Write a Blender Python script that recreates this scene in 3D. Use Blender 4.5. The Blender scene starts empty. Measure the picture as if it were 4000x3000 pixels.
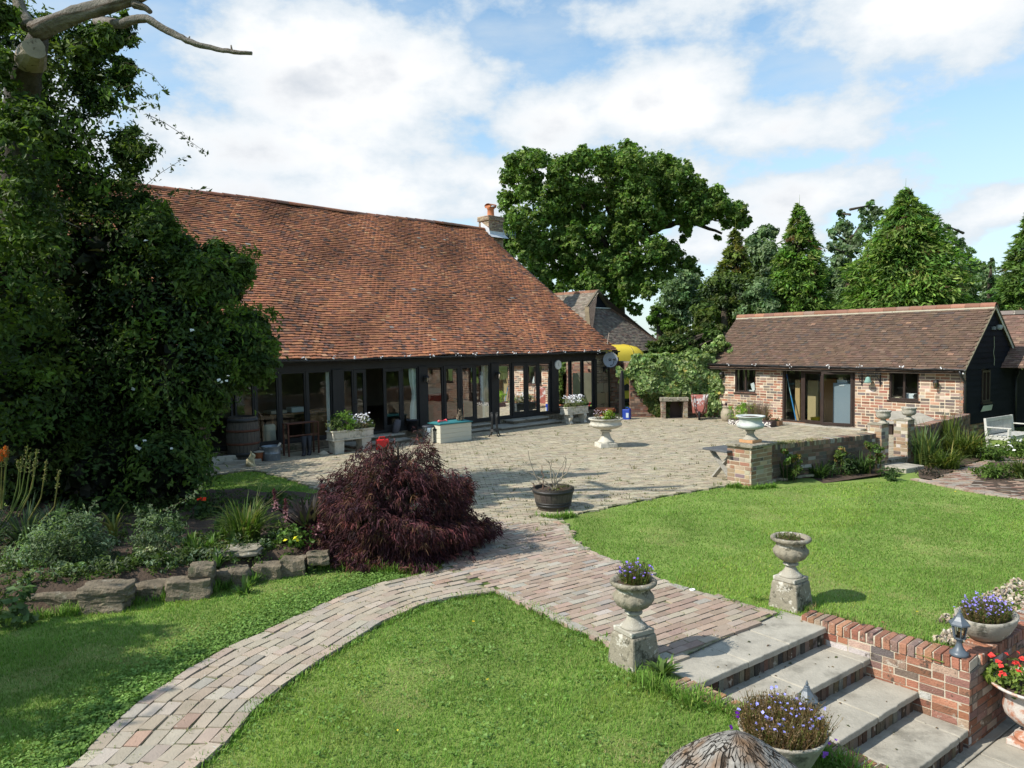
import bpy, math
import numpy as np
from mathutils import Vector, Matrix
from mathutils.geometry import tessellate_polygon
rng = np.random.default_rng(11)
sc = bpy.context.scene
COL = sc.collection
# ---------------------------------------------------------------- camera
F, CX, CY, H = 2890., 2000., 1500., 3.0          # focal length in photo pixels, centre, eye height
_P, _R = math.radians(3.11), math.radians(0.9)
_fw = np.array([0, math.cos(_P), -math.sin(_P)]); _r0 = np.array([1., 0, 0]); _d0 = np.cross(_fw, _r0)
_ix = math.cos(_R)*_r0 + math.sin(_R)*_d0; _iy = -math.sin(_R)*_r0 + math.cos(_R)*_d0
cam = bpy.data.objects.new("camera", bpy.data.cameras.new("camera")); COL.objects.link(cam)
cam.data.sensor_width = 36; cam.data.lens = 36*F/4000; cam.data.clip_end = 3000; cam.data.clip_start = .05
m = Matrix.Identity(4)
for i in range(3):
    m[i][0], m[i][1], m[i][2] = _ix[i], -_iy[i], -_fw[i]
m[0][3], m[1][3], m[2][3] = 0, 0, H
cam.matrix_world = m
sc.camera = cam
# ---------------------------------------------------------------- light and sky
SUN_AZ, SUN_EL = math.radians(248.0), math.radians(43.0)     # azimuth clockwise from +Y
S = Vector((math.sin(SUN_AZ)*math.cos(SUN_EL), math.cos(SUN_AZ)*math.cos(SUN_EL), math.sin(SUN_EL)))
sun = bpy.data.objects.new("sun", bpy.data.lights.new("sun", 'SUN')); COL.objects.link(sun)
sun.data.energy = 4.3; sun.data.angle = math.radians(.55); sun.data.color = (1, .95, .86)
sun.rotation_euler = S.to_track_quat('Z', 'Y').to_euler()
sc.view_settings.view_transform = 'Standard'; sc.view_settings.look = 'None'
sc.view_settings.gamma = 1; sc.view_settings.exposure = 0.5
sc.cycles.use_denoising = True
sc.cycles.max_bounces = 8; sc.cycles.transparent_max_bounces = 24
sc.cycles.caustics_reflective = False; sc.cycles.caustics_refractive = False
W = bpy.data.worlds.new("World"); sc.world = W; W.use_nodes = True

class NT:
    """small node-tree helper"""
    def __init__(s, nt):
        s.t = nt; nt.nodes.clear()
    def n(s, typ, ins=None, **kw):
        nd = s.t.nodes.new(typ)
        for k, v in kw.items(): setattr(nd, k, v)
        for k, v in (ins or {}).items(): s.put(nd.inputs[k], v)
        return nd
    def put(s, sock, v):
        if hasattr(v, 'is_output'): s.t.links.new(v, sock)
        elif hasattr(v, 'outputs'): s.t.links.new(v.outputs[0], sock)
        else:
            if isinstance(v, (tuple, list)) and len(v) == 3 and sock.type == 'RGBA': v = (*v, 1)
            sock.default_value = v
    def m(s, op, a, b=0., c=None):
        nd = s.n('ShaderNodeMath', {0: a, 1: b}, operation=op)
        if c is not None: s.put(nd.inputs[2], c)
        return nd.outputs[0]
    def vm(s, op, a, b):
        nd = s.n('ShaderNodeVectorMath', {0: a, 1: b}, operation=op)
        return nd.outputs['Value'] if op == 'LENGTH' else nd.outputs[0]
    def mix(s, f, a, b, bt='MIX'):
        nd = s.n('ShaderNodeMix', data_type='RGBA', blend_type=bt)
        s.put(nd.inputs[0], f); s.put(nd.inputs[6], a); s.put(nd.inputs[7], b)
        return nd.outputs[2]
    def noise(s, vec, scale, detail=4, rough=.55):
        return s.n('ShaderNodeTexNoise', {'Vector': vec, 'Scale': scale, 'Detail': detail, 'Roughness': rough}).outputs[0]
    def rng(s, v, a, b, c=0., d=1., smooth=True):
        nd = s.n('ShaderNodeMapRange', {0: v, 1: a, 2: b, 3: c, 4: d}, interpolation_type='SMOOTHSTEP' if smooth else 'LINEAR')
        return nd.outputs[0]

def make_world():
    t = NT(W.node_tree)
    sky = t.n('ShaderNodeTexSky', sky_type='NISHITA', sun_disc=False, sun_elevation=SUN_EL, sun_rotation=SUN_AZ)
    sky.air_density = 1.0; sky.dust_density = .6; sky.ozone_density = 1.2
    d = t.n('ShaderNodeTexCoord').outputs['Generated']
    sp = t.n('ShaderNodeSeparateXYZ', {0: d})
    az = t.m('ARCTAN2', sp.outputs[0], sp.outputs[1]); el = t.m('ARCSINE', sp.outputs[2])
    uv = t.n('ShaderNodeCombineXYZ', {0: az, 1: el}).outputs[0]
    # cumulus banks: photo pixel (of 2212) centre and half sizes -> azimuth / elevation
    banks = [(760, 175, 330, 165, 1.0), (560, 320, 300, 90, .9), (1230, 270, 190, 80, .85), (1420, 235, 260, 105, 1.0), (1700, 290, 230, 90, .75),
             (2000, 60, 330, 90, .8), (1250, 395, 420, 60, .62), (1750, 440, 240, 75, .75), (2190, 470, 150, 55, .85), (620, 420, 500, 70, .7),
             (1480, 40, 260, 60, .35), (90, 300, 300, 160, .5), (2600, 330, 260, 120, .9), (1300, 545, 900, 45, .5)]
    acc = None
    for (x, y, a, b, w) in banks:
        u0 = math.atan((x*1.8083-2000)/F); v0 = math.atan((1345-y*1.8083)/F*math.cos(u0))
        sc_ = t.vm('MULTIPLY', t.vm('SUBTRACT', uv, (u0, v0, 0)), (F/(a*1.8083), F/(b*1.8083), 0))
        e = t.m('MULTIPLY', t.m('SUBTRACT', 1., t.vm('LENGTH', sc_, (0, 0, 0))), w)
        e = t.m('MAXIMUM', e, -.6)
        acc = e if acc is None else t.n('ShaderNodeMath', {0: acc, 1: e, 2: .25}, operation='SMOOTH_MAX').outputs[0]
    wv = t.vm('MULTIPLY', uv, (1., 1.7, 1))
    n1 = t.noise(wv, 6.5, 11, .6); n2 = t.noise(t.vm('ADD', wv, (7.3, 2.1, .5)), 2.2, 5, .5)
    dens = t.m('ADD', acc, t.m('MULTIPLY', t.m('SUBTRACT', n1, .5), 2.1))
    dens = t.m('ADD', dens, t.m('MULTIPLY', t.m('SUBTRACT', n2, .5), 1.0))
    mask = t.rng(dens, -.30, .20)
    thin = t.m('MULTIPLY', t.rng(t.noise(t.vm('MULTIPLY', uv, (1, 3.2, 1)), 3.1, 7, .6), .33, .72), .62)
    mask = t.m('MAXIMUM', t.m('MAXIMUM', mask, thin), t.m('MULTIPLY', t.rng(el, .42, .02), .72))
    # grey bellies where the bank is thick and low
    n3 = t.noise(t.vm('ADD', wv, (3.0, 5.07, .2)), 5.5, 6, .5)
    belly = t.m('MULTIPLY', t.rng(dens, .25, 1.0), t.rng(n3, .40, .64))
    ccol = t.mix(t.m('MULTIPLY', belly, .85), t.mix(t.rng(dens, -.1, .75), (.70, .80, .89), (1.10, 1.10, 1.10)), (.60, .66, .74))
    b1 = t.n('ShaderNodeBackground', {0: t.mix(1., sky.outputs[0], (.93, 1.10, 1.07), 'MULTIPLY'), 1: .15})
    b2 = t.n('ShaderNodeBackground', {0: ccol, 1: .70})
    mx = t.n('ShaderNodeMixShader', {0: mask, 1: b1, 2: b2})
    t.n('ShaderNodeOutputWorld', {0: mx})
make_world()

# ---------------------------------------------------------------- photo pixel -> world point
def ray(px, py): return _fw + _ix*(px-CX)/F + _iy*(py-CY)/F
def gp(px, py, z=0.):
    v = ray(px, py); t = (z-H)/v[2]; return np.array([0, 0, H]) + v*t
def dp(px, py, D):
    v = ray(px, py); return np.array([0, 0, H]) + v*(D/v[1])
A3 = lambda *a: np.array(a, float)

class Fr:
    """local frame: a along u, b along n (outwards), z up"""
    def __init__(s, o, u, n=None):
        s.o = np.array(o, float); s.u = np.array(u, float); s.u /= np.linalg.norm(s.u)
        s.n = np.array(n, float) if n is not None else np.array([s.u[1], -s.u[0], 0.])
        s.k = np.array([0, 0, 1.])
    def p(s, a, b, z): return s.o + s.u*a + s.n*b + s.k*z
    def P(s, q):
        q = np.asarray(q, float); return s.o + q[:, :1]*s.u + q[:, 1:2]*s.n + q[:, 2:3]*s.k
    def at(s, a=0, b=0, z=0, rot=0.):
        c, si = math.cos(rot), math.sin(rot)
        f = Fr(s.p(a, b, z), s.u*c + s.n*si, s.n*c - s.u*si); return f
W0 = Fr((0, 0, 0), (1, 0, 0), (0, 1, 0))
def faz(o, deg, flip=False):
    a = math.radians(deg); u = np.array([math.sin(a), math.cos(a), 0.])
    n = np.array([u[1], -u[0], 0.]);  return Fr(o, u, -n if flip else n)

class MB:
    def __init__(s): s.v = []; s.f = {3: [], 4: []}; s.c = []; s.nv = 0
    def add(s, v, f, col=(1, 1, 1), mat=0):
        v = np.asarray(v, float).reshape(-1, 3); n = len(v)
        c = np.asarray(col, float)
        s.c.append(np.broadcast_to(c, (n, 3)) if c.ndim == 1 else c)
        s.v.append(v)
        for k in (3, 4):
            g = [q for q in f if len(q) == k] if isinstance(f, list) else None
            if g: s.f[k].append((np.array(g, int) + s.nv, mat))
        if not isinstance(f, list): s.f[f.shape[1]].append((f + s.nv, mat))
        for q in (f if isinstance(f, list) else []):
            if len(q) > 4:
                s.f[3].append((np.array([(q[0], q[i], q[i+1]) for i in range(1, len(q)-1)], int) + s.nv, mat))
        s.nv += n
        return s
    _bf = [(0, 3, 2, 1), (4, 5, 6, 7), (0, 1, 5, 4), (1, 2, 6, 5), (2, 3, 7, 6), (3, 0, 4, 7)]
    def box(s, fr, a0, a1, b0, b1, z0, z1, col=(1, 1, 1), mat=0, top=None):
        """box in a frame; top=(shrink_a, shrink_b) tapers the upper face"""
        ta, tb = top or (0, 0)
        q = [(a0, b0, z0), (a1, b0, z0), (a1, b1, z0), (a0, b1, z0), (a0+ta, b0+tb, z1), (a1-ta, b0+tb, z1), (a1-ta, b1-tb, z1), (a0+ta, b1-tb, z1)]
        return s.add(fr.P(q), list(s._bf), col, mat)
    def bar(s, p, q, w, h, col=(1, 1, 1), mat=0, up=(0, 0, 1)):
        """square bar between two points"""
        p, q = np.array(p, float), np.array(q, float); d = q-p; d /= np.linalg.norm(d); up = np.array(up, float)
        x = np.cross(d, up)
        if np.linalg.norm(x) < 1e-3: x = np.cross(d, (1, 0, 0))
        x /= np.linalg.norm(x); y = np.cross(x, d)
        v = [e + x*sx*w/2 + y*sy*h/2 for e in (p, q) for sx, sy in ((-1, -1), (1, -1), (1, 1), (-1, 1))]
        return s.add(v, list(s._bf), col, mat)
    def tube(s, pts, rad, seg=8, col=(1, 1, 1), mat=0, cap=True, lump=0.):
        pts = np.array(pts, float); n = len(pts); rad = np.broadcast_to(np.array(rad, float), (n,))
        tg = np.gradient(pts, axis=0); tg /= np.linalg.norm(tg, axis=1)[:, None]+1e-9
        ref = np.array([0, 0, 1.]) if abs(tg[0][2]) < .9 else np.array([1., 0, 0])
        V = []; x = np.cross(tg[0], ref); x /= np.linalg.norm(x)
        an = np.arange(seg)*2*np.pi/seg
        for i in range(n):
            x = x - tg[i]*(x@tg[i]); x /= np.linalg.norm(x); y = np.cross(tg[i], x)
            r = rad[i]*(1+lump*np.sin(an*3+i*.7)*.6+lump*rng.uniform(-1, 1, seg)*.5)
            V.append(pts[i]+np.outer(np.cos(an)*r, x)+np.outer(np.sin(an)*r, y))
        V = np.concatenate(V); f = []
        for i in range(n-1):
            for j in range(seg): f.append((i*seg+j, i*seg+(j+1) % seg, (i+1)*seg+(j+1) % seg, (i+1)*seg+j))
        if cap:
            V = np.concatenate([V, pts[:1], pts[-1:]])
            for j in range(seg):
                f.append(((j+1) % seg, j, n*seg)); f.append(((n-1)*seg+j, (n-1)*seg+(j+1) % seg, n*seg+1))
        return s.add(V, f, col, mat)
    def lathe(s, prof, seg=32, c=(0, 0, 0), col=(1, 1, 1), mat=0, flute=None, sx=1., sy=1., close=True, rot=0.):
        """prof: list of (r, z); flute(i, angle) -> radius factor"""
        prof = np.array(prof, float); an = np.arange(seg)*2*np.pi/seg; n = len(prof); V = []
        for i, (r, z) in enumerate(prof):
            k = flute(i, an) if flute else 1.
            x, y = r*k*np.cos(an)*sx, r*k*np.sin(an)*sy
            V.append(np.stack([c[0]+x*math.cos(rot)-y*math.sin(rot), c[1]+x*math.sin(rot)+y*math.cos(rot), np.full(seg, c[2]+z)], 1))
        V = np.concatenate(V); f = []
        for i in range(n-1):
            for j in range(seg): f.append((i*seg+j, i*seg+(j+1) % seg, (i+1)*seg+(j+1) % seg, (i+1)*seg+j))
        if close:
            if prof[0][0] > 1e-4: f.append(tuple(range(seg))[::-1])
            if prof[-1][0] > 1e-4: f.append(tuple((n-1)*seg+j for j in range(seg)))
        return s.add(V, f, col, mat)
    def prism(s, fr, poly, b0, b1, col=(1, 1, 1), mat=0):
        """polygon in (a,z) extruded from b0 to b1"""
        n = len(poly); v = fr.P([(a, b0, z) for a, z in poly]+[(a, b1, z) for a, z in poly])
        f = [tuple(range(n)), tuple(range(2*n-1, n-1, -1))]+[(i, i+n, (i+1) % n+n, (i+1) % n) for i in range(n)]
        return s.add(v, f, col, mat)
    def sheet(s, poly, z, thick=0., col=(1, 1, 1), mat=0):
        n = len(poly); v = [(x, y, z) for x, y in poly]
        if not thick: return s.add(v, [tuple(q) for q in tessellate_polygon([[Vector(p) for p in v]])], col, mat)
        v += [(x, y, z-thick) for x, y in poly]
        f = [tuple(q) for q in tessellate_polygon([[Vector(p) for p in v[:n]]])]+[(i, i+n, (i+1) % n+n, (i+1) % n) for i in range(n)]
        return s.add(v, f, col, mat)
    def grid(s, V, nu, nv, col=(1, 1, 1), mat=0):
        i = np.arange((nu-1)*(nv-1)); a = (i//(nv-1))*nv + i % (nv-1)
        return s.add(V, np.stack([a, a+1, a+nv+1, a+nv], 1), col, mat)
    def build(s, name, mats, parent=None, smooth=False, bevel=0., subsurf=0):
        me = bpy.data.meshes.new(name)
        V = np.concatenate(s.v)
        if parent is not None:
            o_ = np.zeros(3); q = parent
            while q is not None: o_ += np.array(q.location); q = q.parent
            V = V - o_
        me.vertices.add(len(V)); me.vertices.foreach_set('co', V.astype(np.float32).ravel())
        L, S_, T, M_ = [], [], [], []; pos = 0
        for k in (3, 4):
            for f, mt in s.f[k]:
                L.append(f.ravel()); S_.append(pos+np.arange(len(f))*k); T.append(np.full(len(f), k)); M_.append(np.full(len(f), mt)); pos += f.size
        L = np.concatenate(L); S_ = np.concatenate(S_); M_ = np.concatenate(M_)
        me.loops.add(len(L)); me.loops.foreach_set('vertex_index', L.astype(np.int32))
        me.polygons.add(len(S_)); me.polygons.foreach_set('loop_start', S_.astype(np.int32))
        me.polygons.foreach_set('material_index', M_.astype(np.int32))
        me.polygons.foreach_set('use_smooth', np.full(len(S_), bool(smooth)))
        at = me.attributes.new('col', 'FLOAT_COLOR', 'POINT')
        C = np.concatenate(s.c); at.data.foreach_set('color', np.concatenate([C, np.ones((len(C), 1))], 1).astype(np.float32).ravel())
        for mt in (mats if isinstance(mats, (list, tuple)) else [mats]): me.materials.append(mt)
        me.update(calc_edges=True); me.validate(clean_customdata=False)
        o = bpy.data.objects.new(name, me); COL.objects.link(o)
        if parent is not None: o.parent = parent
        if bevel:
            b = o.modifiers.new('bevel', 'BEVEL'); b.width = bevel; b.segments = 2; b.limit_method = 'ANGLE'; b.angle_limit = .6
        if subsurf:
            b = o.modifiers.new('sub', 'SUBSURF'); b.levels = subsurf; b.render_levels = subsurf
        return o

def tag(o, label=None, cat=None, group=None, kind=None):
    if label: o['label'] = label
    if cat: o['category'] = cat
    if group: o['group'] = group
    if kind: o['kind'] = kind
    return o
def thing(name, label, cat, loc=(0, 0, 0), group=None, rz=0.):
    o = bpy.data.objects.new(name, None); COL.objects.link(o); o.empty_display_size = .1
    o.location = tuple(float(q) for q in loc); o.rotation_euler = (0, 0, rz)
    return tag(o, label, cat, group)
def dup(root, loc, rz, label, group=None, scale=None):
    """copy of a thing with copies of its parts and sub-parts"""
    def rec(o, par):
        c = o.copy(); COL.objects.link(c); c.parent = par
        for ch in o.children: rec(ch, c)
        return c
    r = rec(root, None); r.location = tuple(float(q) for q in loc); r.rotation_euler = (0, 0, rz); r['label'] = label
    if group: r['group'] = group
    if scale: r.scale = (scale,)*3 if not hasattr(scale, '__len__') else scale
    return r

# ---------------------------------------------------------------- materials
def mat(name, base=(.5, .5, .5), rough=.85, var=.25, vs=3., bump=.3, bs=40., attr=False, spec=.3, spot=None, spot_s=6., spot_t=(.58, .66), spot2=None, spot2_s=14., spot2_t=(.6, .7), metal=0., bdist=.02, stretch=(1, 1, 1)):
    m = bpy.data.materials.new(name); m.use_nodes = True; t = NT(m.node_tree)
    co = t.n('ShaderNodeTexCoord').outputs['Object']
    if stretch != (1, 1, 1): co = t.vm('MULTIPLY', co, stretch)
    n1 = t.noise(co, vs, 6, .6)
    b = np.array(base)
    c = t.mix(t.rng(n1, .25, .75, smooth=False), tuple(b*(1-var)), tuple(np.minimum(b*(1+var), .95)))
    if attr:
        c = t.mix(1., c, t.n('ShaderNodeAttribute', attribute_name='col').outputs[0], 'MULTIPLY')
    if spot:
        c = t.mix(t.rng(t.noise(co, spot_s, 7, .65), *spot_t), c, tuple(spot))
    if spot2:
        c = t.mix(t.rng(t.noise(t.vm('ADD', co, (3.1, 7.7, 1.3)), spot2_s, 6, .6), *spot2_t), c, tuple(spot2))
    bsdf = t.n('ShaderNodeBsdfPrincipled', {'Base Color': c, 'Roughness': rough, 'Metallic': metal, 'Specular IOR Level': spec})
    if bump:
        h = t.noise(co, bs, 6, .65)
        t.put(bsdf.inputs['Normal'], t.n('ShaderNodeBump', {'Strength': bump, 'Distance': bdist, 'Height': h}))
    t.n('ShaderNodeOutputMaterial', {0: bsdf})
    return m
def leafmat(name, base=(1, 1, 1), trans=.42, rough=.55, spec=.25, var=.25):
    m = bpy.data.materials.new(name); m.use_nodes = True; t = NT(m.node_tree)
    co = t.n('ShaderNodeTexCoord').outputs['Object']
    c = t.n('ShaderNodeAttribute', attribute_name='col').outputs[0]
    n1 = t.noise(co, 1.3, 4)
    b = np.array(base)
    c = t.mix(1., c, t.mix(n1, tuple(b*(1-var)), tuple(b*(1+var))), 'MULTIPLY')
    p = t.n('ShaderNodeBsdfPrincipled', {'Base Color': c, 'Roughness': rough, 'Specular IOR Level': spec})
    tr = t.n('ShaderNodeBsdfTranslucent', {0: t.mix(1., c, (1.0, 1.15, .5), 'MULTIPLY')})
    t.n('ShaderNodeOutputMaterial', {0: t.n('ShaderNodeMixShader', {0: trans, 1: p, 2: tr})})
    return m
def glassmat(name, ior=1.8, tint=(.82, .86, .84)):
    m = bpy.data.materials.new(name); m.use_nodes = True; t = NT(m.node_tree)
    g = t.n('ShaderNodeBsdfGlossy', {'Color': (1, 1, 1, 1), 'Roughness': .015})
    tr = t.n('ShaderNodeBsdfTransparent', {0: (*tint, 1)})
    co = t.n('ShaderNodeTexCoord').outputs['Object']
    t.put(g.inputs['Normal'], t.n('ShaderNodeBump', {'Strength': .02, 'Distance': .02, 'Height': t.noise(co, 2.2, 2)}))
    t.n('ShaderNodeOutputMaterial', {0: t.n('ShaderNodeMixShader', {0: t.n('ShaderNodeFresnel', {0: ior}), 1: tr, 2: g})})
    return m
MT = {}
MT['brick'] = mat('brick', (1, 1, 1), .9, .18, 9, .5, 70, attr=True, spot=(.1, .085, .07), spot_s=5, spot_t=(.66, .74), spot2=(.5, .43, .34), spot2_s=9, spot2_t=(.70, .78))
MT['brick_worn'] = mat('worn_brick', (1, 1, 1), .93, .3, 9, .8, 55, attr=True, spot=(.075, .06, .045), spot_s=7, spot_t=(.54, .66), spot2=(.50, .45, .37), spot2_s=10, spot2_t=(.60, .70))
MT['mortar'] = mat('mortar', (.5, .43, .33), .95, .25, 5, .5, 60)
MT['mortar_dark'] = mat('mortar_dark', (.2, .17, .13), .95, .3, 5, .5, 60)
MT['tile'] = mat('clay_tile', (1, 1, 1), .88, .22, 6, .4, 45, attr=True, spot=(.06, .05, .045), spot_s=1.6, spot_t=(.6, .75))
MT['tile_pale'] = mat('weathered_tile', (1, 1, 1), .9, .22, 6, .4, 45, attr=True, spot=(.2, .19, .1), spot_s=2.2, spot_t=(.62, .78))
MT['paver'] = mat('paver', (1, 1, 1), .92, .2, 8, .45, 60, attr=True, spot=(.17, .155, .10), spot_s=1.2, spot_t=(.55, .85), spot2=(.5, .48, .42), spot2_s=22, spot2_t=(.67, .72))
MT['joint'] = mat('mossy_joint', (.24, .215, .14), .95, .4, 6, .4, 80, spot=(.07, .10, .02), spot_s=3.5, spot_t=(.45, .6))
MT['soil'] = mat('soil', (.085, .058, .04), .97, .4, 4, .9, 25, bdist=.04)
MT['turf'] = mat('turf', (.185, .26, .055), .95, .3, 1.2, .7, 60, spot=(.25, .23, .09), spot_s=1.6, spot_t=(.62, .8), bdist=.03)
MT['flag'] = mat('flagstone', (.365, .335, .275), .9, .2, 4, .45, 35, spot=(.20, .185, .15), spot_s=2.6, spot_t=(.48, .72), spot2=(.42, .40, .36), spot2_s=30, spot2_t=(.66, .72))
MT['stone'] = mat('lichen_stone', (.36, .33, .27), .92, .22, 7, .55, 45, spot=(.12, .115, .09), spot_s=7, spot_t=(.52, .68), spot2=(.52, .50, .43), spot2_s=12, spot2_t=(.58, .68))
MT['oldstone'] = mat('old_stone', (.27, .24, .18), .93, .25, 8, .7, 40, spot=(.07, .065, .045), spot_s=8, spot_t=(.5, .64), spot2=(.5, .47, .4), spot2_s=13, spot2_t=(.57, .65))
MT['white_stone'] = mat('white_stone', (.55, .52, .44), .88, .18, 6, .45, 40, spot=(.27, .265, .22), spot_s=5, spot_t=(.48, .68), spot2=(.16, .15, .12), spot2_s=9, spot2_t=(.66, .74))
MT['rubble'] = mat('rubble_stone', (.185, .15, .105), .95, .45, 5, 1., 26, spot=(.07, .075, .04), spot_s=4, spot_t=(.52, .68), spot2=(.3, .27, .21), spot2_s=9, spot2_t=(.6, .72), bdist=.04)
MT['blackwood'] = mat('black_timber', (.016, .015, .015), .6, .4, 5, .35, 30, spec=.4, stretch=(1, 1, .3))
MT['board'] = mat('black_weatherboard', (.012, .014, .019), .75, .3, 3, .3, 30, spec=.08, stretch=(.3, .3, 2))
MT['brownwood'] = mat('dark_brown_frame', (.035, .022, .017), .5, .3, 6, .2, 40)
MT['plastic_black'] = mat('black_plastic', (.02, .021, .023), .38, .2, 3, 0, spec=.5)
MT['iron'] = mat('black_iron', (.018, .018, .018), .5, .3, 8, .2, 60, spec=.5)
MT['lamp_metal'] = mat('slate_grey_paint', (.085, .105, .125), .42, .12, 6, .08, 60, spec=.5)
MT['lead'] = mat('lead_flashing', (.5, .52, .54), .45, .15, 5, .1, 30, spec=.5)
MT['terracotta'] = mat('terracotta', (.42, .15, .07), .85, .2, 6, .3, 40)
MT['greywood'] = mat('silvered_wood', (.33, .31, .27), .85, .25, 5, .4, 40, stretch=(1, 1, 6))
MT['benchwood'] = mat('bleached_bench', (.52, .50, .45), .8, .2, 6, .3, 40, spot=(.25, .25, .22), spot_s=6)
MT['barrelwood'] = mat('barrel_oak', (.10, .085, .07), .8, .4, 6, .5, 30, stretch=(5, 5, .6), attr=True)
MT['deadwood'] = mat('dead_wood', (.215, .19, .16), .9, .35, 5, 1., 22, attr=True, spot=(.10, .075, .05), spot_s=4, spot_t=(.52, .66), bdist=.06)
MT['bark'] = mat('bark', (.07, .055, .04), .95, .35, 4, .9, 15, bdist=.06)
MT['curtain'] = mat('curtain_cloth', (.82, .82, .8), .9, .08, 4, .1, 60, attr=True)
MT['paint'] = mat('painted', (1, 1, 1), .5, .06, 5, .05, 60, attr=True, spec=.4)
MT['matte'] = mat('matte_paint', (1, 1, 1), .85, .12, 6, .15, 50, attr=True, spec=.2)
MT['plaster'] = mat('plaster', (.3, .27, .22), .9, .2, 2, .2, 30)
MT['zinc'] = mat('zinc', (.22, .25, .28), .4, .25, 7, .1, 30, metal=.5, spot=(.35, .38, .4), spot_s=5)
MT['steel'] = mat('brushed_steel', (.62, .63, .65), .25, .06, 5, .02, 90, metal=1.)
MT['rust'] = mat('rusty_metal', (.10, .04, .025), .8, .4, 8, .3, 50)
MT['glass'] = glassmat('window_glass', 1.47)
MT['lampglass'] = glassmat('lamp_glass', 1.5, (.62, .58, .47))
MT['leaf'] = leafmat('leaf')
MT['leaf_dull'] = leafmat('leaf_dull', trans=.22, rough=.65, spec=.12)
MT['petal'] = leafmat('petal', trans=.2, rough=.7, spec=.05, var=.1)
MT['grass'] = leafmat('grass_blade', trans=.28, rough=.6, spec=.15, var=.3)
MT['gravel'] = mat('gravel', (1, 1, 1), .85, .15, 20, .2, 60, attr=True)
MT['ridge'] = mat('ridge_tile', (1, 1, 1), .85, .2, 8, .3, 50, attr=True, spot=(.1, .08, .06), spot_s=5, spot_t=(.6, .75))

def pick(pal, n, jit=.12):
    """random colours from a palette [(weight, (r,g,b)), ...]"""
    w = np.array([p[0] for p in pal], float); w /= w.sum(); c = np.array([p[1] for p in pal], float)
    return np.clip(c[rng.choice(len(pal), n, p=w)]*(1+rng.normal(0, jit, (n, 1)))*(1+rng.normal(0, jit*.25, (n, 3))), .004, .95)
def inpoly(x, y, poly):
    poly = np.asarray(poly, float); r = np.zeros(len(x), bool); j = len(poly)-1
    for i in range(len(poly)):
        xi, yi = poly[i][:2]; xj, yj = poly[j][:2]
        c = ((yi > y) != (yj > y)) & (x < (xj-xi)*(y-yi)/(yj-yi+1e-12)+xi); r ^= c; j = i
    return r
def GP(pts): return [tuple(gp(x, y)[:2]) for x, y in pts]

# ---- many boxes at once (bricks, tiles): centre c, half axes, colour per box
def boxes(mb, c, ex, ey, ez, col, mat_=0, faces=(1, 2, 3, 4, 5), jitter=0.):
    n = len(c); sg = np.array([(-1, -1, -1), (1, -1, -1), (1, 1, -1), (-1, 1, -1), (-1, -1, 1), (1, -1, 1), (1, 1, 1), (-1, 1, 1)], float)
    V = c[:, None, :]+sg[None, :, :1]*ex[:, None, :]+sg[None, :, 1:2]*ey[:, None, :]+sg[None, :, 2:]*ez[:, None, :]
    if jitter: V = V+rng.normal(0, jitter, V.shape)
    f = np.array([MB._bf[i] for i in faces]); Fc = (np.arange(n)[:, None, None]*8+f[None]).reshape(-1, 4)
    mb.add(V.reshape(-1, 3), Fc, np.repeat(col, 8, axis=0), mat_)

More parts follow.
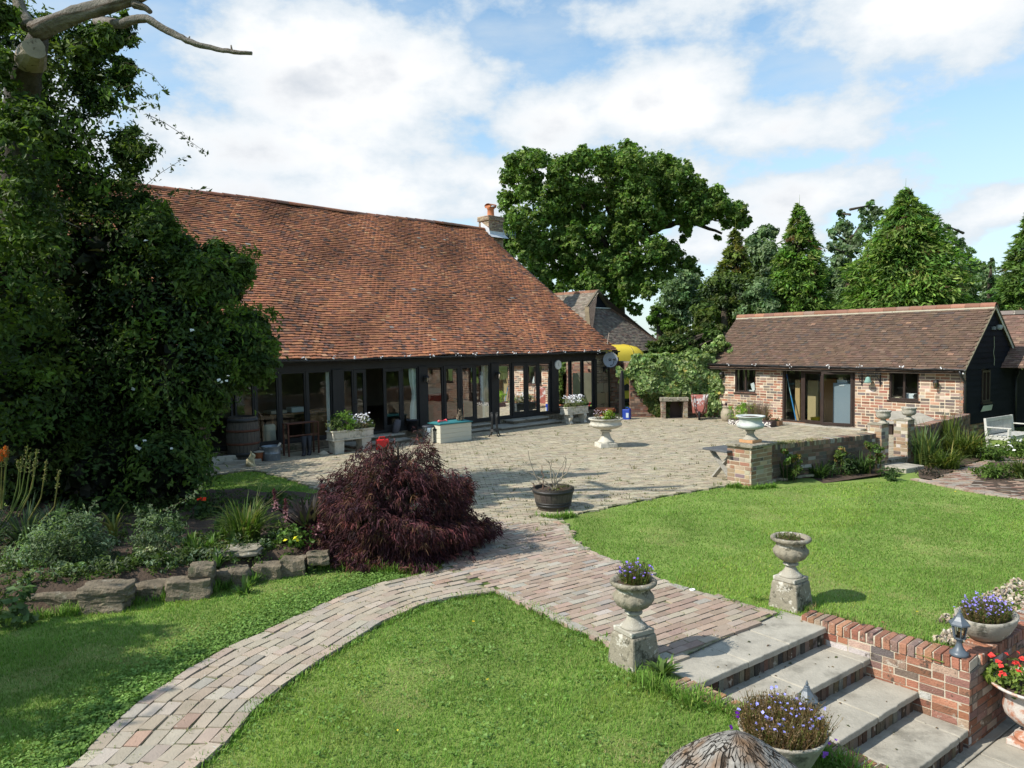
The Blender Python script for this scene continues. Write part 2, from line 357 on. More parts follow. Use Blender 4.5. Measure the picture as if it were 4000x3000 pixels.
def cells(L, z0, z1, ops):
    """rectangles of a wall L x [z0,z1] left over around openings (a0,a1,z0,z1)"""
    us = sorted({0., L, *[o[0] for o in ops], *[o[1] for o in ops]}); zs = sorted({z0, z1, *[o[2] for o in ops], *[o[3] for o in ops]})
    us = [u for u in us if 0 <= u <= L]; zs = [z for z in zs if z0 <= z <= z1]; out = []
    for i in range(len(us)-1):
        for j in range(len(zs)-1):
            a, z = (us[i]+us[i+1])/2, (zs[j]+zs[j+1])/2
            if not any(o[0] < a < o[1] and o[2] < z < o[3] for o in ops): out.append((us[i], us[i+1], zs[j], zs[j+1]))
    return out
def brick_wall(mb, fr, L, z0, z1, thick, pal, ops=(), course=.075, stretch=.225, gap=.012, proud=.006, back=False, top=None, bmat=0, mmat=1, ends=(False, False), jit=.16):
    """bricks on the front (b=0) of a wall whose core is mortar; top(a) optional height limit"""
    ops = list(ops)
    if top is None:
        for a0, a1, y0, y1 in cells(L, z0, z1, ops): mb.box(fr, a0, a1, -thick, 0, y0, y1, (1, 1, 1), mmat)
    faces = [(fr, L)]
    if back: faces.append((Fr(fr.p(L, -thick, 0), -fr.u, -fr.n), L))
    if ends[0]: faces.append((Fr(fr.p(0, -thick, 0), fr.n, -fr.u), thick))
    if ends[1]: faces.append((Fr(fr.p(L, 0, 0), -fr.n, fr.u), thick))
    for k, (f, LL) in enumerate(faces):
        C, X, Y, Z = [], [], [], []
        nrow = int((z1-z0)/course+.5)
        for r in range(nrow):
            y0 = z0+r*course; y1 = min(y0+course-gap, z1)
            if y1-y0 < .02: continue
            cuts = []; a = -stretch*.75 if r % 2 else -stretch*.25; i = r
            while a < LL:
                ln = stretch if i % 3 else stretch*.5
                cuts.append((a+gap/2, a+ln-gap/2)); a += ln; i += 1
            for a0, a1 in cuts:
                segs = [(max(a0, 0), min(a1, LL))]
                for o in (ops if k == 0 else []):
                    if o[2] < (y0+y1)/2 < o[3]:
                        ns = []
                        for s0, s1 in segs:
                            if o[1] <= s0 or o[0] >= s1: ns.append((s0, s1))
                            else:
                                if s0 < o[0]: ns.append((s0, o[0]))
                                if s1 > o[1]: ns.append((o[1], s1))
                        segs = ns
                for s0, s1 in segs:
                    if s1-s0 < .03: continue
                    if top is not None and y1 > min(top(s0), top(s1)): continue
                    pr = proud*rng.uniform(.4, 1.5); dz = rng.normal(0, .0015)
                    C.append(f.p((s0+s1)/2, pr/2-.01, (y0+y1)/2+dz)); X.append(f.u*(s1-s0)/2); Y.append(f.n*(pr/2+.01)); Z.append(f.k*(y1-y0)/2)
        if C:
            C, X, Y, Z = map(np.array, (C, X, Y, Z)); boxes(mb, C, X, Y, Z, pick(pal, len(C), jit), bmat, faces=(0, 1, 3, 4, 5), jitter=.0012)
def coping(mb, fr, L, z, depth, pal, h=.105, w=.075, over=.012, b1=None):
    """bricks on edge laid across the top of a wall"""
    n = int(L/w); a = (np.arange(n)+.5)*L/n; b1 = over if b1 is None else b1
    C = np.array([fr.p(x, b1-(depth+2*over)/2+rng.normal(0, .004), z+h/2+rng.normal(0, .003)) for x in a])
    boxes(mb, C, np.tile(fr.u*(L/n/2-.0075), (n, 1)), np.tile(fr.n*(depth/2+over), (n, 1)), np.tile(fr.k*h/2, (n, 1)), pick(pal, n, .14), 0, faces=range(6), jitter=.003)
    mb.box(fr, 0, L, b1-depth-over, b1-over-.002, z, z+h-.012, (1, 1, 1), 1)
RED = [(5, (.37, .165, .10)), (4, (.41, .20, .125)), (3, (.33, .17, .125)), (1.4, (.27, .175, .14)), (.6, (.17, .14, .13)), (1., (.45, .33, .25)), (.4, (.58, .53, .48))]
OUTB = [(5, (.335, .16, .105)), (3, (.40, .23, .155)), (3, (.17, .14, .122)), (2.5, (.25, .18, .145)), (1.5, (.46, .345, .26)), (.5, (.57, .5, .42))]
OLDB = [(4, (.22, .13, .09)), (3, (.30, .21, .14)), (3, (.13, .11, .09)), (2, (.34, .28, .2)), (1, (.4, .37, .32))]
PIER = [(4, (.33, .22, .14)), (3, (.38, .29, .19)), (1.5, (.30, .15, .10)), (1.5, (.19, .15, .14)), (1.5, (.44, .37, .28)), (1, (.37, .34, .22))]

def tiles(mb, fr, o, up, L, SL, gauge, width, pal, sag=None, thick=.013, lift=.012, colfn=None, inside=None, wob=.006):
    """plain tiles on a slope: eave from o along fr.u for L, up-slope unit vector 'up' for SL"""
    up = np.array(up, float); nrm = np.cross(fr.u, up); nrm /= np.linalg.norm(nrm)
    if nrm[2] < 0: nrm = -nrm
    nr, nc = int(SL/gauge), int(L/width)
    r, c = np.meshgrid(np.arange(nr), np.arange(nc+1), indexing='ij'); r = r.ravel(); c = c.ravel()
    a = (c+(r % 2)*.5)*width; s = r*gauge
    k = (a > width*.2) & (a < L-width*.2)
    if inside is not None: k &= inside(a, s)
    a, s, r = a[k], s[k], r[k]; n = len(a)
    h = np.zeros(n) if sag is None else sag(a, s)
    ln = gauge*1.5
    C = o+np.outer(a+rng.normal(0, .004, n), fr.u)+np.outer(s+ln/2+rng.normal(0, wob, n), up)+np.outer(h+lift+rng.normal(0, .003, n), nrm)
    tilt = rng.normal(.85*thick/gauge, .010, n); roll = rng.normal(0, .008, n)
    ex = (width/2-.0008)*(fr.u[None]+roll[:, None]*nrm[None]*.6+rng.normal(0, .014, (n, 1))*up[None])
    ey = ln/2*(up[None]-tilt[:, None]*nrm[None])
    ez = np.tile(nrm*thick/2, (n, 1))
    col = pick(pal, n, .10)
    if colfn is not None: col = np.clip(col*colfn(a, s), .004, .95)
    boxes(mb, C, ex, ey, ez, col, 0, faces=(1, 2, 3, 5))

# ---- foliage
def leaves(mb, c, size, col, out=None, asp=.55, flat=.5, droop=0., szj=.3, mat_=0):
    """one rhombus leaf per centre; out = preferred facing direction"""
    n = len(c)
    nm = rng.normal(0, 1, (n, 3))
    if out is not None: nm = nm*(1-flat)+out*flat*1.8
    nm /= np.linalg.norm(nm, axis=1)[:, None]+1e-9
    a = rng.normal(0, 1, (n, 3)); a[:, 2] -= droop
    a -= nm*(a*nm).sum(1)[:, None]; a /= np.linalg.norm(a, axis=1)[:, None]+1e-9
    b = np.cross(nm, a); s = size*(1+rng.normal(0, szj, n)); s = np.clip(s, size*.35, size*2)
    l = (s/2)[:, None]*a; w = (s/2*asp)[:, None]*b
    fold = nm*(s*.12)[:, None]
    V = np.stack([c-l, c+w+l*.1+fold, c+l, c-w+l*.1+fold], 1).reshape(-1, 3)
    mb.add(V, np.arange(n*4).reshape(-1, 4), np.repeat(col, 4, axis=0), mat_)
def crown(mb, blobs, per, size, pal, clump=.35, shell=.62, asp=.55, flat=.45, droop=.2, sub=22, squash=1., mat_=0, ysq=1.):
    """blobs: (x,y,z,r); each is filled with sub-clumps of leaves towards its outside"""
    for (x, y, z, r, *w) in blobs:
        k = w[0] if w else 1.
        ns = max(4, int(sub*k)); d = rng.normal(0, 1, (ns, 3)); d /= np.linalg.norm(d, axis=1)[:, None]
        cc = np.array([x, y, z])+d*(r*rng.uniform(shell, 1.0, ns)**1.0)[:, None]*np.array([1, ysq, squash])
        base = pick(pal, ns, .18); nl = max(3, int(per*k/ns))
        off = rng.normal(0, 1, (ns, nl, 3)); off *= (clump*r*rng.uniform(.6, 1.2, ns))[:, None, None]/1.7*np.array([1, min(1., ysq*1.4), .8])
        P = (cc[:, None]+off).reshape(-1, 3); O = np.repeat(d, nl, 0)*.7+off.reshape(-1, 3)*.5/(r*clump+1e-6)+np.array([0, 0, .5])
        col = np.repeat(base, nl, 0)*(1+rng.normal(0, .18, (ns*nl, 1)))
        leaves(mb, P, size, np.clip(col, .004, .9), O, asp, flat, droop, mat_=mat_)
def straps(mb, c, n, h, spread, w, pal, droop=.6, seg=4, base=.04, mat_=0, hj=.25):
    """tuft of strap leaves from one point"""
    an = rng.uniform(0, 2*np.pi, n); hh = h*(1+rng.normal(0, hj, n)); hh = np.clip(hh, h*.3, h*1.6); sp = spread*rng.uniform(.25, 1.15, n)
    dirv = np.stack([np.cos(an), np.sin(an), np.zeros(n)], 1); side = np.stack([-np.sin(an), np.cos(an), np.zeros(n)], 1)
    root = np.array(c)+dirv*base*rng.uniform(0, 1, (n, 1))+side*rng.normal(0, base*.6, (n, 1))
    V = np.zeros((n, seg+1, 2, 3)); col = pick(pal, n, .15)
    for i in range(seg+1):
        t = i/seg
        out = sp*(t**1.5); up = hh*(t-droop*.62*t**2.6*sp/ max(spread, 1e-6))
        p = root+dirv*out[:, None]+np.array([0, 0, 1.])*up[:, None]
        ww = w*(1-t**2.2)*.5+.0006
        V[:, i, 0] = p-side*ww; V[:, i, 1] = p+side*ww
    idx = np.arange(n)[:, None, None]*(seg+1)*2+np.arange(seg)[None, :, None]*2+np.array([0, 1, 3, 2])[None, None]
    mb.add(V.reshape(-1, 3), idx.reshape(-1, 4), np.repeat(col, (seg+1)*2, 0), mat_)
def flowers(mb, c, size, col, mat_=0):
    """small five-petal blooms as crossing quads facing up and out"""
    n = len(c)
    for k in range(2): leaves(mb, c, size, np.broadcast_to(np.array(col), (n, 3))*(1+rng.normal(0, .12, (n, 1))), np.tile([0, -.4, 1.], (n, 1)), .9, .6, mat_=mat_)
G = {'dark': [(4, (.042, .078, .02)), (3, (.06, .102, .026)), (1, (.09, .125, .032)), (1, (.03, .055, .024))],
     'mid': [(4, (.075, .125, .027)), (3, (.10, .155, .032)), (1, (.14, .175, .042)), (2, (.055, .09, .024))],
     'oak': [(4, (.125, .215, .045)), (3, (.155, .24, .052)), (2, (.20, .26, .07)), (2, (.085, .15, .034))],
     'blue': [(4, (.14, .215, .095)), (3, (.18, .26, .12)), (2, (.09, .15, .07)), (1, (.23, .30, .16))],
     'con': [(4, (.14, .245, .046)), (3, (.18, .28, .056)), (2, (.095, .18, .04)), (1, (.215, .26, .07))],
     'gold': [(4, (.23, .26, .05)), (3, (.16, .2, .045)), (2, (.26, .26, .07))],
     'ivy': [(4, (.20, .29, .09)), (3, (.27, .36, .13)), (2, (.11, .18, .05)), (2.5, (.36, .43, .20)), (.4, (.42, .37, .1))],
     'maple': [(5, (.062, .026, .032)), (3, (.085, .032, .036)), (2, (.12, .042, .04)), (1, (.11, .06, .035)), (1, (.04, .022, .027))],
     'fresh': [(4, (.08, .15, .022)), (3, (.11, .19, .03)), (2, (.06, .10, .018))],
     'strap': [(4, (.09, .13, .025)), (3, (.13, .17, .03)), (1, (.24, .22, .05)), (2, (.06, .09, .02))],
     'grey': [(4, (.17, .225, .13)), (3, (.22, .28, .16)), (2, (.10, .15, .08))],
     'dry': [(4, (.22, .14, .07)), (3, (.28, .2, .12)), (2, (.13, .085, .03)), (2, (.12, .13, .03))]}
# ================================================================ the setting
ST = Fr((3.17, 7.55, 0), (.8, .6, 0), (.6, -.8, 0))       # stair frame: a along the treads, b down the flight
def lawnz(x, y):
    s = np.clip((x-5.0)/3.5, 0, 1)*np.clip((y-11)/4., 0, 1)
    return -.11*s*s*(3-2*s)
def struct(mb, name, m_, **k): return tag(mb.build(name, m_, **k), kind='structure')
# lawn: one sheet with the stairwell and lower terrace left open
def cuts(a, b, h, sp): g = np.arange(a, b, h); return np.sort(np.concatenate([g[np.abs(g[:, None]-np.array(sp)[None]).min(1) > .08], sp]))
bu = cuts(-21, 23, .35, [-2.12, .12]); bv = cuts(-27, 8.1, .35, [-.05, 1.15])
Ag, Bg = np.meshgrid(bu, bv, indexing='ij'); Pg = ST.P(np.stack([Ag.ravel(), Bg.ravel(), 0*Ag.ravel()], 1))
Pg[:, 2] = lawnz(Pg[:, 0], Pg[:, 1])-.013
nu, nv = len(bu), len(bv)
i, j = np.meshgrid(np.arange(nu-1), np.arange(nv-1), indexing='ij'); am = ((bu[:-1]+bu[1:])/2)[i]; bm = ((bv[:-1]+bv[1:])/2)[j]
hole = ((am > -2.12) & (am < .12) & (bm > -.05)) | ((am > -2.12) & (bm > 1.15))
i, j = i[~hole], j[~hole]; k0 = i*nv+j
mb = MB(); mb.add(Pg, np.stack([k0, k0+nv, k0+nv+1, k0+1], 1)); struct(mb, 'lawn', MT['turf'], smooth=True)
mb = MB()
a0, a1, b0, b1 = bu[0], bu[-1], bv[0], bv[-1]; BIG = 700
for q in ((-BIG, BIG, -BIG, b0), (-BIG, a0, b0, b1), (a1, BIG, b0, b1), (-BIG, BIG, b1, BIG)):
    mb.add(ST.P([(q[0], q[2], -.02), (q[1], q[2], -.02), (q[1], q[3], -.02), (q[0], q[3], -.02)]), [(0, 1, 2, 3)])
struct(mb, 'ground', MT['turf'])
# lower terrace of flagstones
mb = MB(); mb.box(ST, -2.4, 12, 1.0, 9, -.95, -.785, mat=1)
for ia in range(-3, 14):
    for ib in range(9):
        x0 = -2.0+ia*.62+(.3 if ib % 2 else 0); y0 = 1.38+ib*.62-.55
        if x0 < -2.05 or y0 < .7: continue
        mb.box(ST, x0+.006, x0+.614, y0+.006, y0+.614, -.79, -.76+rng.normal(0, .002), np.ones(3)*rng.uniform(.85, 1.1))
struct(mb, 'terrace', [MT['flag'], MT['joint']], bevel=.006)

def z5(l): return [(200+1.085*x, 2100+1.085*y) for x, y in l]
def z7(l): return [(2200+.60274*x, 2000+.60274*y) for x, y in l]
def z2(l): return [(.6027*x, 1500+.6027*y) for x, y in l]
PLp = [(-60, 3140)]+[(120, 3060)]+z5([(80, 830), (200, 700), (330, 590), (480, 490), (620, 410), (760, 350), (900, 280), (1050, 215), (1180, 170), (1320, 140), (1430, 110)])
PRp = [(650, 3140), (715, 3060)]+z5([(530, 830), (640, 740), (740, 620), (840, 540), (950, 460), (1080, 380), (1200, 305), (1330, 250), (1450, 220), (1600, 200)])
PL, PR = np.array(GP(PLp)), np.array(GP(PRp))
WIDE_LOW = z5([(1610, 199), (1700, 240), (1800, 290), (1900, 340), (2000, 380)])+[(2480, 2580), (2610, 2600)]
WIDE_UP = [(3030, 2405)]+z7([(1340, 655), (1100, 590), (900, 540), (700, 480), (500, 395), (330, 330), (150, 255), (60, 190), (20, 100)])+[(2186, 2047)]
WIDE = np.array(GP(WIDE_LOW+WIDE_UP+[(1899, 2047), (1830, 2130), (1740, 2222)]))
COURT = np.array(GP([(2186, 2047), (2165, 2012), (2235, 2012), (2350, 1988), (2560, 1945), (2843, 1898), (2950, 1890)])+[(5.4, 15.5)]
                 + [(8.9, 17.55), (9.5, 18.3), (12.9, 21.3), (7.8, 28.9), (3.9, 30.6), (-8.5, 18.7)]+GP([(500, 1880), (826, 1862), (964, 1838), (1024, 1845), (1145, 1876), (1253, 1918), (1400, 1965), (1620, 2040), (1820, 2090), (1899, 2047)]))
PAVC = [(4, (.425, .365, .255)), (3, (.455, .395, .28)), (2, (.385, .325, .23)), (1, (.415, .335, .24)), (1, (.36, .32, .245))]
PAVP = [(5, (.425, .36, .28)), (3, (.42, .335, .26)), (2, (.45, .395, .32)), (.3, (.40, .27, .20)), (1, (.37, .33, .275)), (1, (.385, .32, .25))]
PAVW = [(4, (.39, .30, .232)), (3, (.375, .275, .212)), (3, (.41, .34, .265)), (.8, (.33, .295, .258)), (1.2, (.33, .24, .185)), (.5, (.43, .38, .315))]
def field(mb, az, poly, l, w, gap, z, pal, notin=(), zj=.002):
    fr = faz((0, 0, 0), az); P = np.array(poly); q = np.stack([P@fr.u[:2], P@fr.n[:2]], 1)
    (a0, b0), (a1, b1) = q.min(0), q.max(0); na, nb = int((a1-a0)/l)+3, int((b1-b0)/w)+2
    i, j = np.meshgrid(np.arange(na), np.arange(nb), indexing='ij'); i, j = i.ravel(), j.ravel()
    a = a0-l+(i+(j % 2)*.5+rng.normal(0, .02, len(i)))*l; b = b0+(j+.5)*w
    C = fr.P(np.stack([a, b, 0*a], 1)); k = inpoly(C[:, 0], C[:, 1], poly)
    for n_ in notin: k &= ~inpoly(C[:, 0], C[:, 1], n_)
    C = C[k]; n = len(C); wav = .003*np.sin(C[:, 0]*.9+1)*np.sin(C[:, 1]*.8)
    C[:, 2] = z-.02+rng.normal(0, zj, n)+wav
    th = rng.normal(0, .012, n); u = fr.u[None]*np.cos(th)[:, None]+fr.n[None]*np.sin(th)[:, None]; v = fr.n[None]*np.cos(th)[:, None]-fr.u[None]*np.sin(th)[:, None]
    u[:, 2] += rng.normal(0, .005, n); v[:, 2] += rng.normal(0, .008, n)
    boxes(mb, C, u*(l/2-gap/2), v*(w/2-gap/2), np.tile([0, 0, .02], (n, 1)), pick(pal, n, .075), 0, faces=(1, 2, 3, 4, 5), jitter=.002)
def alongedge(mb, pts, l, w, gap, z, pal, off=0., closed=False):
    """bricks laid end to end along a line"""
    pts = np.array(pts); d = np.r_[0, np.cumsum(np.linalg.norm(np.diff(pts, axis=0), axis=1))]
    s = np.arange(l/2, d[-1], l); x = np.stack([np.interp(s, d, pts[:, k]) for k in (0, 1)], 1)
    e = np.stack([np.interp(s+.05, d, pts[:, k])-np.interp(s-.05, d, pts[:, k]) for k in (0, 1)], 1); e /= np.linalg.norm(e, axis=1)[:, None]+1e-9
    nn = np.stack([e[:, 1], -e[:, 0]], 1); n = len(s)
    C = np.c_[x+nn*off, np.full(n, z-.02)+rng.normal(0, .003, n)]
    u = np.c_[e, rng.normal(0, .005, n)]; v = np.c_[nn, rng.normal(0, .007, n)]
    boxes(mb, C, u*(l/2-gap/2), v*(w/2-gap/2), np.tile([0, 0, .02], (n, 1)), pick(pal, n, .07), 0, faces=(1, 2, 3, 4, 5), jitter=.003)
mb = MB(); field(mb, 84, COURT, .215, .105, .014, .024, PAVC, notin=(WIDE,)); mb.sheet(COURT, .013, mat=1)
struct(mb, 'courtyard', [MT['paver'], MT['joint']])
mb = MB(); field(mb, 55, WIDE, .225, .108, .013, .03, PAVW); mb.sheet(WIDE, .020, mat=1)
alongedge(mb, GP(WIDE_UP), .225, .108, .012, .034, PAVP, off=-.03); alongedge(mb, GP(WIDE_LOW), .225, .108, .012, .034, PAVP, off=-.03)
struct(mb, 'brick_pavement', [MT['paver'], MT['joint']])
# the curved path: eight courses following its two edges
mb = MB(); s = np.linspace(0, 1, 60)
def resamp(P):
    d = np.r_[0, np.cumsum(np.linalg.norm(np.diff(P, axis=0), axis=1))]; return np.stack([np.interp(s*d[-1], d, P[:, k]) for k in (0, 1)], 1)
pl, pr = resamp(PL), resamp(PR); NR = 8
for r in range(NR):
    line = pl+(pr-pl)*((r+.5)/NR); d0 = rng.uniform(0, .2)
    w = np.linalg.norm(pr-pl, axis=1).mean()/NR
    alongedge(mb, line[:], .235, w, .017, .03, PAVP)
mb.add(np.r_[np.c_[pl, np.full(60, .018)], np.c_[pr, np.full(60, .018)]], np.array([(i, i+1, i+61, i+60) for i in range(59)]), mat=1)
struct(mb, 'path', [MT['paver'], MT['joint']])
# garden path on the right
gpath = np.array(GP([(3568, 1852), (3640, 1862), (3790, 1800), (3900, 1770), (4080, 1772), (4120, 1905), (4200, 1965), (4000, 1930), (3853, 1909), (3710, 1882)]))
mb = MB(); field(mb, 100, gpath, .22, .108, .016, -.085, [(3, (.36, .25, .18)), (3, (.33, .28, .23)), (1, (.25, .14, .1))]); mb.sheet(gpath, -.10, mat=1)
ge = GP([(3560, 1853), (3710, 1882), (3853, 1910), (4000, 1931), (4200, 1966)])
alongedge(mb, ge, .22, .1, .014, -.09, PAVW); alongedge(mb, ge, .22, .1, .014, -.09, PAVW, off=-.11)
struct(mb, 'garden_path', [MT['paver'], MT['joint']])
# raised flower bed behind the stones
BEDp = [(-300, 2440), (0, 2415), (301, 2380), (482, 2352), (639, 2325), (808, 2300), (994, 2252), (1145, 2225), (1300, 2200), (1500, 2190), (1700, 2190), (1690, 2060), (1500, 2010), (1350, 1985), (1205, 1962), (838, 1950), (400, 1900), (-600, 1880)]
BED = np.array(GP(BEDp))
def bedz(x, y):
    """height of the bed: rises quickly behind the stones"""
    P = np.stack([x, y], 1); d = np.full(len(x), 9.)
    for k in range(len(BED)):
        a, b = BED[k-1], BED[k]; ab = b-a; t = np.clip(((P-a)@ab)/(ab@ab), 0, 1); d = np.minimum(d, np.linalg.norm(P-a-t[:, None]*ab, axis=1))
    ins = inpoly(x, y, BED)
    return np.where(ins, .26*np.clip(d/.22, 0, 1)**.7+.03*np.sin(x*5)*np.sin(y*4.3), -.05)
x, y = np.meshgrid(np.arange(-9, .2, .14), np.arange(7.5, 16, .14), indexing='ij'); nx, ny = x.shape
zz = bedz(x.ravel(), y.ravel()); V = np.stack([x.ravel(), y.ravel(), zz+rng.normal(0, .012, zz.size)], 1)
mb = MB(); mb.grid(V, nx, ny); struct(mb, 'flower_bed', MT['soil'], smooth=True)
def bz(x, y): return float(bedz(np.array([x]), np.array([y]))[0])

# ---- grass blades
LAWN_R = np.array(GP(WIDE_UP[::-1])[2:] + [tuple(ST.p(-.0, -.62, 0)[:2]), tuple(ST.p(.15, -.1, 0)[:2]), tuple(ST.p(.35, 1.12, 0)[:2]), tuple(ST.p(8, 1.12, 0)[:2]), (14, 9.), (22, 14)]
                  + GP([(4200, 1968), (4000, 1932), (3853, 1911), (3710, 1882), (3568, 1855), (3510, 1858), (3440, 1862), (3300, 1872), (3040, 1902), (2936, 1906), (2843, 1900), (2560, 1947), (2350, 1990), (2240, 2012)]))
LAWN_F = np.array([tuple(p) for p in PR]+GP(WIDE_LOW[:-1])+[tuple(ST.p(-2.1, -.1, 0)[:2]), tuple(ST.p(-2.22, 4.2, 0)[:2]), (-.5, 2.4)])
LAWN_L = np.array([tuple(p) for p in PL]+GP([(1700, 2235), (1600, 2260), (1450, 2230), (1300, 2215), (1145, 2238), (994, 2268), (808, 2316), (639, 2341), (482, 2370), (301, 2395), (0, 2425), (-400, 2450), (-600, 3140)]))
LAWN_B = np.array(GP([(300, 1840), (826, 1862), (964, 1840), (1024, 1847), (1145, 1878), (1253, 1920), (1400, 1968), (1500, 2010), (1350, 1985), (1205, 1962), (838, 1950), (300, 1930)]))
GA = [(4, (.15, .28, .042)), (3, (.19, .315, .055)), (2, (.11, .22, .033)), (1.2, (.27, .31, .09))]
def patch(x, y):
    return np.sin(x*1.9+.7*np.sin(y*2.3))*np.sin(y*1.6+.9*np.sin(x*1.1+2))+.5*np.sin(x*5.1+y*3.7)*np.sin(y*4.6-x*2)
mb = MB()
for poly, bands in ((LAWN_F, ((0, 6.3, 6200, .036, .006), (6.3, 9.5, 4600, .032, .0075))), (LAWN_L, ((0, 7.6, 5600, .034, .0065), (7.6, 12, 3600, .034, .008))),
                    (LAWN_R, ((5, 9.5, 3900, .030, .0075), (9.5, 13, 2300, .028, .010), (13, 22, 1100, .026, .014))), (LAWN_B, ((9, 20, 1600, .035, .013),))):
    for y0, y1, dens, h, w in bands:
        P = np.array(poly); x0, x1 = P[:, 0].min(), P[:, 0].max(); yy0, yy1 = max(y0, P[:, 1].min()), min(y1, P[:, 1].max())
        if yy1 <= yy0: continue
        n = int((x1-x0)*(yy1-yy0)*dens); x = rng.uniform(x0, x1, n); y = rng.uniform(yy0, yy1, n)
        k = inpoly(x, y, poly) & (np.abs(x) < .72*y+1.2); x, y = x[k], y[k]; n = len(x)
        pt = patch(x, y); keep = rng.uniform(0, 1, n) > np.clip((pt-.75)*.5, 0, .3); x, y, pt = x[keep], y[keep], pt[keep]; n = len(x)
        hh = h*rng.uniform(.45, 1.25, n)*(1-.28*np.clip(pt, -1, 1)); an = rng.uniform(0, 2*np.pi, n); ln = hh*rng.uniform(.2, 1.1, n)
        b = np.stack([x, y, lawnz(x, y)-.012], 1); sd = np.stack([-np.sin(an), np.cos(an), 0*an], 1)*w/2
        tip = b+np.stack([np.cos(an)*ln, np.sin(an)*ln, hh], 1); col = pick(GA, n, .18); lw = np.sin(x*.75+1.2*np.sin(y*.6))*np.sin(y*.85+.8*np.sin(x*.5+1))+.5*np.sin(x*1.7-y*1.1); col = np.clip(col*(1+.16*lw[:, None])*np.where(lw[:, None] > .35, A3(1.12, 1., .95)[None], A3(1., 1., 1.)[None]), .004, .9)
        dry = (pt > .72) & (rng.uniform(0, 1, n) < .5); col[dry] = pick([(1, (.36, .33, .15)), (1, (.28, .29, .1))], int(dry.sum()))
        mb.add(np.stack([b-sd, b+sd, tip], 1).reshape(-1, 3), np.arange(n*3).reshape(-1, 3), np.repeat(col, 3, 0))
tag(mb.build('grass', MT['grass']), 'short mown green grass covering the lawns around the brick paths', 'grass', kind='stuff')
# clover / longer tufts along the edges
mb = MB()
def fringe(pts, n, h, sp, pal, w=.007):
    pts = np.array(pts); d = np.r_[0, np.cumsum(np.linalg.norm(np.diff(pts, axis=0), axis=1))]
    for s_ in rng.uniform(0, d[-1], n):
        x, y = np.interp(s_, d, pts[:, 0])+rng.normal(0, .03), np.interp(s_, d, pts[:, 1])+rng.normal(0, .03)
        straps(mb, (x, y, float(lawnz(np.array([x]), np.array([y]))[0])-.01), 12, h*rng.uniform(.6, 1.3), sp, w, pal, base=.05)
PATHP = np.r_[PL, PR[::-1]]; MOSS = [(3, (.12, .17, .04)), (2, (.16, .19, .05)), (1, (.2, .2, .08))]
for _ in range(2600):
    x, y = rng.uniform(-4.5, 3.2), rng.uniform(4.5, 11)
    q_ = (np.array([x]), np.array([y]))
    if not (inpoly(*q_, PATHP)[0] or inpoly(*q_, WIDE)[0]): continue
    straps(mb, (x, y, .008), 7, rng.uniform(.018, .036), .03, .007, MOSS, base=.035)
fringe(PL, 150, .06, .06, GA); fringe(PR, 150, .06, .06, GA); fringe(GP(WIDE_LOW), 90, .07, .06, GA); fringe(GP(WIDE_UP), 160, .06, .06, GA)
fringe(GP([(0, 2425), (301, 2395), (482, 2370), (639, 2341), (808, 2316), (994, 2268), (1145, 2238), (1300, 2215), (1500, 2240), (1700, 2235)]), 260, .13, .1, GA)
fringe([tuple(ST.p(-2.2, b, 0)[:2]) for b in np.linspace(.1, 3, 12)], 150, .11, .10, GA); fringe([tuple(ST.p(-2.35, b, 0)[:2]) for b in np.linspace(-.4, .3, 5)], 50, .12, .1, GA)
fringe(GP([(2843, 1902), (2936, 1909), (3030, 1902)]), 50, .1, .08, GA, .012); fringe(GP([(2110, 2020), (2165, 2030), (2235, 2014)]), 45, .1, .08, GA, .012)
fringe([tuple(ST.p(.36, b, 0)[:2]) for b in np.linspace(-.7, 1, 12)], 90, .09, .08, GA+[(3, (.22, .17, .07))])
tag(mb.build('long_grass', MT['grass']), 'longer untrimmed grass fringing the path edges, stones and walls', 'grass', kind='stuff')
# weeds between the courtyard bricks
mb = MB(); n = 0
WE = [(3, (.13, .15, .04)), (2, (.09, .12, .03)), (2, (.17, .16, .07)), (1, (.12, .09, .05))]
for _ in range(1500):
    y = rng.uniform(10.5, 28); x = rng.uniform(-.25*y, .32*y)
    if not (inpoly(np.array([x]), np.array([y]), COURT)[0] or inpoly(np.array([x]), np.array([y]), WIDE)[0]): continue
    if rng.uniform() > (.75 if y < 17 and x > -.5 else .4): continue
    hgt = rng.choice([.03, .05, .09], p=[.62, .27, .11]); straps(mb, (x, y, .015), 9, hgt, hgt*1.1, .012, WE, base=.05)
for x, y in GP([(2950, 2342), (2860, 2355)]): straps(mb, (x, y, .02), 40, .05, .08, .01, GA, base=.06)
tag(mb.build('weeds', MT['grass']), 'small weeds sprouting between the courtyard bricks', 'weeds', kind='stuff')
# fallen leaves and grit on the steps, a few dandelions in the lawns
mb = MB(); n = 60; kk = rng.integers(0, 4, n); P_ = np.array([ST.p(rng.uniform(-1.95, .0), .445*(k_-1)+rng.uniform(.03, .42) if k_ else rng.uniform(-.55, 0), -.19*k_+.006) for k_ in kk])
leaves(mb, P_, .028, pick([(2, (.10, .06, .03)), (1, (.2, .14, .06)), (1, (.07, .08, .03))], n), np.tile([0, 0, 1.], (n, 1)), .6, .75)
n = 40; x, y = rng.uniform(-4, 11, n), rng.uniform(5, 15, n); k = inpoly(x, y, LAWN_R) | inpoly(x, y, LAWN_F) | inpoly(x, y, LAWN_L); leaves(mb, np.c_[x[k], y[k], lawnz(x[k], y[k])+.03], .035, pick([(1, (.7, .55, .05)), (2, (.3, .2, .08))], int(k.sum())), np.tile([0, 0, 1.], (int(k.sum()), 1)), .8, .7)
tag(mb.build('leaf_litter', MT['grass']), 'scattered fallen leaves on the stone steps and lawns', 'leaf litter', kind='stuff')
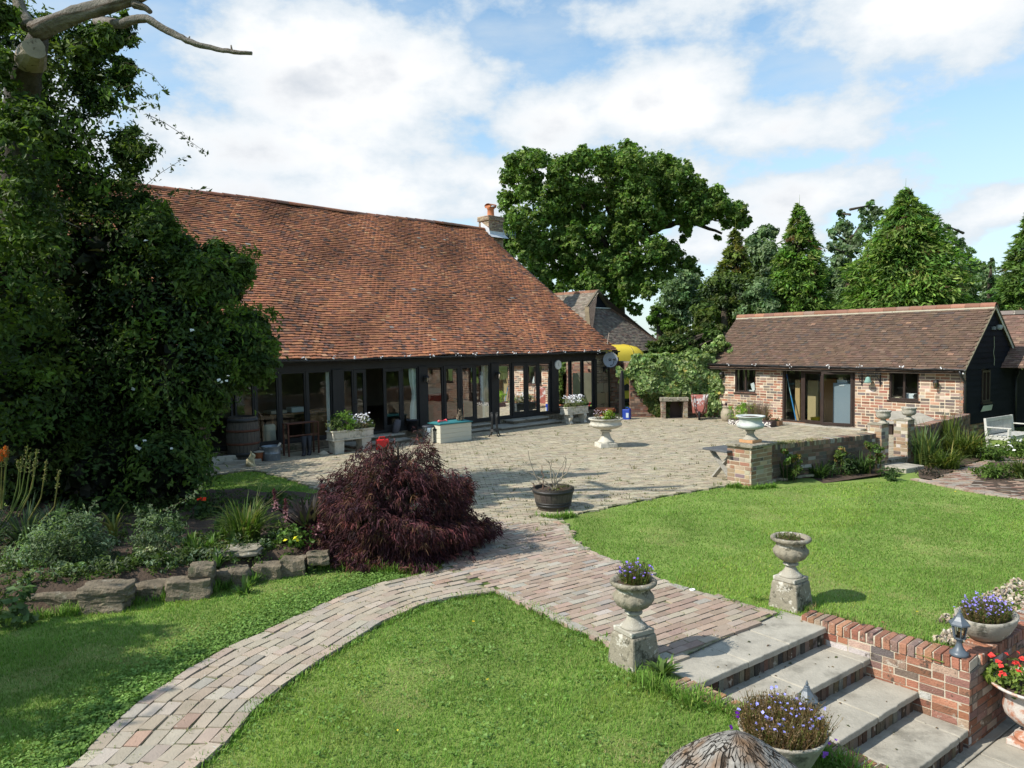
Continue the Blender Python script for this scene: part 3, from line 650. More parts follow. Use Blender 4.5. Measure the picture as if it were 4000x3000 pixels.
# clover along the left edge of the curved path
n = 16000; s_ = rng.uniform(0, 1, n); dist = np.abs(rng.normal(0, .33, n)); d = np.r_[0, np.cumsum(np.linalg.norm(np.diff(PL, axis=0), axis=1))]
x = np.interp(s_*d[-1], d, PL[:, 0])-dist*.8; y = np.interp(s_*d[-1], d, PL[:, 1])+dist*.6; k = inpoly(x, y, LAWN_L); x, y = x[k], y[k]
mb = MB(); leaves(mb, np.stack([x, y, rng.uniform(.012, .045, len(x))], 1), .026, pick([(3, (.15, .26, .055)), (2, (.2, .32, .08)), (1, (.11, .2, .04))], len(x)), np.tile([0, 0, 1.], (len(x), 1)), .9, .6)
n = 900; x, y = rng.uniform(-5, 3, n), rng.uniform(4.5, 9.5, n); k = inpoly(x, y, LAWN_F); x, y = x[k], y[k]; g_ = np.repeat(np.stack([x, y], 1), 9, 0)+rng.normal(0, .05, (len(x)*9, 2))
leaves(mb, np.c_[g_, rng.uniform(.01, .035, len(g_))], .028, pick([(3, (.13, .23, .05)), (2, (.19, .3, .08))], len(g_)), np.tile([0, 0, 1.], (len(g_), 1)), .8, .6)
tag(mb.build('clover', MT['grass']), 'clover growing through the grass beside the curved brick path', 'clover', kind='stuff')
# gravel strip behind the right-hand stair wall
mb = MB(); n = 750
a = rng.uniform(.5, 3.2, n); b = 1.1-rng.uniform(0, .42, n)**1.0; b = np.where(a > 1.0, b, 1.1-(1.1-b)*.55)
C = ST.P(np.stack([a, b, np.full(n, .02)+rng.uniform(0, .02, n)], 1)); e = rng.normal(0, 1, (n, 3, 3)); e /= np.linalg.norm(e, axis=2)[:, :, None]
boxes(mb, C, e[:, 0]*.014, e[:, 1]*.012, e[:, 2]*.009, pick([(3, (.45, .37, .27)), (2, (.5, .45, .37)), (2, (.34, .26, .19)), (1, (.24, .21, .18))], n), 0, faces=range(6))
tag(mb.build('gravel', MT['gravel']), 'pale shingle gravel behind the brick stair wall', 'gravel', kind='stuff')

# ---- the garden steps and their walls
T = thing('garden_steps', 'stone slab steps with brick risers descending from brick pavement to terrace', 'steps', ST.p(-1, .7, -.76))
for k in range(4):
    z = -.19*k; b0, b1 = (-.60, .035) if k == 0 else (.445*(k-1)-.02, .445*k+.035)
    m2 = MB(); c = (-.02, -.78 if k % 2 else -1.02, -2.0)
    ed = [-2.0, -1.28, -.62, .14] if k % 2 == 0 else [-2.0, -1.0, -.05, .14]
    for q in range(3):
        x0, x1 = ed[q]+.003, ed[q+1]-.003; na, nb = max(3, int((x1-x0)/.05)), max(3, int((b1-b0)/.06))
        per = [(x, b0, .001) for x in np.linspace(x0, x1, na)[:-1]]+[(x1, y, .001) for y in np.linspace(b0, b1, nb)[:-1]]+[(x, b1, .005) for x in np.linspace(x1, x0, na)[:-1]]+[(x0, y, .001) for y in np.linspace(b1, b0, nb)[:-1]]
        per = [ST.p(x+rng.normal(0, .0006), y+rng.normal(0, j_*.45), 0)[:2] for x, y, j_ in per]
        m2.sheet([tuple(p) for p in per], z+rng.normal(0, .0015), .055, np.ones(3)*rng.uniform(.9, 1.06))
    m2.build('tread', MT['flag'], T, bevel=.011)
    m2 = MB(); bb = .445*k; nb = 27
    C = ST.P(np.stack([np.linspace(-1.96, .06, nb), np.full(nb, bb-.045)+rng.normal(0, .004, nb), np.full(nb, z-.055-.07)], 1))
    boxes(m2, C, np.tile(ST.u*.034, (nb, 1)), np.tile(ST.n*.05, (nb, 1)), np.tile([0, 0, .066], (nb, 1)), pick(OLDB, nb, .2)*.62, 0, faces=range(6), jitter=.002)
    m2.box(ST, -2.0, .1, bb-.3, bb-.003, z-.19-.03, z-.058, mat=1)
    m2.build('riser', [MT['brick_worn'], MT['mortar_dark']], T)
cn = A3(4.12, 6.57, 0); w0 = ST.p(.04, -.25, 0); du = cn-w0
RW = Fr(w0, du, np.array([-.8, -.6, 0])); RW.n = np.array([-RW.u[1]*-1, RW.u[0]*-1, 0.]); RW.n = np.array([RW.u[1], -RW.u[0], 0.])
if RW.n@A3(-.8, -.6, 0) < 0: RW.n = -RW.n
LR = float(np.linalg.norm(du))
T = thing('stair_wall', 'red brick retaining wall with brick-on-edge top, right of the garden steps', 'wall', cn+A3(0, 0, -.76))
m2 = MB(); brick_wall(m2, RW, LR, -.80, -.05, .215, RED, ends=(False, False), proud=.005); m2.build('wall_face', [MT['brick_worn'], MT['mortar']], T)
m2 = MB(); coping(m2, RW, LR, -.05, .215, RED); m2.build('coping', [MT['brick_worn'], MT['mortar']], T, bevel=.006)
RW2 = Fr(cn, (.8, .6, 0), (.6, -.8, 0))
m2 = MB(); brick_wall(m2, RW2, 5.5, -.80, -.05, .215, RED+[(4, (.3, .2, .16))], proud=.005); m2.build('side_wall', [MT['brick_worn'], MT['mortar_dark']], T)
f2 = RW2.at(.235); m2 = MB(); coping(m2, f2, 5.2, -.05, .215, RED); m2.build('coping', [MT['brick_worn'], MT['mortar']], T, bevel=.006)
T = thing('stair_wall', 'low brick wall with worn orange bricks left of the garden steps, lawn against it', 'wall', ST.p(-2.1, 1.5, -.76))
LW = Fr(ST.p(-2.0, -.12, 0), ST.n, ST.u)
m2 = MB(); brick_wall(m2, LW, 4.6, -.80, -.095, .2, RED, proud=.005); m2.build('wall_face', [MT['brick_worn'], MT['mortar']], T)
m2 = MB(); coping(m2, LW, 4.6, -.095, .2, [(3, (.45, .22, .12)), (3, (.42, .27, .18)), (1, (.2, .16, .15)), (1, (.45, .38, .3))]); m2.build('coping', [MT['brick_worn'], MT['mortar']], T, bevel=.006)
# edging stones of the bed: every stone is its own
def stone(name, label, p, dims, az, group='rough stones edging the raised bed', m_='rubble', cat='stone'):
    mb = MB(); n = 7; g = np.linspace(-1, 1, n); V = []; f = []
    import itertools
    idx = {}
    for face in range(6):
        ax, sg = face % 3, 1 if face < 3 else -1
        for i in range(n):
            for j in range(n):
                q = [0, 0, 0]; q[ax] = sg; q[(ax+1) % 3] = g[i]; q[(ax+2) % 3] = g[j]; key = tuple(np.round(q, 4))
                if key not in idx: idx[key] = len(V); V.append(q)
        for i in range(n-1):
            for j in range(n-1):
                ks = []
                for di, dj in ((0, 0), (1, 0), (1, 1), (0, 1)):
                    q = [0, 0, 0]; q[ax] = sg; q[(ax+1) % 3] = g[i+di]; q[(ax+2) % 3] = g[j+dj]; ks.append(idx[tuple(np.round(q, 4))])
                f.append(tuple(ks if sg > 0 else ks[::-1]))
    V = np.array(V, float); sph = V/np.linalg.norm(V, axis=1)[:, None]; V = V*.9+sph*.14
    ph = rng.uniform(0, 6, 6); V += .07*np.sin(V[:, [1, 2, 0]]*3.1+ph[:3])+.05*np.sin(V[:, [2, 0, 1]]*5.3+ph[3:])+rng.normal(0, .03, V.shape)
    a = math.radians(az); V = V*np.array(dims)/2; c, s_ = math.sin(a), math.cos(a)
    V = np.stack([V[:, 0]*c-V[:, 1]*s_, V[:, 0]*s_+V[:, 1]*c, V[:, 2]], 1)
    mb.add(V+np.array(p)+[0, 0, dims[2]*.42], f); o = mb.build(name, MT[m_], smooth=False, bevel=.012); tag(o, label, cat, group)
    return o
ES = [(-20, 160, 1370, 1475, 'dark edging stone at the far left half buried in leaves'), (165, 515, 1362, 1468, 'long dark edging stone under the grey-green shrub'), (520, 815, 1315, 1392, 'long flat edging slab lying on top of another stone'), (525, 790, 1398, 1475, 'edging block underneath the long flat slab'),
      (818, 1060, 1302, 1398, 'brown square edging block beside the long flat slab'), (1072, 1335, 1275, 1392, 'tall brown edging stone below the thin grey slab'), (1220, 1365, 1190, 1248, 'thin grey slab perched highest on the edging stones'), (1368, 1590, 1212, 1312, 'wide rounded edging stone with grass growing over its foot'),
      (1632, 1808, 1178, 1265, 'mossy edging stone between two rounded ones'), (1812, 1965, 1142, 1240, 'pale knobbly edging stone close to the maple'), (1985, 2115, 1112, 1160, 'flat pale slab at the maple end of the stone edging')]
for x0, x1, yt, yb, lb in ES:
    upper = 'on top' in lb or 'perched' in lb or 'flat pale' in lb
    bx, by = z2([((x0+x1)/2, (1475 if x0 == 520 else 1370 if x0 == 1220 else 1225 if x0 == 1985 else yb))])[0]; p = gp(bx, by); D = p[1]+.1
    wd = (x1-x0)*.6027/F*D*1.04; ht = (yb-yt)*.6027/F*D
    z = 0. if not upper else (H-(z2([(0, yb)])[0][1]-(1343-.0157*(bx-2000)))/F*D)
    stone('edging_stone', lb, (p[0], p[1]+.12, max(z-.03, -.04)), (wd, .30, ht*1.1+.03), 78 if x0 > 900 else 86)
p = gp(931, 2160, .3); stone('flat_stone', 'flat round mauve stone lying in the flower bed', (p[0], p[1]+.1, .27), (.5, .34, .09), 80, None, 'oldstone')
# ================================================================ buildings
def px2a(fr, px, b=0.):
    """distance along a vertical wall plane (frame fr, offset b) of a photo column"""
    x = (px-CX)/F; o = fr.o+fr.n*b; u = fr.u
    return float((o[0]-x*o[1])/(x*u[1]-u[0]))
def pane(fr, a0, a1, z0, z1, parent, b=-.04, name='pane'):
    m = MB(); m.add(fr.P([(a0, b, z0), (a1, b, z0), (a1, b, z1), (a0, b, z1)]), [(0, 1, 2, 3)]); return m.build(name, MT['glass'], parent)
def frame_rect(m, fr, a0, a1, z0, z1, w=.06, d0=-.06, d1=0., mid=(), wb=None):
    m.box(fr, a0, a1, d0, d1, z0, z0+(wb or w)); m.box(fr, a0, a1, d0, d1, z1-w, z1)
    m.box(fr, a0, a0+w, d0, d1, z0+(wb or w), z1-w); m.box(fr, a1-w, a1, d0, d1, z0+(wb or w), z1-w)
    for x in mid: m.box(fr, x-w*.5, x+w*.5, d0, d1, z0+(wb or w), z1-w)
def gutter(fr, a0, a1, b, z, parent, r=.055, name='gutter', drop=0.):
    m = MB(); n = 24; an = np.linspace(np.pi, 2*np.pi, 9)
    xs = np.linspace(a0, a1, n); V = []
    for i, x in enumerate(xs):
        zz = z+drop*(x-a0)/(a1-a0)+.012*math.sin(i*1.3)
        for q in an: V.append(fr.p(x, b+math.cos(q)*r, zz+math.sin(q)*r))
        for q in an[::-1]: V.append(fr.p(x, b+math.cos(q)*r*.85, zz+math.sin(q)*r*.85))
    k = 18; f = [(i*k+j, i*k+(j+1) % k, (i+1)*k+(j+1) % k, (i+1)*k+j) for i in range(n-1) for j in range(k)]
    m.add(V, f)
    for x in np.arange(a0+.3, a1, 1.15):
        an2 = np.linspace(np.pi, 2*np.pi, 9); q = [fr.p(x+dx, b+math.cos(t)*(r+.008), z+drop*(x-a0)/(a1-a0)+math.sin(t)*(r+.008)+.004) for dx in (-.03, .03) for t in an2]
        m.add(q, [(j, j+1, j+10, j+9) for j in range(8)])
    return m.build(name, MT['plastic_black'], parent, smooth=True)
def bulbs(fr, a0, a1, b, z, n, name, label, group):
    m = MB()
    for x in np.linspace(a0, a1, n):
        x += rng.uniform(-.2, .2)
        for k in range(5): 
            c = fr.p(x+rng.normal(0, .07), b+rng.normal(0, .02), z+rng.normal(.0, .03)); m.box(Fr(c, fr.u, fr.n), -.014, .014, -.014, .014, -.016, .016, rng.choice([.85, .75, .3])*np.ones(3))
    m.tube([fr.p(x, b+.03, z-.03+.03*math.sin(x*4)) for x in np.linspace(a0, a1, 60)], .006, 4, (.03, .03, .03))
    tag(m.build(name, MT['paint']), label, 'lights', group)

# ---------------------------------------------------------------- the long barn
BR = Fr((3.88, 30.7, 0), (-.7193, -.6947, 0), (.6947, -.7193, 0))     # a: from the right corner to the left, b: out to the courtyard
T = barn = thing('barn', 'long low barn with huge red-brown tiled roof and black framed glass front', 'barn', BR.o)
BA = lambda px, b=0.: px2a(BR, px, b)
LB = 23.; SILL, HEAD, EAVE, RIDGE = .36, 2.30, 2.63, 8.62; RUN = 8.22
# stone plinth below the glass
m = MB(); a_p = BA(2327)
def rubble(mb, fr, L, z0, z1, sz=.22):
    C, X, Y, Z = [], [], [], []; z = z0
    while z < z1-.03:
        h = min(rng.uniform(sz*.45, sz), z1-z); a = 0
        while a < L-.02:
            w = min(rng.uniform(.12, .42), L-a); p = rng.uniform(.006, .03)
            C.append(fr.p(a+w/2, p/2-.015, z+h/2)); X.append(fr.u*(w/2-.008)); Y.append(fr.n*(p/2+.015)); Z.append(fr.k*(h/2-.007)); a += w
        z += h
    C, X, Y, Z = map(np.array, (C, X, Y, Z))
    boxes(mb, C, X, Y, Z, pick([(4, (.24, .19, .12)), (3, (.31, .25, .16)), (2, (.17, .14, .1)), (1, (.34, .22, .12))], len(C), .2), 0, faces=(0, 1, 3, 4, 5), jitter=.006)
fp = BR.at(a_p); rubble(m, fp, LB-a_p, -.05, SILL-.09); m.box(fp, 0, LB-a_p, -.35, -.004, -.1, SILL-.085, mat=1); m.build('plinth', [MT['rubble'], MT['mortar']], T)
# right corner pier: brick above, big stones below
m = MB(); wp = BA(2328)-BA(2376); fq = BR.at(BA(2376)); brick_wall(m, fq, wp, 1.32, HEAD+.2, .4, [(3, (.24, .19, .13)), (2, (.16, .13, .1)), (2, (.33, .26, .18))], proud=.012)
m.box(fq, 0, wp, -.4, -.002, -.1, 1.32, mat=1)
hs = [(0, .45), (.45, .93), (.93, 1.32)]; C, X, Y, Z = [], [], [], []
for z0, z1 in hs:
    for a0, a1 in (((0, wp*.42), (wp*.42, wp)) if z0 != .45 else ((0, wp*.3), (wp*.3, wp))):
        C.append(fq.p((a0+a1)/2, .01, (z0+z1)/2)); X.append(fq.u*((a1-a0)/2-.012)); Y.append(fq.n*.025); Z.append(fq.k*((z1-z0)/2-.012))
boxes(m, *map(np.array, (C, X, Y, Z)), pick([(2, (.36, .26, .15)), (2, (.3, .25, .17)), (1, (.38, .3, .2))], len(C)), 0, faces=range(6), jitter=.012)
m.build('corner_pier', [MT['brick'], MT['mortar']], T)
# end wall, back wall, floor, ceiling of the dim interior
m = MB(); m.box(BR, .02, .3, -9, -.42, -.1, 2.62); m.box(BR, .02, LB, -9.3, -9, -.1, 2.62); m.box(BR, LB-.3, LB, -9, -.2, -.1, 2.62)
m.build('inner_wall', MT['plaster'], T)
m = MB(); m.box(BR, .3, LB-.3, -9, -.1, .2, .30); m.build('floor', mat('barn_floor', (.09, .06, .045), .6, .3, 2, .1), T)
m = MB(); m.box(BR, .05, LB, -9, -.1, 2.5, 2.54); m.build('ceiling', MT['plaster'], T)
# timber frame: sill, head, posts
m = MB(); m.box(BR, a_p-.06, LB, -.12, .02, SILL-.085, SILL); m.build('sill_beam', MT['blackwood'], T, bevel=.006)
m = MB(); m.box(BR, -.05, LB, -.16, .0, HEAD, 2.62); m.build('head_beam', MT['blackwood'], T, bevel=.008)
for i, (x0, x1) in enumerate([(1296, 1339), (1634, 1668), (1917, 1947), (2153, 2180), (2320, 2329)]):
    a1, a0 = BA(x0), BA(x1); m = MB(); z0 = 0. if i == 2 else SILL
    m.box(BR, a0, a1, -.14, .045+.002*i, z0-(.0 if i == 2 else .002), HEAD+.02); m.build('post', MT['blackwood'], T, bevel=.008)
for x0, x1 in [(1085, 1094), (1193, 1201), (990, 998)]:
    m = MB(); m.box(BR, BA(x1), BA(x0), -.1, .012, SILL, HEAD); m.build('mullion', MT['blackwood'], T)
# fixed windows
WINS = [(760, 905, ()), (915, 990, ()), (998, 1085, ()), (1094, 1193, ()), (1201, 1296, ()), (1339, 1380, ()), (1571, 1634, ()), (1668, 1731, ()), (1858, 1917, ()), (1947, 1998, ()), (2106, 2153, ()), (2180, 2228, ()), (2232, 2275, ()), (2279, 2320, ())]
for x0, x1, md in WINS:
    a1, a0 = BA(x0), BA(x1); m = MB(); frame_rect(m, BR, a0, a1, SILL, HEAD, .045, -.07, -.004); w = m.build('window', MT['blackwood'], T); pane(BR, a0+.03, a1-.03, SILL+.03, HEAD-.03, w)
# doors: leaf frames with one tall pane each
def leaf(fr, a0, a1, z0, z1, parent, handle=None, b=0., m_='blackwood', w=.11, wb=.2, name='door'):
    m = MB(); frame_rect(m, fr, a0, a1, z0, z1, w, b-.05, b+.008, wb=wb); o = m.build(name, MT[m_], parent, bevel=.004)
    pane(fr, a0+w-.01, a1-w+.01, z0+wb-.01, z1-w+.01, o, b-.02)
    if handle is not None:
        m = MB(); m.box(fr, handle-.02, handle+.02, b+.008, b+.02, z0+.88, z0+1.1); m.tube([fr.p(handle, b+.02, z0+1.0), fr.p(handle, b+.06, z0+1.0), fr.p(handle+.12, b+.06, z0+1.0)], .011, 6); m.build('handle', MT['iron'], o)
    return o
for x0, x1, h in [(1380, 1430, 1), (1496, 1570, 0), (1733, 1797, 0), (1797, 1857, 1), (2000, 2056, 0), (2056, 2105, 1)]:
    a1, a0 = BA(x0), BA(x1); leaf(BR, a0+.004, a1-.004, SILL-.06, HEAD-.003, T, handle=(a0+.08 if h == 0 else a1-.08) if x0 in (1380, 2056, 1797) else None)
# the roof: sagging courses of handmade tiles over a solid deck
OV = .36; rise = RIDGE-EAVE; SL = math.hypot(RUN+OV*0, rise); upv = (-BR.n*RUN+np.array([0, 0, rise]))/SL
eo = BR.p(-.42, OV, EAVE)
RB = [(5, (.36, .15, .075)), (4, (.31, .13, .07)), (3, (.41, .18, .085)), (2.2, (.23, .11, .072)), (1.2, (.15, .09, .068)), (.3, (.46, .26, .14)), (.04, (.38, .34, .3))]
LRF = LB+.8
def sagf(a, s): return -.09*np.sin(np.pi*np.clip(s/SL, 0, 1))+.03*np.sin(a*.9+s*.3)+.022*np.sin(a*2.3+1.3*np.sin(s*.6))
def stain(a, s):
    # old weathering: dark lichen belts and a washed strip below the chimney's lead
    k = np.sin(a*.8+s*.55)*np.sin(s*1.1-a*.35+1.)+.6*np.sin(a*2.1+s*1.7)
    v = 1-.30*np.clip(k, 0, 1.2)+.10*np.clip(-k, 0, 1)
    c = np.stack([v, v*.98, v], 1)
    return c
m = MB()
tiles(m, BR.at(0), eo, upv, LRF, SL, .138, .175, RB, sagf, .033, .016, stain, wob=.009)
U = np.linspace(0, LRF, 60); Sg = np.linspace(0, SL, 30); ug, sg = np.meshgrid(U, Sg, indexing='ij'); nrm = np.cross(BR.u, upv); nrm = nrm if nrm[2] > 0 else -nrm
V = eo+np.outer(ug.ravel(), BR.u)+np.outer(sg.ravel(), upv)+np.outer(sagf(ug.ravel(), sg.ravel())-.004, nrm); m.grid(V, 60, 30, (.1, .06, .045))
rb = BR.p(-.42, -RUN+OV, RIDGE); V2 = [rb, rb+BR.u*LRF, rb+BR.u*LRF-BR.n*6-A3(0, 0, 4.6), rb-BR.n*6-A3(0, 0, 4.6)]; m.add(V2, [(0, 1, 2, 3)], (.25, .1, .06))
roof = m.build('roof', MT['tile'], T)
m = MB(); npt = 46
for i in range(npt):
    a0 = i*LRF/npt; pts = []
    zz = .03*math.sin(a0*.7)
    for q in np.linspace(-.1, np.pi+.1, 9):
        for aa in (a0-.01, a0+LRF/npt): pts.append(BR.p(-.42+aa, -RUN+OV+math.cos(q)*.14, RIDGE-.03+zz+math.sin(q)*.12+(.012 if aa > a0 else 0)))
    m.add(pts, [(2*j, 2*j+1, 2*j+3, 2*j+2) for j in range(8)], pick([(3, (.36, .15, .085)), (2, (.28, .12, .08)), (1, (.2, .12, .09))], 1)[0])
m.build('ridge_tiles', MT['ridge'], roof)
# verge and gable end of the barn on the right
m = MB(); poly = [(0, 2.5), (0, EAVE-.15)]
g = Fr(BR.p(.0, 0, 0), -BR.n, BR.u*-1); m.prism(g, [(0, 2.3), (RUN-OV, RIDGE-.25), (2*(RUN-OV), 4.0), (2*(RUN-OV), 0), (.0, 0.)], -.3, -.05); m.build('gable', MT['board'], T)
m = MB(); m.add([eo+upv*0-A3(0, 0, .05), eo+upv*SL-A3(0, 0, .05), eo+upv*SL-A3(0, 0, .2)+BR.u*.04, eo-A3(0, 0, .2)+BR.u*.04], [(0, 1, 2, 3)]); m.bar(eo+BR.u*.05-A3(0, 0, .09), eo+upv*SL+BR.u*.05-A3(0, 0, .09), .04, .14); m.build('bargeboard', MT['blackwood'], T)
m = MB(); m.box(BR, -.35, LB, .03, OV-.03, 2.545, 2.56); m.build('soffit', MT['blackwood'], T)
gutter(BR, -.42, LB, OV+.05, 2.635, T)
m = MB(); ad = BA(2377, .05)-.02; m.tube([BR.p(ad, OV+.04, 2.58), BR.p(ad, .1, 2.36), BR.p(ad, .08, 2.2), BR.p(ad, .08, .05)], .036, 8); m.build('downpipe', MT['plastic_black'], T, smooth=True)
# chimney
rr = BR.p(-.42, -RUN+OV, RIDGE); cc = dp(1918, 900, rr[1]+.35); ch = Fr((cc[0], cc[1], 6.72), BR.u, BR.n)
m = MB(); cw, cd = .95, .72; CH = [(3, (.30, .21, .14)), (3, (.22, .15, .11)), (2, (.38, .29, .2)), (1, (.15, .12, .1))]
fc = ch.at(-cw/2, cd/2); brick_wall(m, fc, cw, 0, 2.32, cd, CH, back=True, ends=(True, True), proud=.008)
fc2 = ch.at(-cw/2-.05, cd/2+.05); brick_wall(m, fc2, cw+.1, 2.32, 2.55, cd+.1, CH, back=True, ends=(True, True), proud=.008)
chim = m.build('chimney', [MT['brick'], MT['mortar']], roof)
m = MB(); m.lathe([(.17, 0), (.2, .04), (.17, .1), (.16, .38), (.2, .4), (.2, .44), (.15, .46), (.13, .46)], 20, ch.p(0, 0, 2.55)); m.build('chimney_pot', MT['terracotta'], chim, smooth=True)
m = MB(); hp = ch.p(0, 0, 3.08)
V = []; 
for q in np.linspace(0, np.pi, 9):
    for s_ in (-.22, .22): V.append(ch.p(s_, math.cos(q)*.22, 3.08+math.sin(q)*.12))
m.add(V, [(2*j, 2*j+1, 2*j+3, 2*j+2) for j in range(8)], (1, 1, 1)); m.box(ch, -.2, -.17, -.2, .2, 3.0, 3.1); m.box(ch, .17, .2, -.2, .2, 3.0, 3.1); m.build('cowl', MT['terracotta'], chim)
m = MB(); sl = rise/RUN; q0 = cd/2
zs = lambda b: RIDGE+(BR.n@(ch.p(0, b, 0)-rr))*-sl-6.72
m.prism(ch.at(cw/2+.012), [(0, 0), (.001, 0)], 0, .0)if False else None
for sx in (-cw/2-.014, cw/2+.002):
    fl = Fr(ch.p(sx, 0, 0), BR.n, BR.u); pts = [(b, zs(b)) for b in (-.05, cd/2+.1)]; m.prism(fl, [(-.2, zs(-.2)), (cd/2+.14, zs(cd/2+.14)), (cd/2+.02, zs(cd/2+.02)+.3), (-.2, zs(-.2)+.25)], -.006, .012)
m.box(ch, -cw/2-.02, cw/2+.02, cd/2+.008, cd/2+.03, zs(cd/2)-.05, zs(cd/2)+.16)
m.add([ch.p(-cw/2-.1, cd/2+.02, zs(cd/2)+.06), ch.p(cw/2+.1, cd/2+.02, zs(cd/2)+.06), ch.p(cw/2+.1, cd/2+.3, zs(cd/2+.3)+.05), ch.p(-cw/2-.1, cd/2+.3, zs(cd/2+.3)+.05)], [(0, 1, 2, 3)])
m.build('flashing', MT['lead'], chim)
m = MB(); q = dp(1985, 918, cc[1]+.6); m.bar(ch.p(-.2, -.3, 2.0), ch.p(-.2, -.3, 2.9), .03, .03); m.bar(ch.p(-.2, -.3, 2.1), q, .02, .02)
fa = W0.at(*q[:2], z=q[2])
m.tube([fa.p(-.45, 0, 0), fa.p(.4, 0, .0)], .012, 5)
for i in range(6): m.tube([fa.p(-.3+i*.13, 0, -.17), fa.p(-.3+i*.13, 0, .17)], .008, 4)
m.build('aerial', MT['zinc'], chim)
bulbs(BR, 1., 15, OV+.09, 2.67, 16, 'string_lights', 'small white string lights looped along the barn gutter', 'string lights')
# ---- brick return beside the gateway, and its black post
GW = dp(2381, 1620, 31.0); gw1 = dp(2422, 1610, 31.9)
T = thing('boundary_wall', 'dark red brick wall standing between the barn corner and the gateway', 'wall', (GW[0], GW[1], 0))
fw = Fr((GW[0]-.05, GW[1], 0), (gw1[0]-GW[0], gw1[1]-GW[1]-.5, 0)); fw.n = np.array([fw.u[1], -fw.u[0], 0])
m = MB(); brick_wall(m, fw, .62, 0, 2.25, .3, [(3, (.25, .12, .08)), (2, (.18, .11, .085)), (2, (.3, .2, .14))], proud=.01); m.build('wall_face', [MT['brick'], MT['mortar_dark']], T)
m = MB(); j0, j1 = fw.p(.62, -.02, 0), gp(2470, 1632)*[1, 1, 0]; fj = Fr(j0, j1-j0); fj.n = np.array([fj.u[1], -fj.u[0], 0]); LJ = float(np.linalg.norm(j1-j0)); brick_wall(m, fj, LJ, 1.72, 2.2, .25, [(3, (.25, .12, .08)), (2, (.18, .11, .085)), (2, (.3, .2, .14))], proud=.01); m.build('gate_lintel', [MT['brick'], MT['mortar_dark']], T)
m = MB(); coping(m, fw, .62, 2.25, .3, OLDB); m.build('coping', [MT['brick'], MT['mortar_dark']], T)
p0 = gp(2430, 1640); m = MB(); f = W0.at(*p0[:2], z=0, rot=.5)
m.box(f, -.09, .09, -.09, .09, -.05, 1.0, top=(.005, .01)); m.box(f, -.085, .085, -.08, .08, 1.0, 1.55, top=(.02, .012)); m.box(f, -.06, .07, -.065, .065, 1.55, 1.9, top=(.03, .03))
tag(m.build('gate_post', MT['blackwood'], bevel=.012), 'rough black timber post at the gateway by the yellow van', 'post')
# ---- the wall under the ivy
i0, i1 = gp(2462, 1632), A3(7.85, 29.0, 0); IV = Fr((i0[0], i0[1], 0), i1-i0); IV.n = np.array([IV.u[1], -IV.u[0], 0]); LI = float(np.linalg.norm(i1-i0))
T = thing('boundary_wall', 'brick wall almost hidden by ivy between barn gateway and brick outbuilding', 'wall', IV.o)
m = MB(); brick_wall(m, IV, LI, 0, 2.05, .25, [(3, (.25, .12, .08)), (2, (.18, .11, .085)), (2, (.32, .22, .16))], proud=.01, ends=(True, False)); m.build('wall_face', [MT['brick'], MT['mortar_dark']], T)

# ---------------------------------------------------------------- brick outbuilding
OB = Fr((13.26, 21.7, 0), (-.595, .804, 0), (-.804, -.595, 0)); LO = 9.12       # a: from right corner towards the left/back
OA = lambda px, b=0.: px2a(OB, px, b)
T = outb = thing('outbuilding', 'single-storey brick outbuilding with brown tiled roof and black boarded gable', 'building', OB.p(LO/2, 0, 0))
wl = (OA(2953), OA(2872), 1.02, 1.99); wr = (OA(3592), OA(3476), 1.04, 1.99); dr = (OA(3343), OA(3058), .06, 1.98)
m = MB(); brick_wall(m, OB, LO, 0, 2.12, .26, OUTB, ops=(wl, wr, dr), proud=.006, ends=(False, True), course=.096, stretch=.285, gap=.024); m.build('wall', [MT['brick'], mat('pale_mortar', (.62, .52, .39), .95, .2, 5, .4, 60)], T)
GN = Fr(OB.o, -OB.n, OB.u*-1); GWD = 3.85; APZ = 3.92
# brick quoin and plinth of the gable, boards above
m = MB(); brick_wall(m, GN, GWD, -.05, .37, .2, OLDB+OUTB[:2], proud=.012); brick_wall(m, GN, .16, .37, 2.12, .1, OUTB, proud=.012, course=.096, stretch=.285, gap=.024); m.build('plinth', [MT['brick'], MT['mortar']], T)
m = MB(); wz = (OA, )
gwa0, gwa1 = 1.22, 1.78
z = .37; bh = .165
sl_o = (APZ-2.17)/(GWD/2)
while z < APZ-.05:
    z1 = min(z+bh, APZ-.02); lo, hi = .16, GWD+.02
    if z1 > 2.17: k = (z1-2.17)/sl_o; lo, hi = max(lo, k), min(hi, GWD-k)
    segs = [(lo, hi)] if not (.98 < (z+z1)/2 < 1.98) else [(lo, gwa0), (gwa1, hi)]
    for s0, s1 in segs:
        if s1-s0 > .05:
            jz = rng.normal(0, .004)
            m.add(GN.P([(s0, .03, z+jz), (s1, .03, z+jz), (s1, .008, z1+.012), (s0, .008, z1+.012), (s0, -.03, z+jz), (s1, -.03, z+jz), (s1, -.03, z1+.012), (s0, -.03, z1+.012)]), list(MB._bf))
    z = z1
m.prism(GN, [(0.02, .37), (GWD, .37), (GWD, 2.1), (GWD/2, APZ-.06), (.02, 2.1)], -.2, -.1)
m.build('gable_boards', MT['board'], T)
m = MB(); frame_rect(m, GN, gwa0-.01, gwa1+.01, .99, 1.97, .07, -.1, .045, mid=((gwa0+gwa1)/2,)); m.box(GN, gwa0-.06, gwa1+.06, -.05, .09, .94, .99); w = m.build('window', MT['brownwood'], T); pane(GN, gwa0+.05, gwa1-.05, 1.05, 1.92, w, -.03)
m = MB(); m.box(GN, (gwa0+gwa1)/2+.05, gwa1-.09, -.09, -.07, 1.06, 1.91, (.62, .66, .62)); m.build('blind', MT['matte'], w)
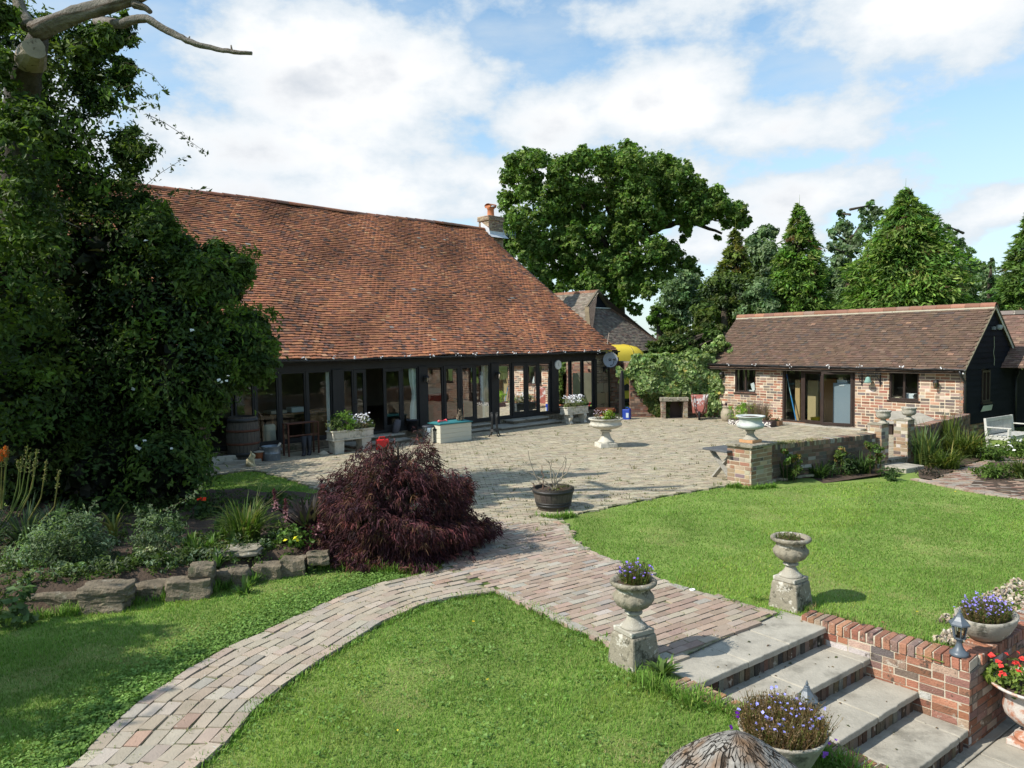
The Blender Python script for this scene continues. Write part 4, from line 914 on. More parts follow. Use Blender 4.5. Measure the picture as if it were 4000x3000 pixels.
m = MB(); m.add(GN.P([(gwa0-.12, .05, .72), (gwa1+.1, .05, .72), (gwa1+.08, .10, .90), (gwa0-.06, .10, .90)]), [(0, 1, 2, 3)]); m.build('sill_flashing', MT['lead'], w)
for (o, mid) in ((wl, 1), (wr, 1)):
    a0, a1, z0, z1 = o; m = MB(); frame_rect(m, OB, a0-.01, a1+.01, z0, z1, .065, -.12, -.02, mid=((a0+a1)/2,)); m.box(OB, a0-.05, a1+.05, -.1, .035, z0-.05, z0); w = m.build('window', MT['brownwood'], T, bevel=.004); pane(OB, a0+.05, a1-.05, z0+.05, z1-.05, w, -.06)
# door bay: frame, left light, two leaves swung outward
a0, a1, z0, z1 = dr; aL = OA(3134); aM = OA(3258+8)
m = MB(); m.box(OB, a1-.07, a1+.01, -.12, -.01, z0, z1); m.box(OB, a0-.01, a0+.07, -.12, -.01, z0, z1); m.box(OB, a0+.07, a1-.07, -.12, -.01, z1-.08, z1); m.box(OB, aL-.04, aL+.04, -.12, -.01, z0, z1-.08); m.box(OB, aL+.04, a1-.07, -.12, -.01, z0, z0+.07)
dfm = m.build('door_frame', MT['brownwood'], T, bevel=.004); pane(OB, aL+.04, a1-.07, z0+.05, z1-.08, dfm, -.06)
w_leaf = .80
hl = OB.at(aL-.04, .0, 0, rot=math.radians(180-20)); hl = Fr(OB.p(aL-.045, .0, 0), -OB.u*math.cos(.12)+OB.n*math.sin(.12), OB.n*math.cos(.12)+OB.u*math.sin(.12)); leaf(hl, 0, w_leaf, z0+.02, z1-.09, T, handle=w_leaf-.06, m_='brownwood', w=.09, wb=.11)
hr = Fr(OB.p(a0+.075, .0, 0), OB.u*math.cos(.30)+OB.n*math.sin(.30), OB.n*math.cos(.30)-OB.u*math.sin(.30)); leaf(hr, 0, 1.0, z0+.02, z1-.09, T, m_='brownwood', w=.08, wb=.1)
m = MB(); m.box(OB, a0-.4, a1+.25, -.2, .38, -.02, .058, (.85, .85, .85)); m.build('door_step', MT['flag'], T, bevel=.015)
m = MB(); m.box(OB, .2, LO-.1, -3.6, -.3, .0, .05); m.box(OB, .1, LO-.1, -3.75, -3.6, 0, 2.1); m.box(OB, .1, .26, -3.6, -.3, 0, 2.1); m.box(OB, LO-.2, LO-.05, -3.6, -.3, 0, 2.1); m.box(OB, .1, LO-.1, -3.7, -.2, 2.08, 2.1); m.build('interior', MT['plaster'], T)
# roof
OVo = .27; SLo = math.hypot(GWD/2+OVo, APZ-2.17+OVo*sl_o); 
def slope(side):
    n = OB.n if side > 0 else -OB.n; base = OB.p(-.12, 0, 0) if side > 0 else OB.p(-.12, -GWD, 0)
    e = base+n*OVo; e[2] = 2.17-OVo*sl_o+.03; top = OB.p(-.12, -GWD/2, APZ+.03); up = (top-e); return e, up/np.linalg.norm(up), float(np.linalg.norm(up))
LOR = LO+.3
RO = [(5, (.132, .084, .058)), (3, (.146, .092, .063)), (3, (.118, .076, .055)), (.7, (.165, .108, .078)), (.8, (.095, .072, .06)), (.06, (.3, .18, .12))]
m = MB()
for sd in (1, -1):
    e, up, sl_ = slope(sd); tiles(m, OB, e, up, LOR, sl_, .10, .168, RO, None, .022, .012, None, wob=.004)
    nn = np.cross(OB.u, up); nn = nn if nn[2] > 0 else -nn
    m.add([e-nn*.0, e+OB.u*LOR, e+OB.u*LOR+up*sl_, e+up*sl_], [(0, 1, 2, 3)], (.12, .08, .06))
    m.add([e-A3(0, 0, .05), e+OB.u*LOR-A3(0, 0, .05), e+OB.u*LOR+up*sl_-A3(0, 0, .05), e+up*sl_-A3(0, 0, .05)], [(0, 1, 2, 3)], (.05, .04, .03))
roof = m.build('roof', MT['tile'], T)
m = MB()
for i in range(22):
    x0 = -.13+i*LOR/22; pts = []
    for q in np.linspace(-.15, np.pi+.15, 9):
        for aa in (x0, x0+LOR/22-.008): pts.append(OB.p(aa, -GWD/2+math.cos(q)*.135, APZ+.0+math.sin(q)*.115+(.008 if aa > x0 else 0)))
    m.add(pts, [(2*j, 2*j+1, 2*j+3, 2*j+2) for j in range(8)], pick([(3, (.30, .145, .095)), (2, (.26, .13, .09)), (1, (.25, .16, .12))], 1)[0])
m.box(OB, -.12, LOR-.13, -GWD/2-.15, -GWD/2+.15, APZ-.07, APZ-.02, (.5, .45, .34)); m.build('ridge_tiles', MT['ridge'], roof)
for sd in (1, -1):
    e, up, sl_ = slope(sd); m = MB(); m.bar(e+OB.u*.02-A3(0, 0, .04), e+up*sl_+OB.u*.02-A3(0, 0, .04), .03, .05); m.bar(e+OB.u*.0-A3(0, 0, -.0), e+up*sl_-A3(0, 0, -.0), .05, .03, (.17, .15, .10)); m.build('verge', MT['tile_pale'], roof)
gutter(OB, -.15, LO+.35, OVo+.03, 2.05, T, .05, drop=.06)
m = MB(); m.box(OB, 0, LO, .002, .03, 2.0, 2.14); m.build('fascia', MT['brownwood'], T)
m = MB(); m.tube([OB.p(-.02, OVo+.03, 2.0), OB.p(-.03, OVo, 1.9), OB.p(-.05, .02, 1.68), OB.p(-.05, .0, 1.6), OB.p(-.05, .0, .05)], .034, 8); m.build('downpipe', MT['plastic_black'], T, smooth=True)
q = GN.p(GWD, .06, 0); m = MB(); m.tube([GN.p(GWD+.12, .05, 2.05), GN.p(GWD-.02, .07, 1.75), GN.p(GWD-.12, .06, 1.66), GN.p(GWD-.12, .06, .05)], .034, 8); m.build('downpipe', MT['plastic_black'], T, smooth=True)
m = MB(); m.tube([GN.p(1.98, .05, 3.0), GN.p(1.99, .06, 2.7), GN.p(1.96, .05, 2.5), GN.p(2.02, .06, 2.3), GN.p(2.0, .06, 2.1)], .008, 5, (.35, .36, .25)); m.build('rope', MT['matte'], T)
m = MB(); m.box(GN, 1.85, 2.0, .03, .10, 3.2, 3.3, (.2, .22, .23)); m.lathe([(.05, 0), (.08, .05), (.085, .14), (.02, .15)], 12, GN.p(2.08, .16, 3.2), (.3, .33, .34)); m.build('floodlight', MT['paint'], T)
bulbs(OB, .3, 8, OVo+.07, 2.09, 7, 'string_lights', 'string lights with white bulbs along the brick outbuilding gutter', 'string lights')
# ---- building further right: tiled roof end with its own dark gable
NB = Fr(OB.p(-3.3, -4.8, 0), OB.u, OB.n); T = thing('shed', 'tiled shed with black gable behind the right end of the outbuilding', 'building', NB.o)
m = MB(); zr = 3.75; base = 2.0; sp = 2.2
for sd in (1, -1):
    n_ = NB.n*sd; e = NB.o+n_*sp+A3(0, 0, base); top = NB.o+A3(0, 0, zr); up = top-e; sl_ = float(np.linalg.norm(up)); up = up/sl_
    tiles(m, NB, e, up, 6.5, sl_, .10, .168, [(3, (.19, .115, .085)), (2, (.16, .1, .075)), (1, (.23, .15, .11))], None, .012, .012, None, wob=.003)
    m.add([e, e+NB.u*6.5, e+NB.u*6.5+up*sl_, e+up*sl_], [(0, 1, 2, 3)], (.12, .08, .06))
roof = m.build('roof', MT['tile'], T)
m = MB()
for i in range(14):
    x0 = i*.46
    m.box(NB.at(x0), .005, .44, -.13, .13, zr-.03, zr+.1, pick([(2, (.2, .17, .15)), (1, (.3, .16, .12))], 1)[0], top=(0, .07)); m.box(NB.at(x0), .44, .465, -.13, .13, zr-.03, zr+.09, (.5, .46, .38), top=(0, .07))
m.build('ridge_tiles', MT['ridge'], roof)
m = MB(); gg = Fr(NB.p(.1, 0, 0), NB.n, -NB.u); m.prism(gg, [(-sp+.2, 0), (sp-.2, 0), (sp-.2, base), (0, zr-.1), (-sp+.2, base)], -.2, 0); m.build('gable_boards', MT['board'], T)
m = MB(); fx = Fr(GN.p(GWD+.02, -.35, 0), GN.u, GN.n); m.box(fx, 0, 6, -.2, 0, -.1, 2.2); m.build('wall', MT['board'], T)
e = NB.o+NB.n*sp+A3(0, 0, base); top = NB.o+A3(0, 0, zr+.02); m = MB(); m.bar(e-NB.u*.03, top-NB.u*.03, .05, .10, (.3, .29, .2)); m.build('verge', MT['matte'], roof)

# ---------------------------------------------------------------- hipped building behind the van
AP = A3(4.46, 38.0, 5.62); hn = A3(.707, -.707, 0); fn = A3(-.707, -.707, 0); EZ = 2.55; wv = 3.3; hr_ = 2.1
T = thing('hipped_building', 'grey-brown hipped roof building with small black gablet behind the barn', 'building', (AP[0], AP[1], 0))
RH = [(4, (.17, .135, .11)), (3, (.21, .17, .135)), (2, (.13, .105, .09)), (1, (.25, .21, .16)), (1, (.15, .1, .08))]
m = MB(); drop = AP[2]-EZ
# hip end below the gablet
tz = 4.72; tb = hr_*(AP[2]-tz)/drop*0; wtop = wv*(AP[2]-tz)/drop
top_c = A3(AP[0], AP[1], tz)+hn*.05; bot_c = A3(AP[0], AP[1], EZ)+hn*hr_
up = top_c-bot_c; sl_ = float(np.linalg.norm(up)); up /= sl_
ue = A3(.707, .707, 0); feH = Fr(bot_c-ue*wv, ue, hn)
tiles(m, feH, feH.o, up, 2*wv, sl_, .105, .17, RH, None, .013, .012, None, inside=lambda a, s: (a > (wv-wtop)*s/sl_) & (a < 2*wv-(wv-wtop)*s/sl_), wob=.004)
m.add([bot_c-ue*wv, bot_c+ue*wv, top_c+ue*wtop, top_c-ue*wtop], [(0, 1, 2, 3)], (.12, .1, .08))
# long side: paler tiles, the sun on this slope put into their colour
LH = 9.; upf = (-fn*wv+A3(0, 0, drop)); sf = float(np.linalg.norm(upf)); upf /= sf; ef = A3(AP[0], AP[1], EZ)+fn*wv+hn*hr_; feF = Fr(ef, -hn, fn)
tiles(m, feF, feF.o, upf, LH+hr_, sf, .105, .17, [(4, (.22, .185, .145)), (3, (.26, .22, .175)), (2, (.17, .14, .11))], None, .013, .012, None, inside=lambda a, s: a > hr_*np.minimum(1, s/sf/((tz-EZ)/drop))*.98-.02, wob=.004)
rdg = A3(AP[0], AP[1], AP[2]); m.add([ef, ef-hn*(LH+hr_), rdg-hn*LH, rdg+hn*.0, A3(AP[0], AP[1], tz)+fn*wtop], [(0, 1, 2, 3, 4)], (.15, .12, .1))
eb = A3(AP[0], AP[1], EZ)-fn*wv+hn*hr_; m.add([eb, eb-hn*(LH+hr_), rdg-hn*LH, rdg, A3(AP[0], AP[1], tz)-fn*wtop], [(0, 1, 2, 3, 4)], (.15, .12, .1))
roof = m.build('roof', MT['tile_pale'], T)
m = MB()
for P0, P1, cl in ((rdg, rdg-hn*LH, (.33, .17, .11)),):
    n_ = 20
    for i in range(n_):
        a_, b_ = P0+(P1-P0)*i/n_, P0+(P1-P0)*(i+.96)/n_; m.bar(a_, b_, .2, .13, np.array(cl)*rng.uniform(.8, 1.15))
m.build('ridge_tiles', MT['ridge'], roof)
for sg in (-1, 1):
    m = MB(); P0 = top_c+ue*wtop*sg; P1 = bot_c+ue*wv*sg; n_ = 24
    for i in range(n_): m.bar(P0+(P1-P0)*i/n_+A3(0, 0, .05), P0+(P1-P0)*(i+1.1)/n_+A3(0, 0, .015), .2, .09, (A3(.26, .2, .12) if sg < 0 else A3(.2, .12, .09))*rng.uniform(.8, 1.2))
    m.build('hip_tiles', MT['ridge'], roof)
m = MB(); m.add([top_c-ue*wtop*.95-hn*.1, top_c+ue*wtop*.95-hn*.1, rdg-A3(0, 0, .05)-hn*.12], [(0, 1, 2)]); 
gl = m.build('gablet', MT['board'], T); m = MB(); m.bar(top_c-ue*wtop+A3(0, 0, .04), top_c+ue*wtop+A3(0, 0, .04), .16, .05); m.build('flashing', MT['lead'], gl)
m = MB()
for sg in (-1, 1): m.bar(top_c+ue*wtop*sg+A3(0, 0, .06), rdg+A3(0, 0, .04), .12, .1, (.16, .13, .09))
m.build('verge', MT['ridge'], roof)
m = MB(); m.box(Fr((bot_c-hn*.35)*[1, 1, 0], ue, hn), -wv+.3, wv-.3, -.2, 0, 0, EZ-.02); m.box(Fr((ef-fn*.3)*[1, 1, 0], -hn, fn), .3, LH, -.2, 0, 0, EZ-.02); m.build('wall', MT['board'], T)
# ================================================================ garden walls and piers
PF = Fr((4.89, 15.1, 0), (.8, .6, 0), (.6, -.8, 0))
T = thing('brick_pier', 'wide square brick pier with stone cap carrying a white urn, end of low wall', 'pier', PF.p(.36, -.29, -.1))
m = MB(); brick_wall(m, PF, .72, -.12, .79, .58, PIER, proud=.007, ends=(True, True), back=True, course=.086, stretch=.245, gap=.018); m.build('shaft', [MT['brick'], MT['mortar']], T)
m = MB(); m.box(PF, -.07, .80, -.65, .08, .785, .845); m.build('cap', MT['oldstone'], T, bevel=.012)
g0 = PF.p(.73, -.12, 0); g1 = A3(8.55, 17.32, 0); GWL = Fr(g0, g1-g0); GWL.n = np.array([GWL.u[1], -GWL.u[0], 0]); LG = float(np.linalg.norm(g1-g0))
GWB = [(4, (.20, .125, .09)), (3, (.155, .115, .09)), (2, (.26, .17, .12)), (2, (.12, .105, .09)), (1, (.36, .33, .29))]
T = thing('garden_wall', 'low dark brick wall with mossy top between the wide pier and the gate', 'wall', GWL.p(LG/2, 0, -.15))
m = MB(); brick_wall(m, GWL, LG, -.15, .65, .24, GWB, proud=.008, back=True, course=.08, stretch=.24); m.build('wall_face', [MT['brick'], MT['mortar_dark']], T)
m = MB(); coping(m, GWL, LG, .65, .24, OLDB+[(2, (.3, .28, .2))]); m.build('coping', [MT['brick'], MT['mortar_dark']], T)
m = MB()
for _ in range(60):
    a = abs(rng.normal(0, .75)); 
    if a < LG*.6: straps(m, GWL.p(a+.05, rng.uniform(-.24, .03), .75), 14, .05, .11, .008, [(2, (.3, .27, .13)), (2, (.16, .19, .05)), (1, (.4, .34, .22))], base=.06)
tag(m.build('dry_moss', MT['grass']), 'dry grass and moss lying along the low wall top', 'moss', kind='stuff')
for c, lab in (((8.68, 17.33, 0), 'slim brick gate pier at the end of the low wall, left of gate'), ((9.71, 18.1, 0), 'slim whitish brick gate pier right of the gate step')):
    f = Fr(c, (.8, .6, 0), (.6, -.8, 0)); T = thing('gate_pier', lab, 'pier', f.p(.17, -.17, -.15), 'pair of gate piers')
    m = MB(); brick_wall(m, f, .34, -.15, .94, .33, PIER+[(4, (.5, .45, .38))], proud=.008, ends=(True, True), back=True, course=.086, stretch=.23, gap=.014); m.build('shaft', [MT['brick'], MT['mortar']], T)
    m = MB(); m.box(f, -.012, .352, -.342, .012, .94, .975); m.build('cap', MT['oldstone'], T, bevel=.008)
s0 = A3(9.98, 18.25, 0); s1 = OB.p(.02, .05, 0)+A3(.1, -.25, 0); SW = Fr(s0, s1-s0); SW.n = np.array([SW.u[1], -SW.u[0], 0]); LS = float(np.linalg.norm(s1-s0))
T = thing('garden_wall', 'low brick wall from right gate pier to corner of brick outbuilding', 'wall', SW.p(LS/2, 0, -.15))
m = MB(); brick_wall(m, SW, LS, -.15, .65, .24, GWB, proud=.008, back=True, course=.08, stretch=.24); m.build('wall_face', [MT['brick'], MT['mortar_dark']], T)
m = MB(); coping(m, SW, LS, .65, .24, [(2, (.34, .17, .11)), (2, (.22, .16, .13)), (1, (.4, .3, .24))]); m.build('coping', [MT['brick'], MT['mortar_dark']], T)
f = Fr((8.86, 17.42, 0), (.8, .6, 0), (.6, -.8, 0)); m = MB(); m.box(f, .26, 1.02, -.4, -.02, -.15, .075); tag(m.build('gate_step', MT['oldstone'], bevel=.01), 'dark worn threshold step between the two gate piers', 'step')
f = Fr((9.03, 16.87, 0), (.86, .51, 0), (.51, -.86, 0)); m = MB(); m.box(f, 0, .74, -.62, 0, -.16, -.005); tag(m.build('stone_slab', MT['flag'], bevel=.02), 'thick grey stone slab lying on the lawn in front of gate', 'slab')

# ================================================================ urns
def lobes(n, amp, lo, hi):
    def fl(i, an): return 1+(amp*(np.abs(np.sin(an*n/2))-.5) if lo <= i <= hi else 0)
    return fl
def soil_disc(c, r, z):
    m = MB(); m.lathe([(.001, z+.015), (r*.5, z+.02), (r, z)], 20, c); return m
T = thing('urn', 'big white tazza urn with fluted foot standing in the courtyard', 'urn', gp(2367, 1748))
c = np.array(T.location); f = W0.at(*c[:2], z=0, rot=.25)
m = MB(); m.box(f, -.27, .27, -.27, .27, 0.02, .15, top=(.02, .02)); m.build('plinth', MT['white_stone'], T, bevel=.015)
m = MB(); m.lathe([(.24, .15), (.235, .18), (.19, .22), (.13, .32), (.105, .42), (.11, .46)], 40, c, flute=lobes(20, .07, 1, 4)); m.lathe([(.13, .46), (.165, .475), (.165, .49), (.12, .51), (.10, .52)], 32, c); m.build('foot', MT['white_stone'], T, smooth=True)
m = MB(); m.lathe([(.10, .51), (.2, .535), (.36, .58), (.45, .64), (.455, .68), (.43, .72), (.43, .775), (.47, .80), (.495, .825), (.49, .845), (.45, .84), (.42, .80)], 72, c, flute=lobes(36, .05, 1, 4)); m.build('bowl', MT['stone'] if 0 else MT['white_stone'], T, smooth=True)
soil_disc(c, .43, .80).build('soil', MT['soil'], T); URN_C = c
T = thing('urn', 'blue-grey weathered tazza urn on orange base standing on wide brick pier', 'urn', PF.p(.36, -.27, .845)); c = np.array(T.location); f = Fr(c, PF.u, PF.n)
m = MB(); m.box(f, -.165, .165, -.165, .165, 0, .065); m.build('plinth', mat('orange_stone', (.5, .28, .14), .9, .2, 6, .3), T, bevel=.008)
m = MB(); m.lathe([(.17, .065), (.15, .085), (.10, .13), (.07, .19), (.075, .22), (.105, .24), (.1, .255), (.06, .265)], 36, c, flute=lobes(18, .06, 1, 3)); m.build('foot', MT['stone'], T, smooth=True)
m = MB(); m.lathe([(.06, .26), (.15, .275), (.25, .31), (.275, .35), (.265, .39), (.235, .42), (.235, .50), (.26, .525), (.30, .545), (.3, .565), (.27, .56), (.24, .53)], 64, c, flute=lobes(30, .06, 1, 4)); m.build('bowl', mat('bluish_stone', (.47, .49, .46), .85, .15, 5, .3, 40, spot=(.3, .33, .32), spot_s=4, spot_t=(.5, .7)), T, smooth=True)
soil_disc(c, .25, .53).build('soil', MT['soil'], T)
def gate_urn(c, lab, short):
    T = thing('urn', lab, 'urn', c, 'urns on the gate piers'); c = np.array(c); z = .0
    if not short:
        m = MB(); m.lathe([(.13, 0), (.13, .02), (.09, .04), (.055, .09), (.06, .11)], 24, c); m.build('foot', MT['stone'], T, smooth=True)
        z = .10
    else:
        m = MB(); m.lathe([(.12, 0), (.11, .02), (.06, .05), (.05, .1)], 24, c); m.build('foot', MT['stone'], T, smooth=True); z = .09
    m = MB(); m.lathe([(.05, z), (.12, z+.02), (.155, z+.06), (.165, z+.11), (.155, z+.15), (.175, z+.18), (.185, z+.2), (.17, z+.21), (.14, z+.19)], 40, c, flute=lobes(20, .04, 1, 2)); m.build('bowl', MT['stone'], T, smooth=True)
gate_urn((8.80, 17.49, .975), 'grey fluted urn on gate pier at the end of the low wall', False)
gate_urn((9.83, 18.27, .975), 'grey shallow urn on the whitish gate pier right of gate', True)
def step_urn(c, lab, rz):
    """rough stone urn on its tapered pedestal: same kind twice"""
    T = thing('urn', lab, 'urn', c, 'stone urns flanking the steps'); c = np.array([c[0], c[1], c[2]]); f = Fr(c, (.8, .6, 0), (.6, -.8, 0)).at(rot=rz)
    m = MB(); m.box(f, -.185, .185, -.185, .185, -.06, .285, top=(.035, .035)); m.build('pedestal', MT['oldstone'], T, bevel=.02)
    m = MB(); m.box(f.at(rot=.06), -.137, .137, -.137, .137, .287, .335); m.build('plinth', MT['stone'], T, bevel=.008)
    m = MB(); m.lathe([(.128, .335), (.128, .35), (.11, .365), (.10, .37), (.075, .40), (.055, .44), (.05, .46)], 32, c); m.lathe([(.055, .455), (.082, .465), (.085, .48), (.07, .492), (.05, .50)], 28, c); m.build('foot', MT['stone'], T, smooth=True)
    m = MB(); m.lathe([(.05, .495), (.10, .515), (.155, .55), (.185, .60), (.188, .635), (.165, .665), (.155, .695), (.165, .72), (.20, .735), (.217, .75), (.22, .772), (.205, .785), (.175, .78), (.155, .74)], 60, c, flute=lobes(12, .075, 1, 4)); m.build('bowl', MT['oldstone'], T, smooth=True)
    soil_disc(c, .165, .745).build('soil', MT['soil'], T); return c
SU1 = step_urn(gp(2476, 2583), 'lichen-covered stone urn with purple flowers, left of the steps', .05)
SU2 = step_urn(gp(3088, 2362), 'lichen-covered stone urn with nearly bare soil, right of the steps', -.05)
# oval stone bowl on the wall
T = thing('planter', 'oval pale stone bowl planter of blue lobelia on the brick stair wall', 'planter', (4.62, 7.12, .055)); c = np.array(T.location)
m = MB(); m.lathe([(.16, 0), (.2, .01), (.27, .07), (.33, .15), (.35, .2), (.355, .225), (.335, .23), (.29, .215), (.27, .17)], 48, c, sy=.72, rot=.64); m.build('bowl', MT['stone'], T, smooth=True)
m = MB(); m.lathe([(.001, .2), (.28, .19)], 24, c, sy=.72, rot=.64); m.build('soil', MT['soil'], T); OVC = c
# round bowl near the lamp
T = thing('planter', 'conical concrete bowl planter full of drying lobelia beside the weathered stump', 'planter', (1.85, 5.02, -.01)); c = np.array(T.location)
m = MB(); m.lathe([(.12, 0), (.14, .0), (.20, .1), (.27, .24), (.295, .285), (.3, .30), (.285, .305), (.26, .28), (.24, .24)], 48, c); m.build('bowl', MT['stone'], T, smooth=True)
soil_disc(c, .26, .265).build('soil', MT['soil'], T); BWC = c
# whitewashed terracotta urn on the terrace
T = thing('urn', 'peeling whitewashed terracotta urn of red flowers on the lower terrace', 'urn', (4.74, 6.60, -.76)); c = np.array(T.location); f = Fr(c, (.8, .6, 0), (.6, -.8, 0))
PEEL = mat('peeling_terracotta', (.45, .2, .12), .9, .2, 6, .4, 40, spot=(.55, .5, .45), spot_s=6, spot_t=(.42, .52))
m = MB(); m.box(f, -.17, .17, -.17, .17, 0, .06); m.build('plinth', PEEL, T, bevel=.012)
m = MB(); m.lathe([(.16, .06), (.15, .09), (.09, .12), (.075, .17), (.1, .19), (.09, .2)], 32, c); m.build('foot', PEEL, T, smooth=True)
m = MB(); m.lathe([(.08, .2), (.17, .22), (.235, .28), (.25, .34), (.24, .42), (.26, .5), (.32, .54), (.37, .56), (.375, .58), (.35, .58), (.27, .53)], 48, c); m.build('bowl', PEEL, T, smooth=True)
soil_disc(c, .29, .53).build('soil', MT['soil'], T); RUC = c

# ================================================================ lamps
def ped_lamp(c, lab, first=None):
    T = thing('pedestal_lamp', lab, 'lamp', c, 'slate-grey pedestal lamps on the stair walls'); c = np.array(c)
    m = MB(); m.lathe([(.078, 0), (.08, .012), (.078, .03), (.06, .04), (.036, .075), (.024, .11), (.022, .135), (.03, .14), (.03, .15), (.022, .155)], 28, c); m.build('base', MT['lamp_metal'], T, smooth=True)
    m = MB(); an = np.arange(6)*np.pi/3+.2
    for a in an:
        b = a+np.pi/3; p0 = c+A3(math.cos(a)*.045, math.sin(a)*.045, .165); p1 = c+A3(math.cos(a)*.066, math.sin(a)*.066, .295); m.bar(p0, p1, .009, .009)
        q0 = c+A3(math.cos(b)*.045, math.sin(b)*.045, .165); q1 = c+A3(math.cos(b)*.066, math.sin(b)*.066, .295); m.bar(p0, q0, .012, .012); m.bar(p1, q1, .012, .012)
    m.lathe([(.022, .15), (.045, .158), (.048, .17), (.02, .172)], 6, c, rot=.2); m.build('cage', MT['lamp_metal'], T)
    m = MB(); m.lathe([(.042, .17), (.062, .292)], 6, c, rot=.2, close=False); m.build('glass', MT['lampglass'], T)
    m = MB(); m.lathe([(.02, .165), (.02, .21), (.012, .215)], 10, c, col=(.35, .25, .15)); m.build('bulb_holder', MT['paint'], T)
    m = MB(); m.lathe([(.09, .288), (.09, .302), (.06, .33), (.032, .365), (.024, .385), (.018, .39)], 6, c, rot=.2); m.lathe([(.017, .388), (.02, .396), (.009, .404), (.012, .416), (.006, .43), (.001, .445)], 10, c); m.build('roof', MT['lamp_metal'], T)
ped_lamp(gp(3746, 2559, .057), 'slate-grey pedestal lamp on the brick wall corner by the oval bowl')
ped_lamp(ST.p(-2.09, 1.12, .012), 'slate-grey pedestal lamp behind the drying lobelia at left stair wall')
LANT = thing('wall_lantern', 'black lantern on the second barn post from the open door', 'lantern', (0, 0, 0), 'black wall lanterns')
m = MB(); m.box(W0, -.03, .03, -.005, .02, -.1, .12); m.tube([(0, .0, .06), (0, .06, .1), (0, .11, .13), (0, .13, .12)], .009, 6); m.build('bracket', MT['iron'], LANT)
m = MB(); m.lathe([(.01, .13), (.03, .115), (.06, .085), (.085, .05), (.085, .04)], 8, (0, .13, 0)); m.build('cap', MT['iron'], LANT)
m = MB()
for a in np.arange(6)*np.pi/3: m.bar((math.cos(a)*.07, .13+math.sin(a)*.07, .045), (math.cos(a)*.045, .13+math.sin(a)*.045, -.12), .008, .008)
m.lathe([(.001, -.15), (.03, -.14), (.048, -.12), (.03, -.115)], 8, (0, .13, 0)); m.build('cage', MT['iron'], LANT)
m = MB(); m.lathe([(.065, .04), (.04, -.118)], 6, (0, .13, 0), close=False); m.build('glass', MT['lampglass'], LANT)
def lantern_at(fr, px, py, b, lab, first=False):
    a = px2a(fr, px, b+.1); P = fr.p(a, b, 0); v = ray(px, py); t = (fr.p(a, b+.1, 0)[1])/v[1]; z = H+v[2]*t
    rz = math.atan2(fr.n[1], fr.n[0])-math.pi/2
    if first: LANT.location = (P[0], P[1], z); LANT.rotation_euler = (0, 0, rz); LANT['label'] = lab
    else: dup(LANT, (P[0], P[1], z), rz, lab)
lantern_at(BR, 1665, 1480, .05, 'black lantern on barn post between white curtain and red armchair', True)
lantern_at(BR, 1945, 1465, .05, 'black lantern on the long barn post beside blue-white curtain', False)
lantern_at(BR, 2366, 1443, .03, 'black lantern on the stone barn corner under the satellite dish')
lantern_at(OB, 2820, 1466, .01, 'black lantern on outbuilding brickwork at edge of the ivy')
lantern_at(OB, 3659, 1500, .01, 'black lantern on outbuilding brickwork near its boarded gable')
# bell on its bracket
a = OA(3393, .2); T = thing('wall_bell', 'verdigris bell hanging from black iron bracket on the outbuilding', 'bell', OB.p(a, .02, 1.75)); c = OB.p(a, .2, 1.62)
m = MB(); 
for da in (-.3, .3): m.box(OB, a+da-.02, a+da+.02, 0, .02, 1.45, 1.92); m.tube([OB.p(a+da, .02, 1.55), OB.p(a+da*1.1, .1, 1.6), OB.p(a+da, .16, 1.72), OB.p(a+da*.8, .2, 1.83)], .014, 6)
m.box(OB, a-.42, a+.42, .18, .22, 1.83, 1.87); m.tube([OB.p(a, .2, 1.84), c+A3(0, 0, .12)], .012, 6); m.build('bracket', MT['iron'], T)
m = MB(); m.lathe([(.02, .14), (.06, .125), (.075, .08), (.09, .02), (.13, -.04), (.125, -.045), (.08, .0)], 24, c); m.build('bell', mat('verdigris', (.2, .34, .29), .7, .25, 8, .2), T, smooth=True)

# ================================================================ along the barn
def sheet_curtain(fr, a0, a1, b, z0, z1, col, name_label, stripes=None, pinch=None, grp='curtains behind the barn glass'):
    m = MB(); nu, nv = 40, 12; U, Vv = np.meshgrid(np.linspace(0, 1, nu), np.linspace(0, 1, nv), indexing='ij'); w = a1-a0
    ph = rng.uniform(0, 6); depth = .04*np.sin(U*w*38+ph)+.02*np.sin(U*w*71+Vv*2)
    k = np.ones_like(Vv) if pinch is None else 1-(1-pinch)*np.exp(-((Vv-.55)/.16)**2)
    A = a0+w*(.5+(U-.5)*k); P = fr.P(np.stack([A.ravel(), (b+depth).ravel(), (z0+(z1-z0)*Vv).ravel()], 1))
    c = np.tile(np.array(col, float), (nu*nv, 1))
    if stripes is not None: c *= np.where((np.floor(U.ravel()*9) % 2 == 0)[:, None], 1., np.array(stripes))
    m.grid(P, nu, nv, c); tag(m.build('curtain', MT['curtain'], smooth=True), name_label, 'curtain', grp)
for x0, x1, col, lab, st, pn in [(1272, 1298, (1.1, 1.15, 1.15), 'thin white curtain at the post left of the open barn door', None, None), (1597, 1636, (.95, 1.05, 1.0), 'white curtain tied in the middle right of the open door', (.9, .9, .9), .45),
                                 (1880, 1919, (1.05, 1.0, .85), 'cream striped curtain behind glass right of the red armchair', (.8, .75, .65), None), (1944, 1968, (1.05, 1.15, 1.3), 'bright blue-white curtain behind the long barn post', (.9, .95, 1.05), None),
                                 (2178, 2190, (1.1, 1., .95), 'narrow white and pink curtain edge under the barn clock', (.95, .7, .6), None), (2292, 2322, (.85, 1., 1.15), 'pale blue curtain in the last barn window on the right', (.85, .85, .9), None)]:
    a1, a0 = BA(x0, -.2), BA(x1, -.2); sheet_curtain(BR, a0, a1, -.14, .36, 2.28, col, lab, st, pn)
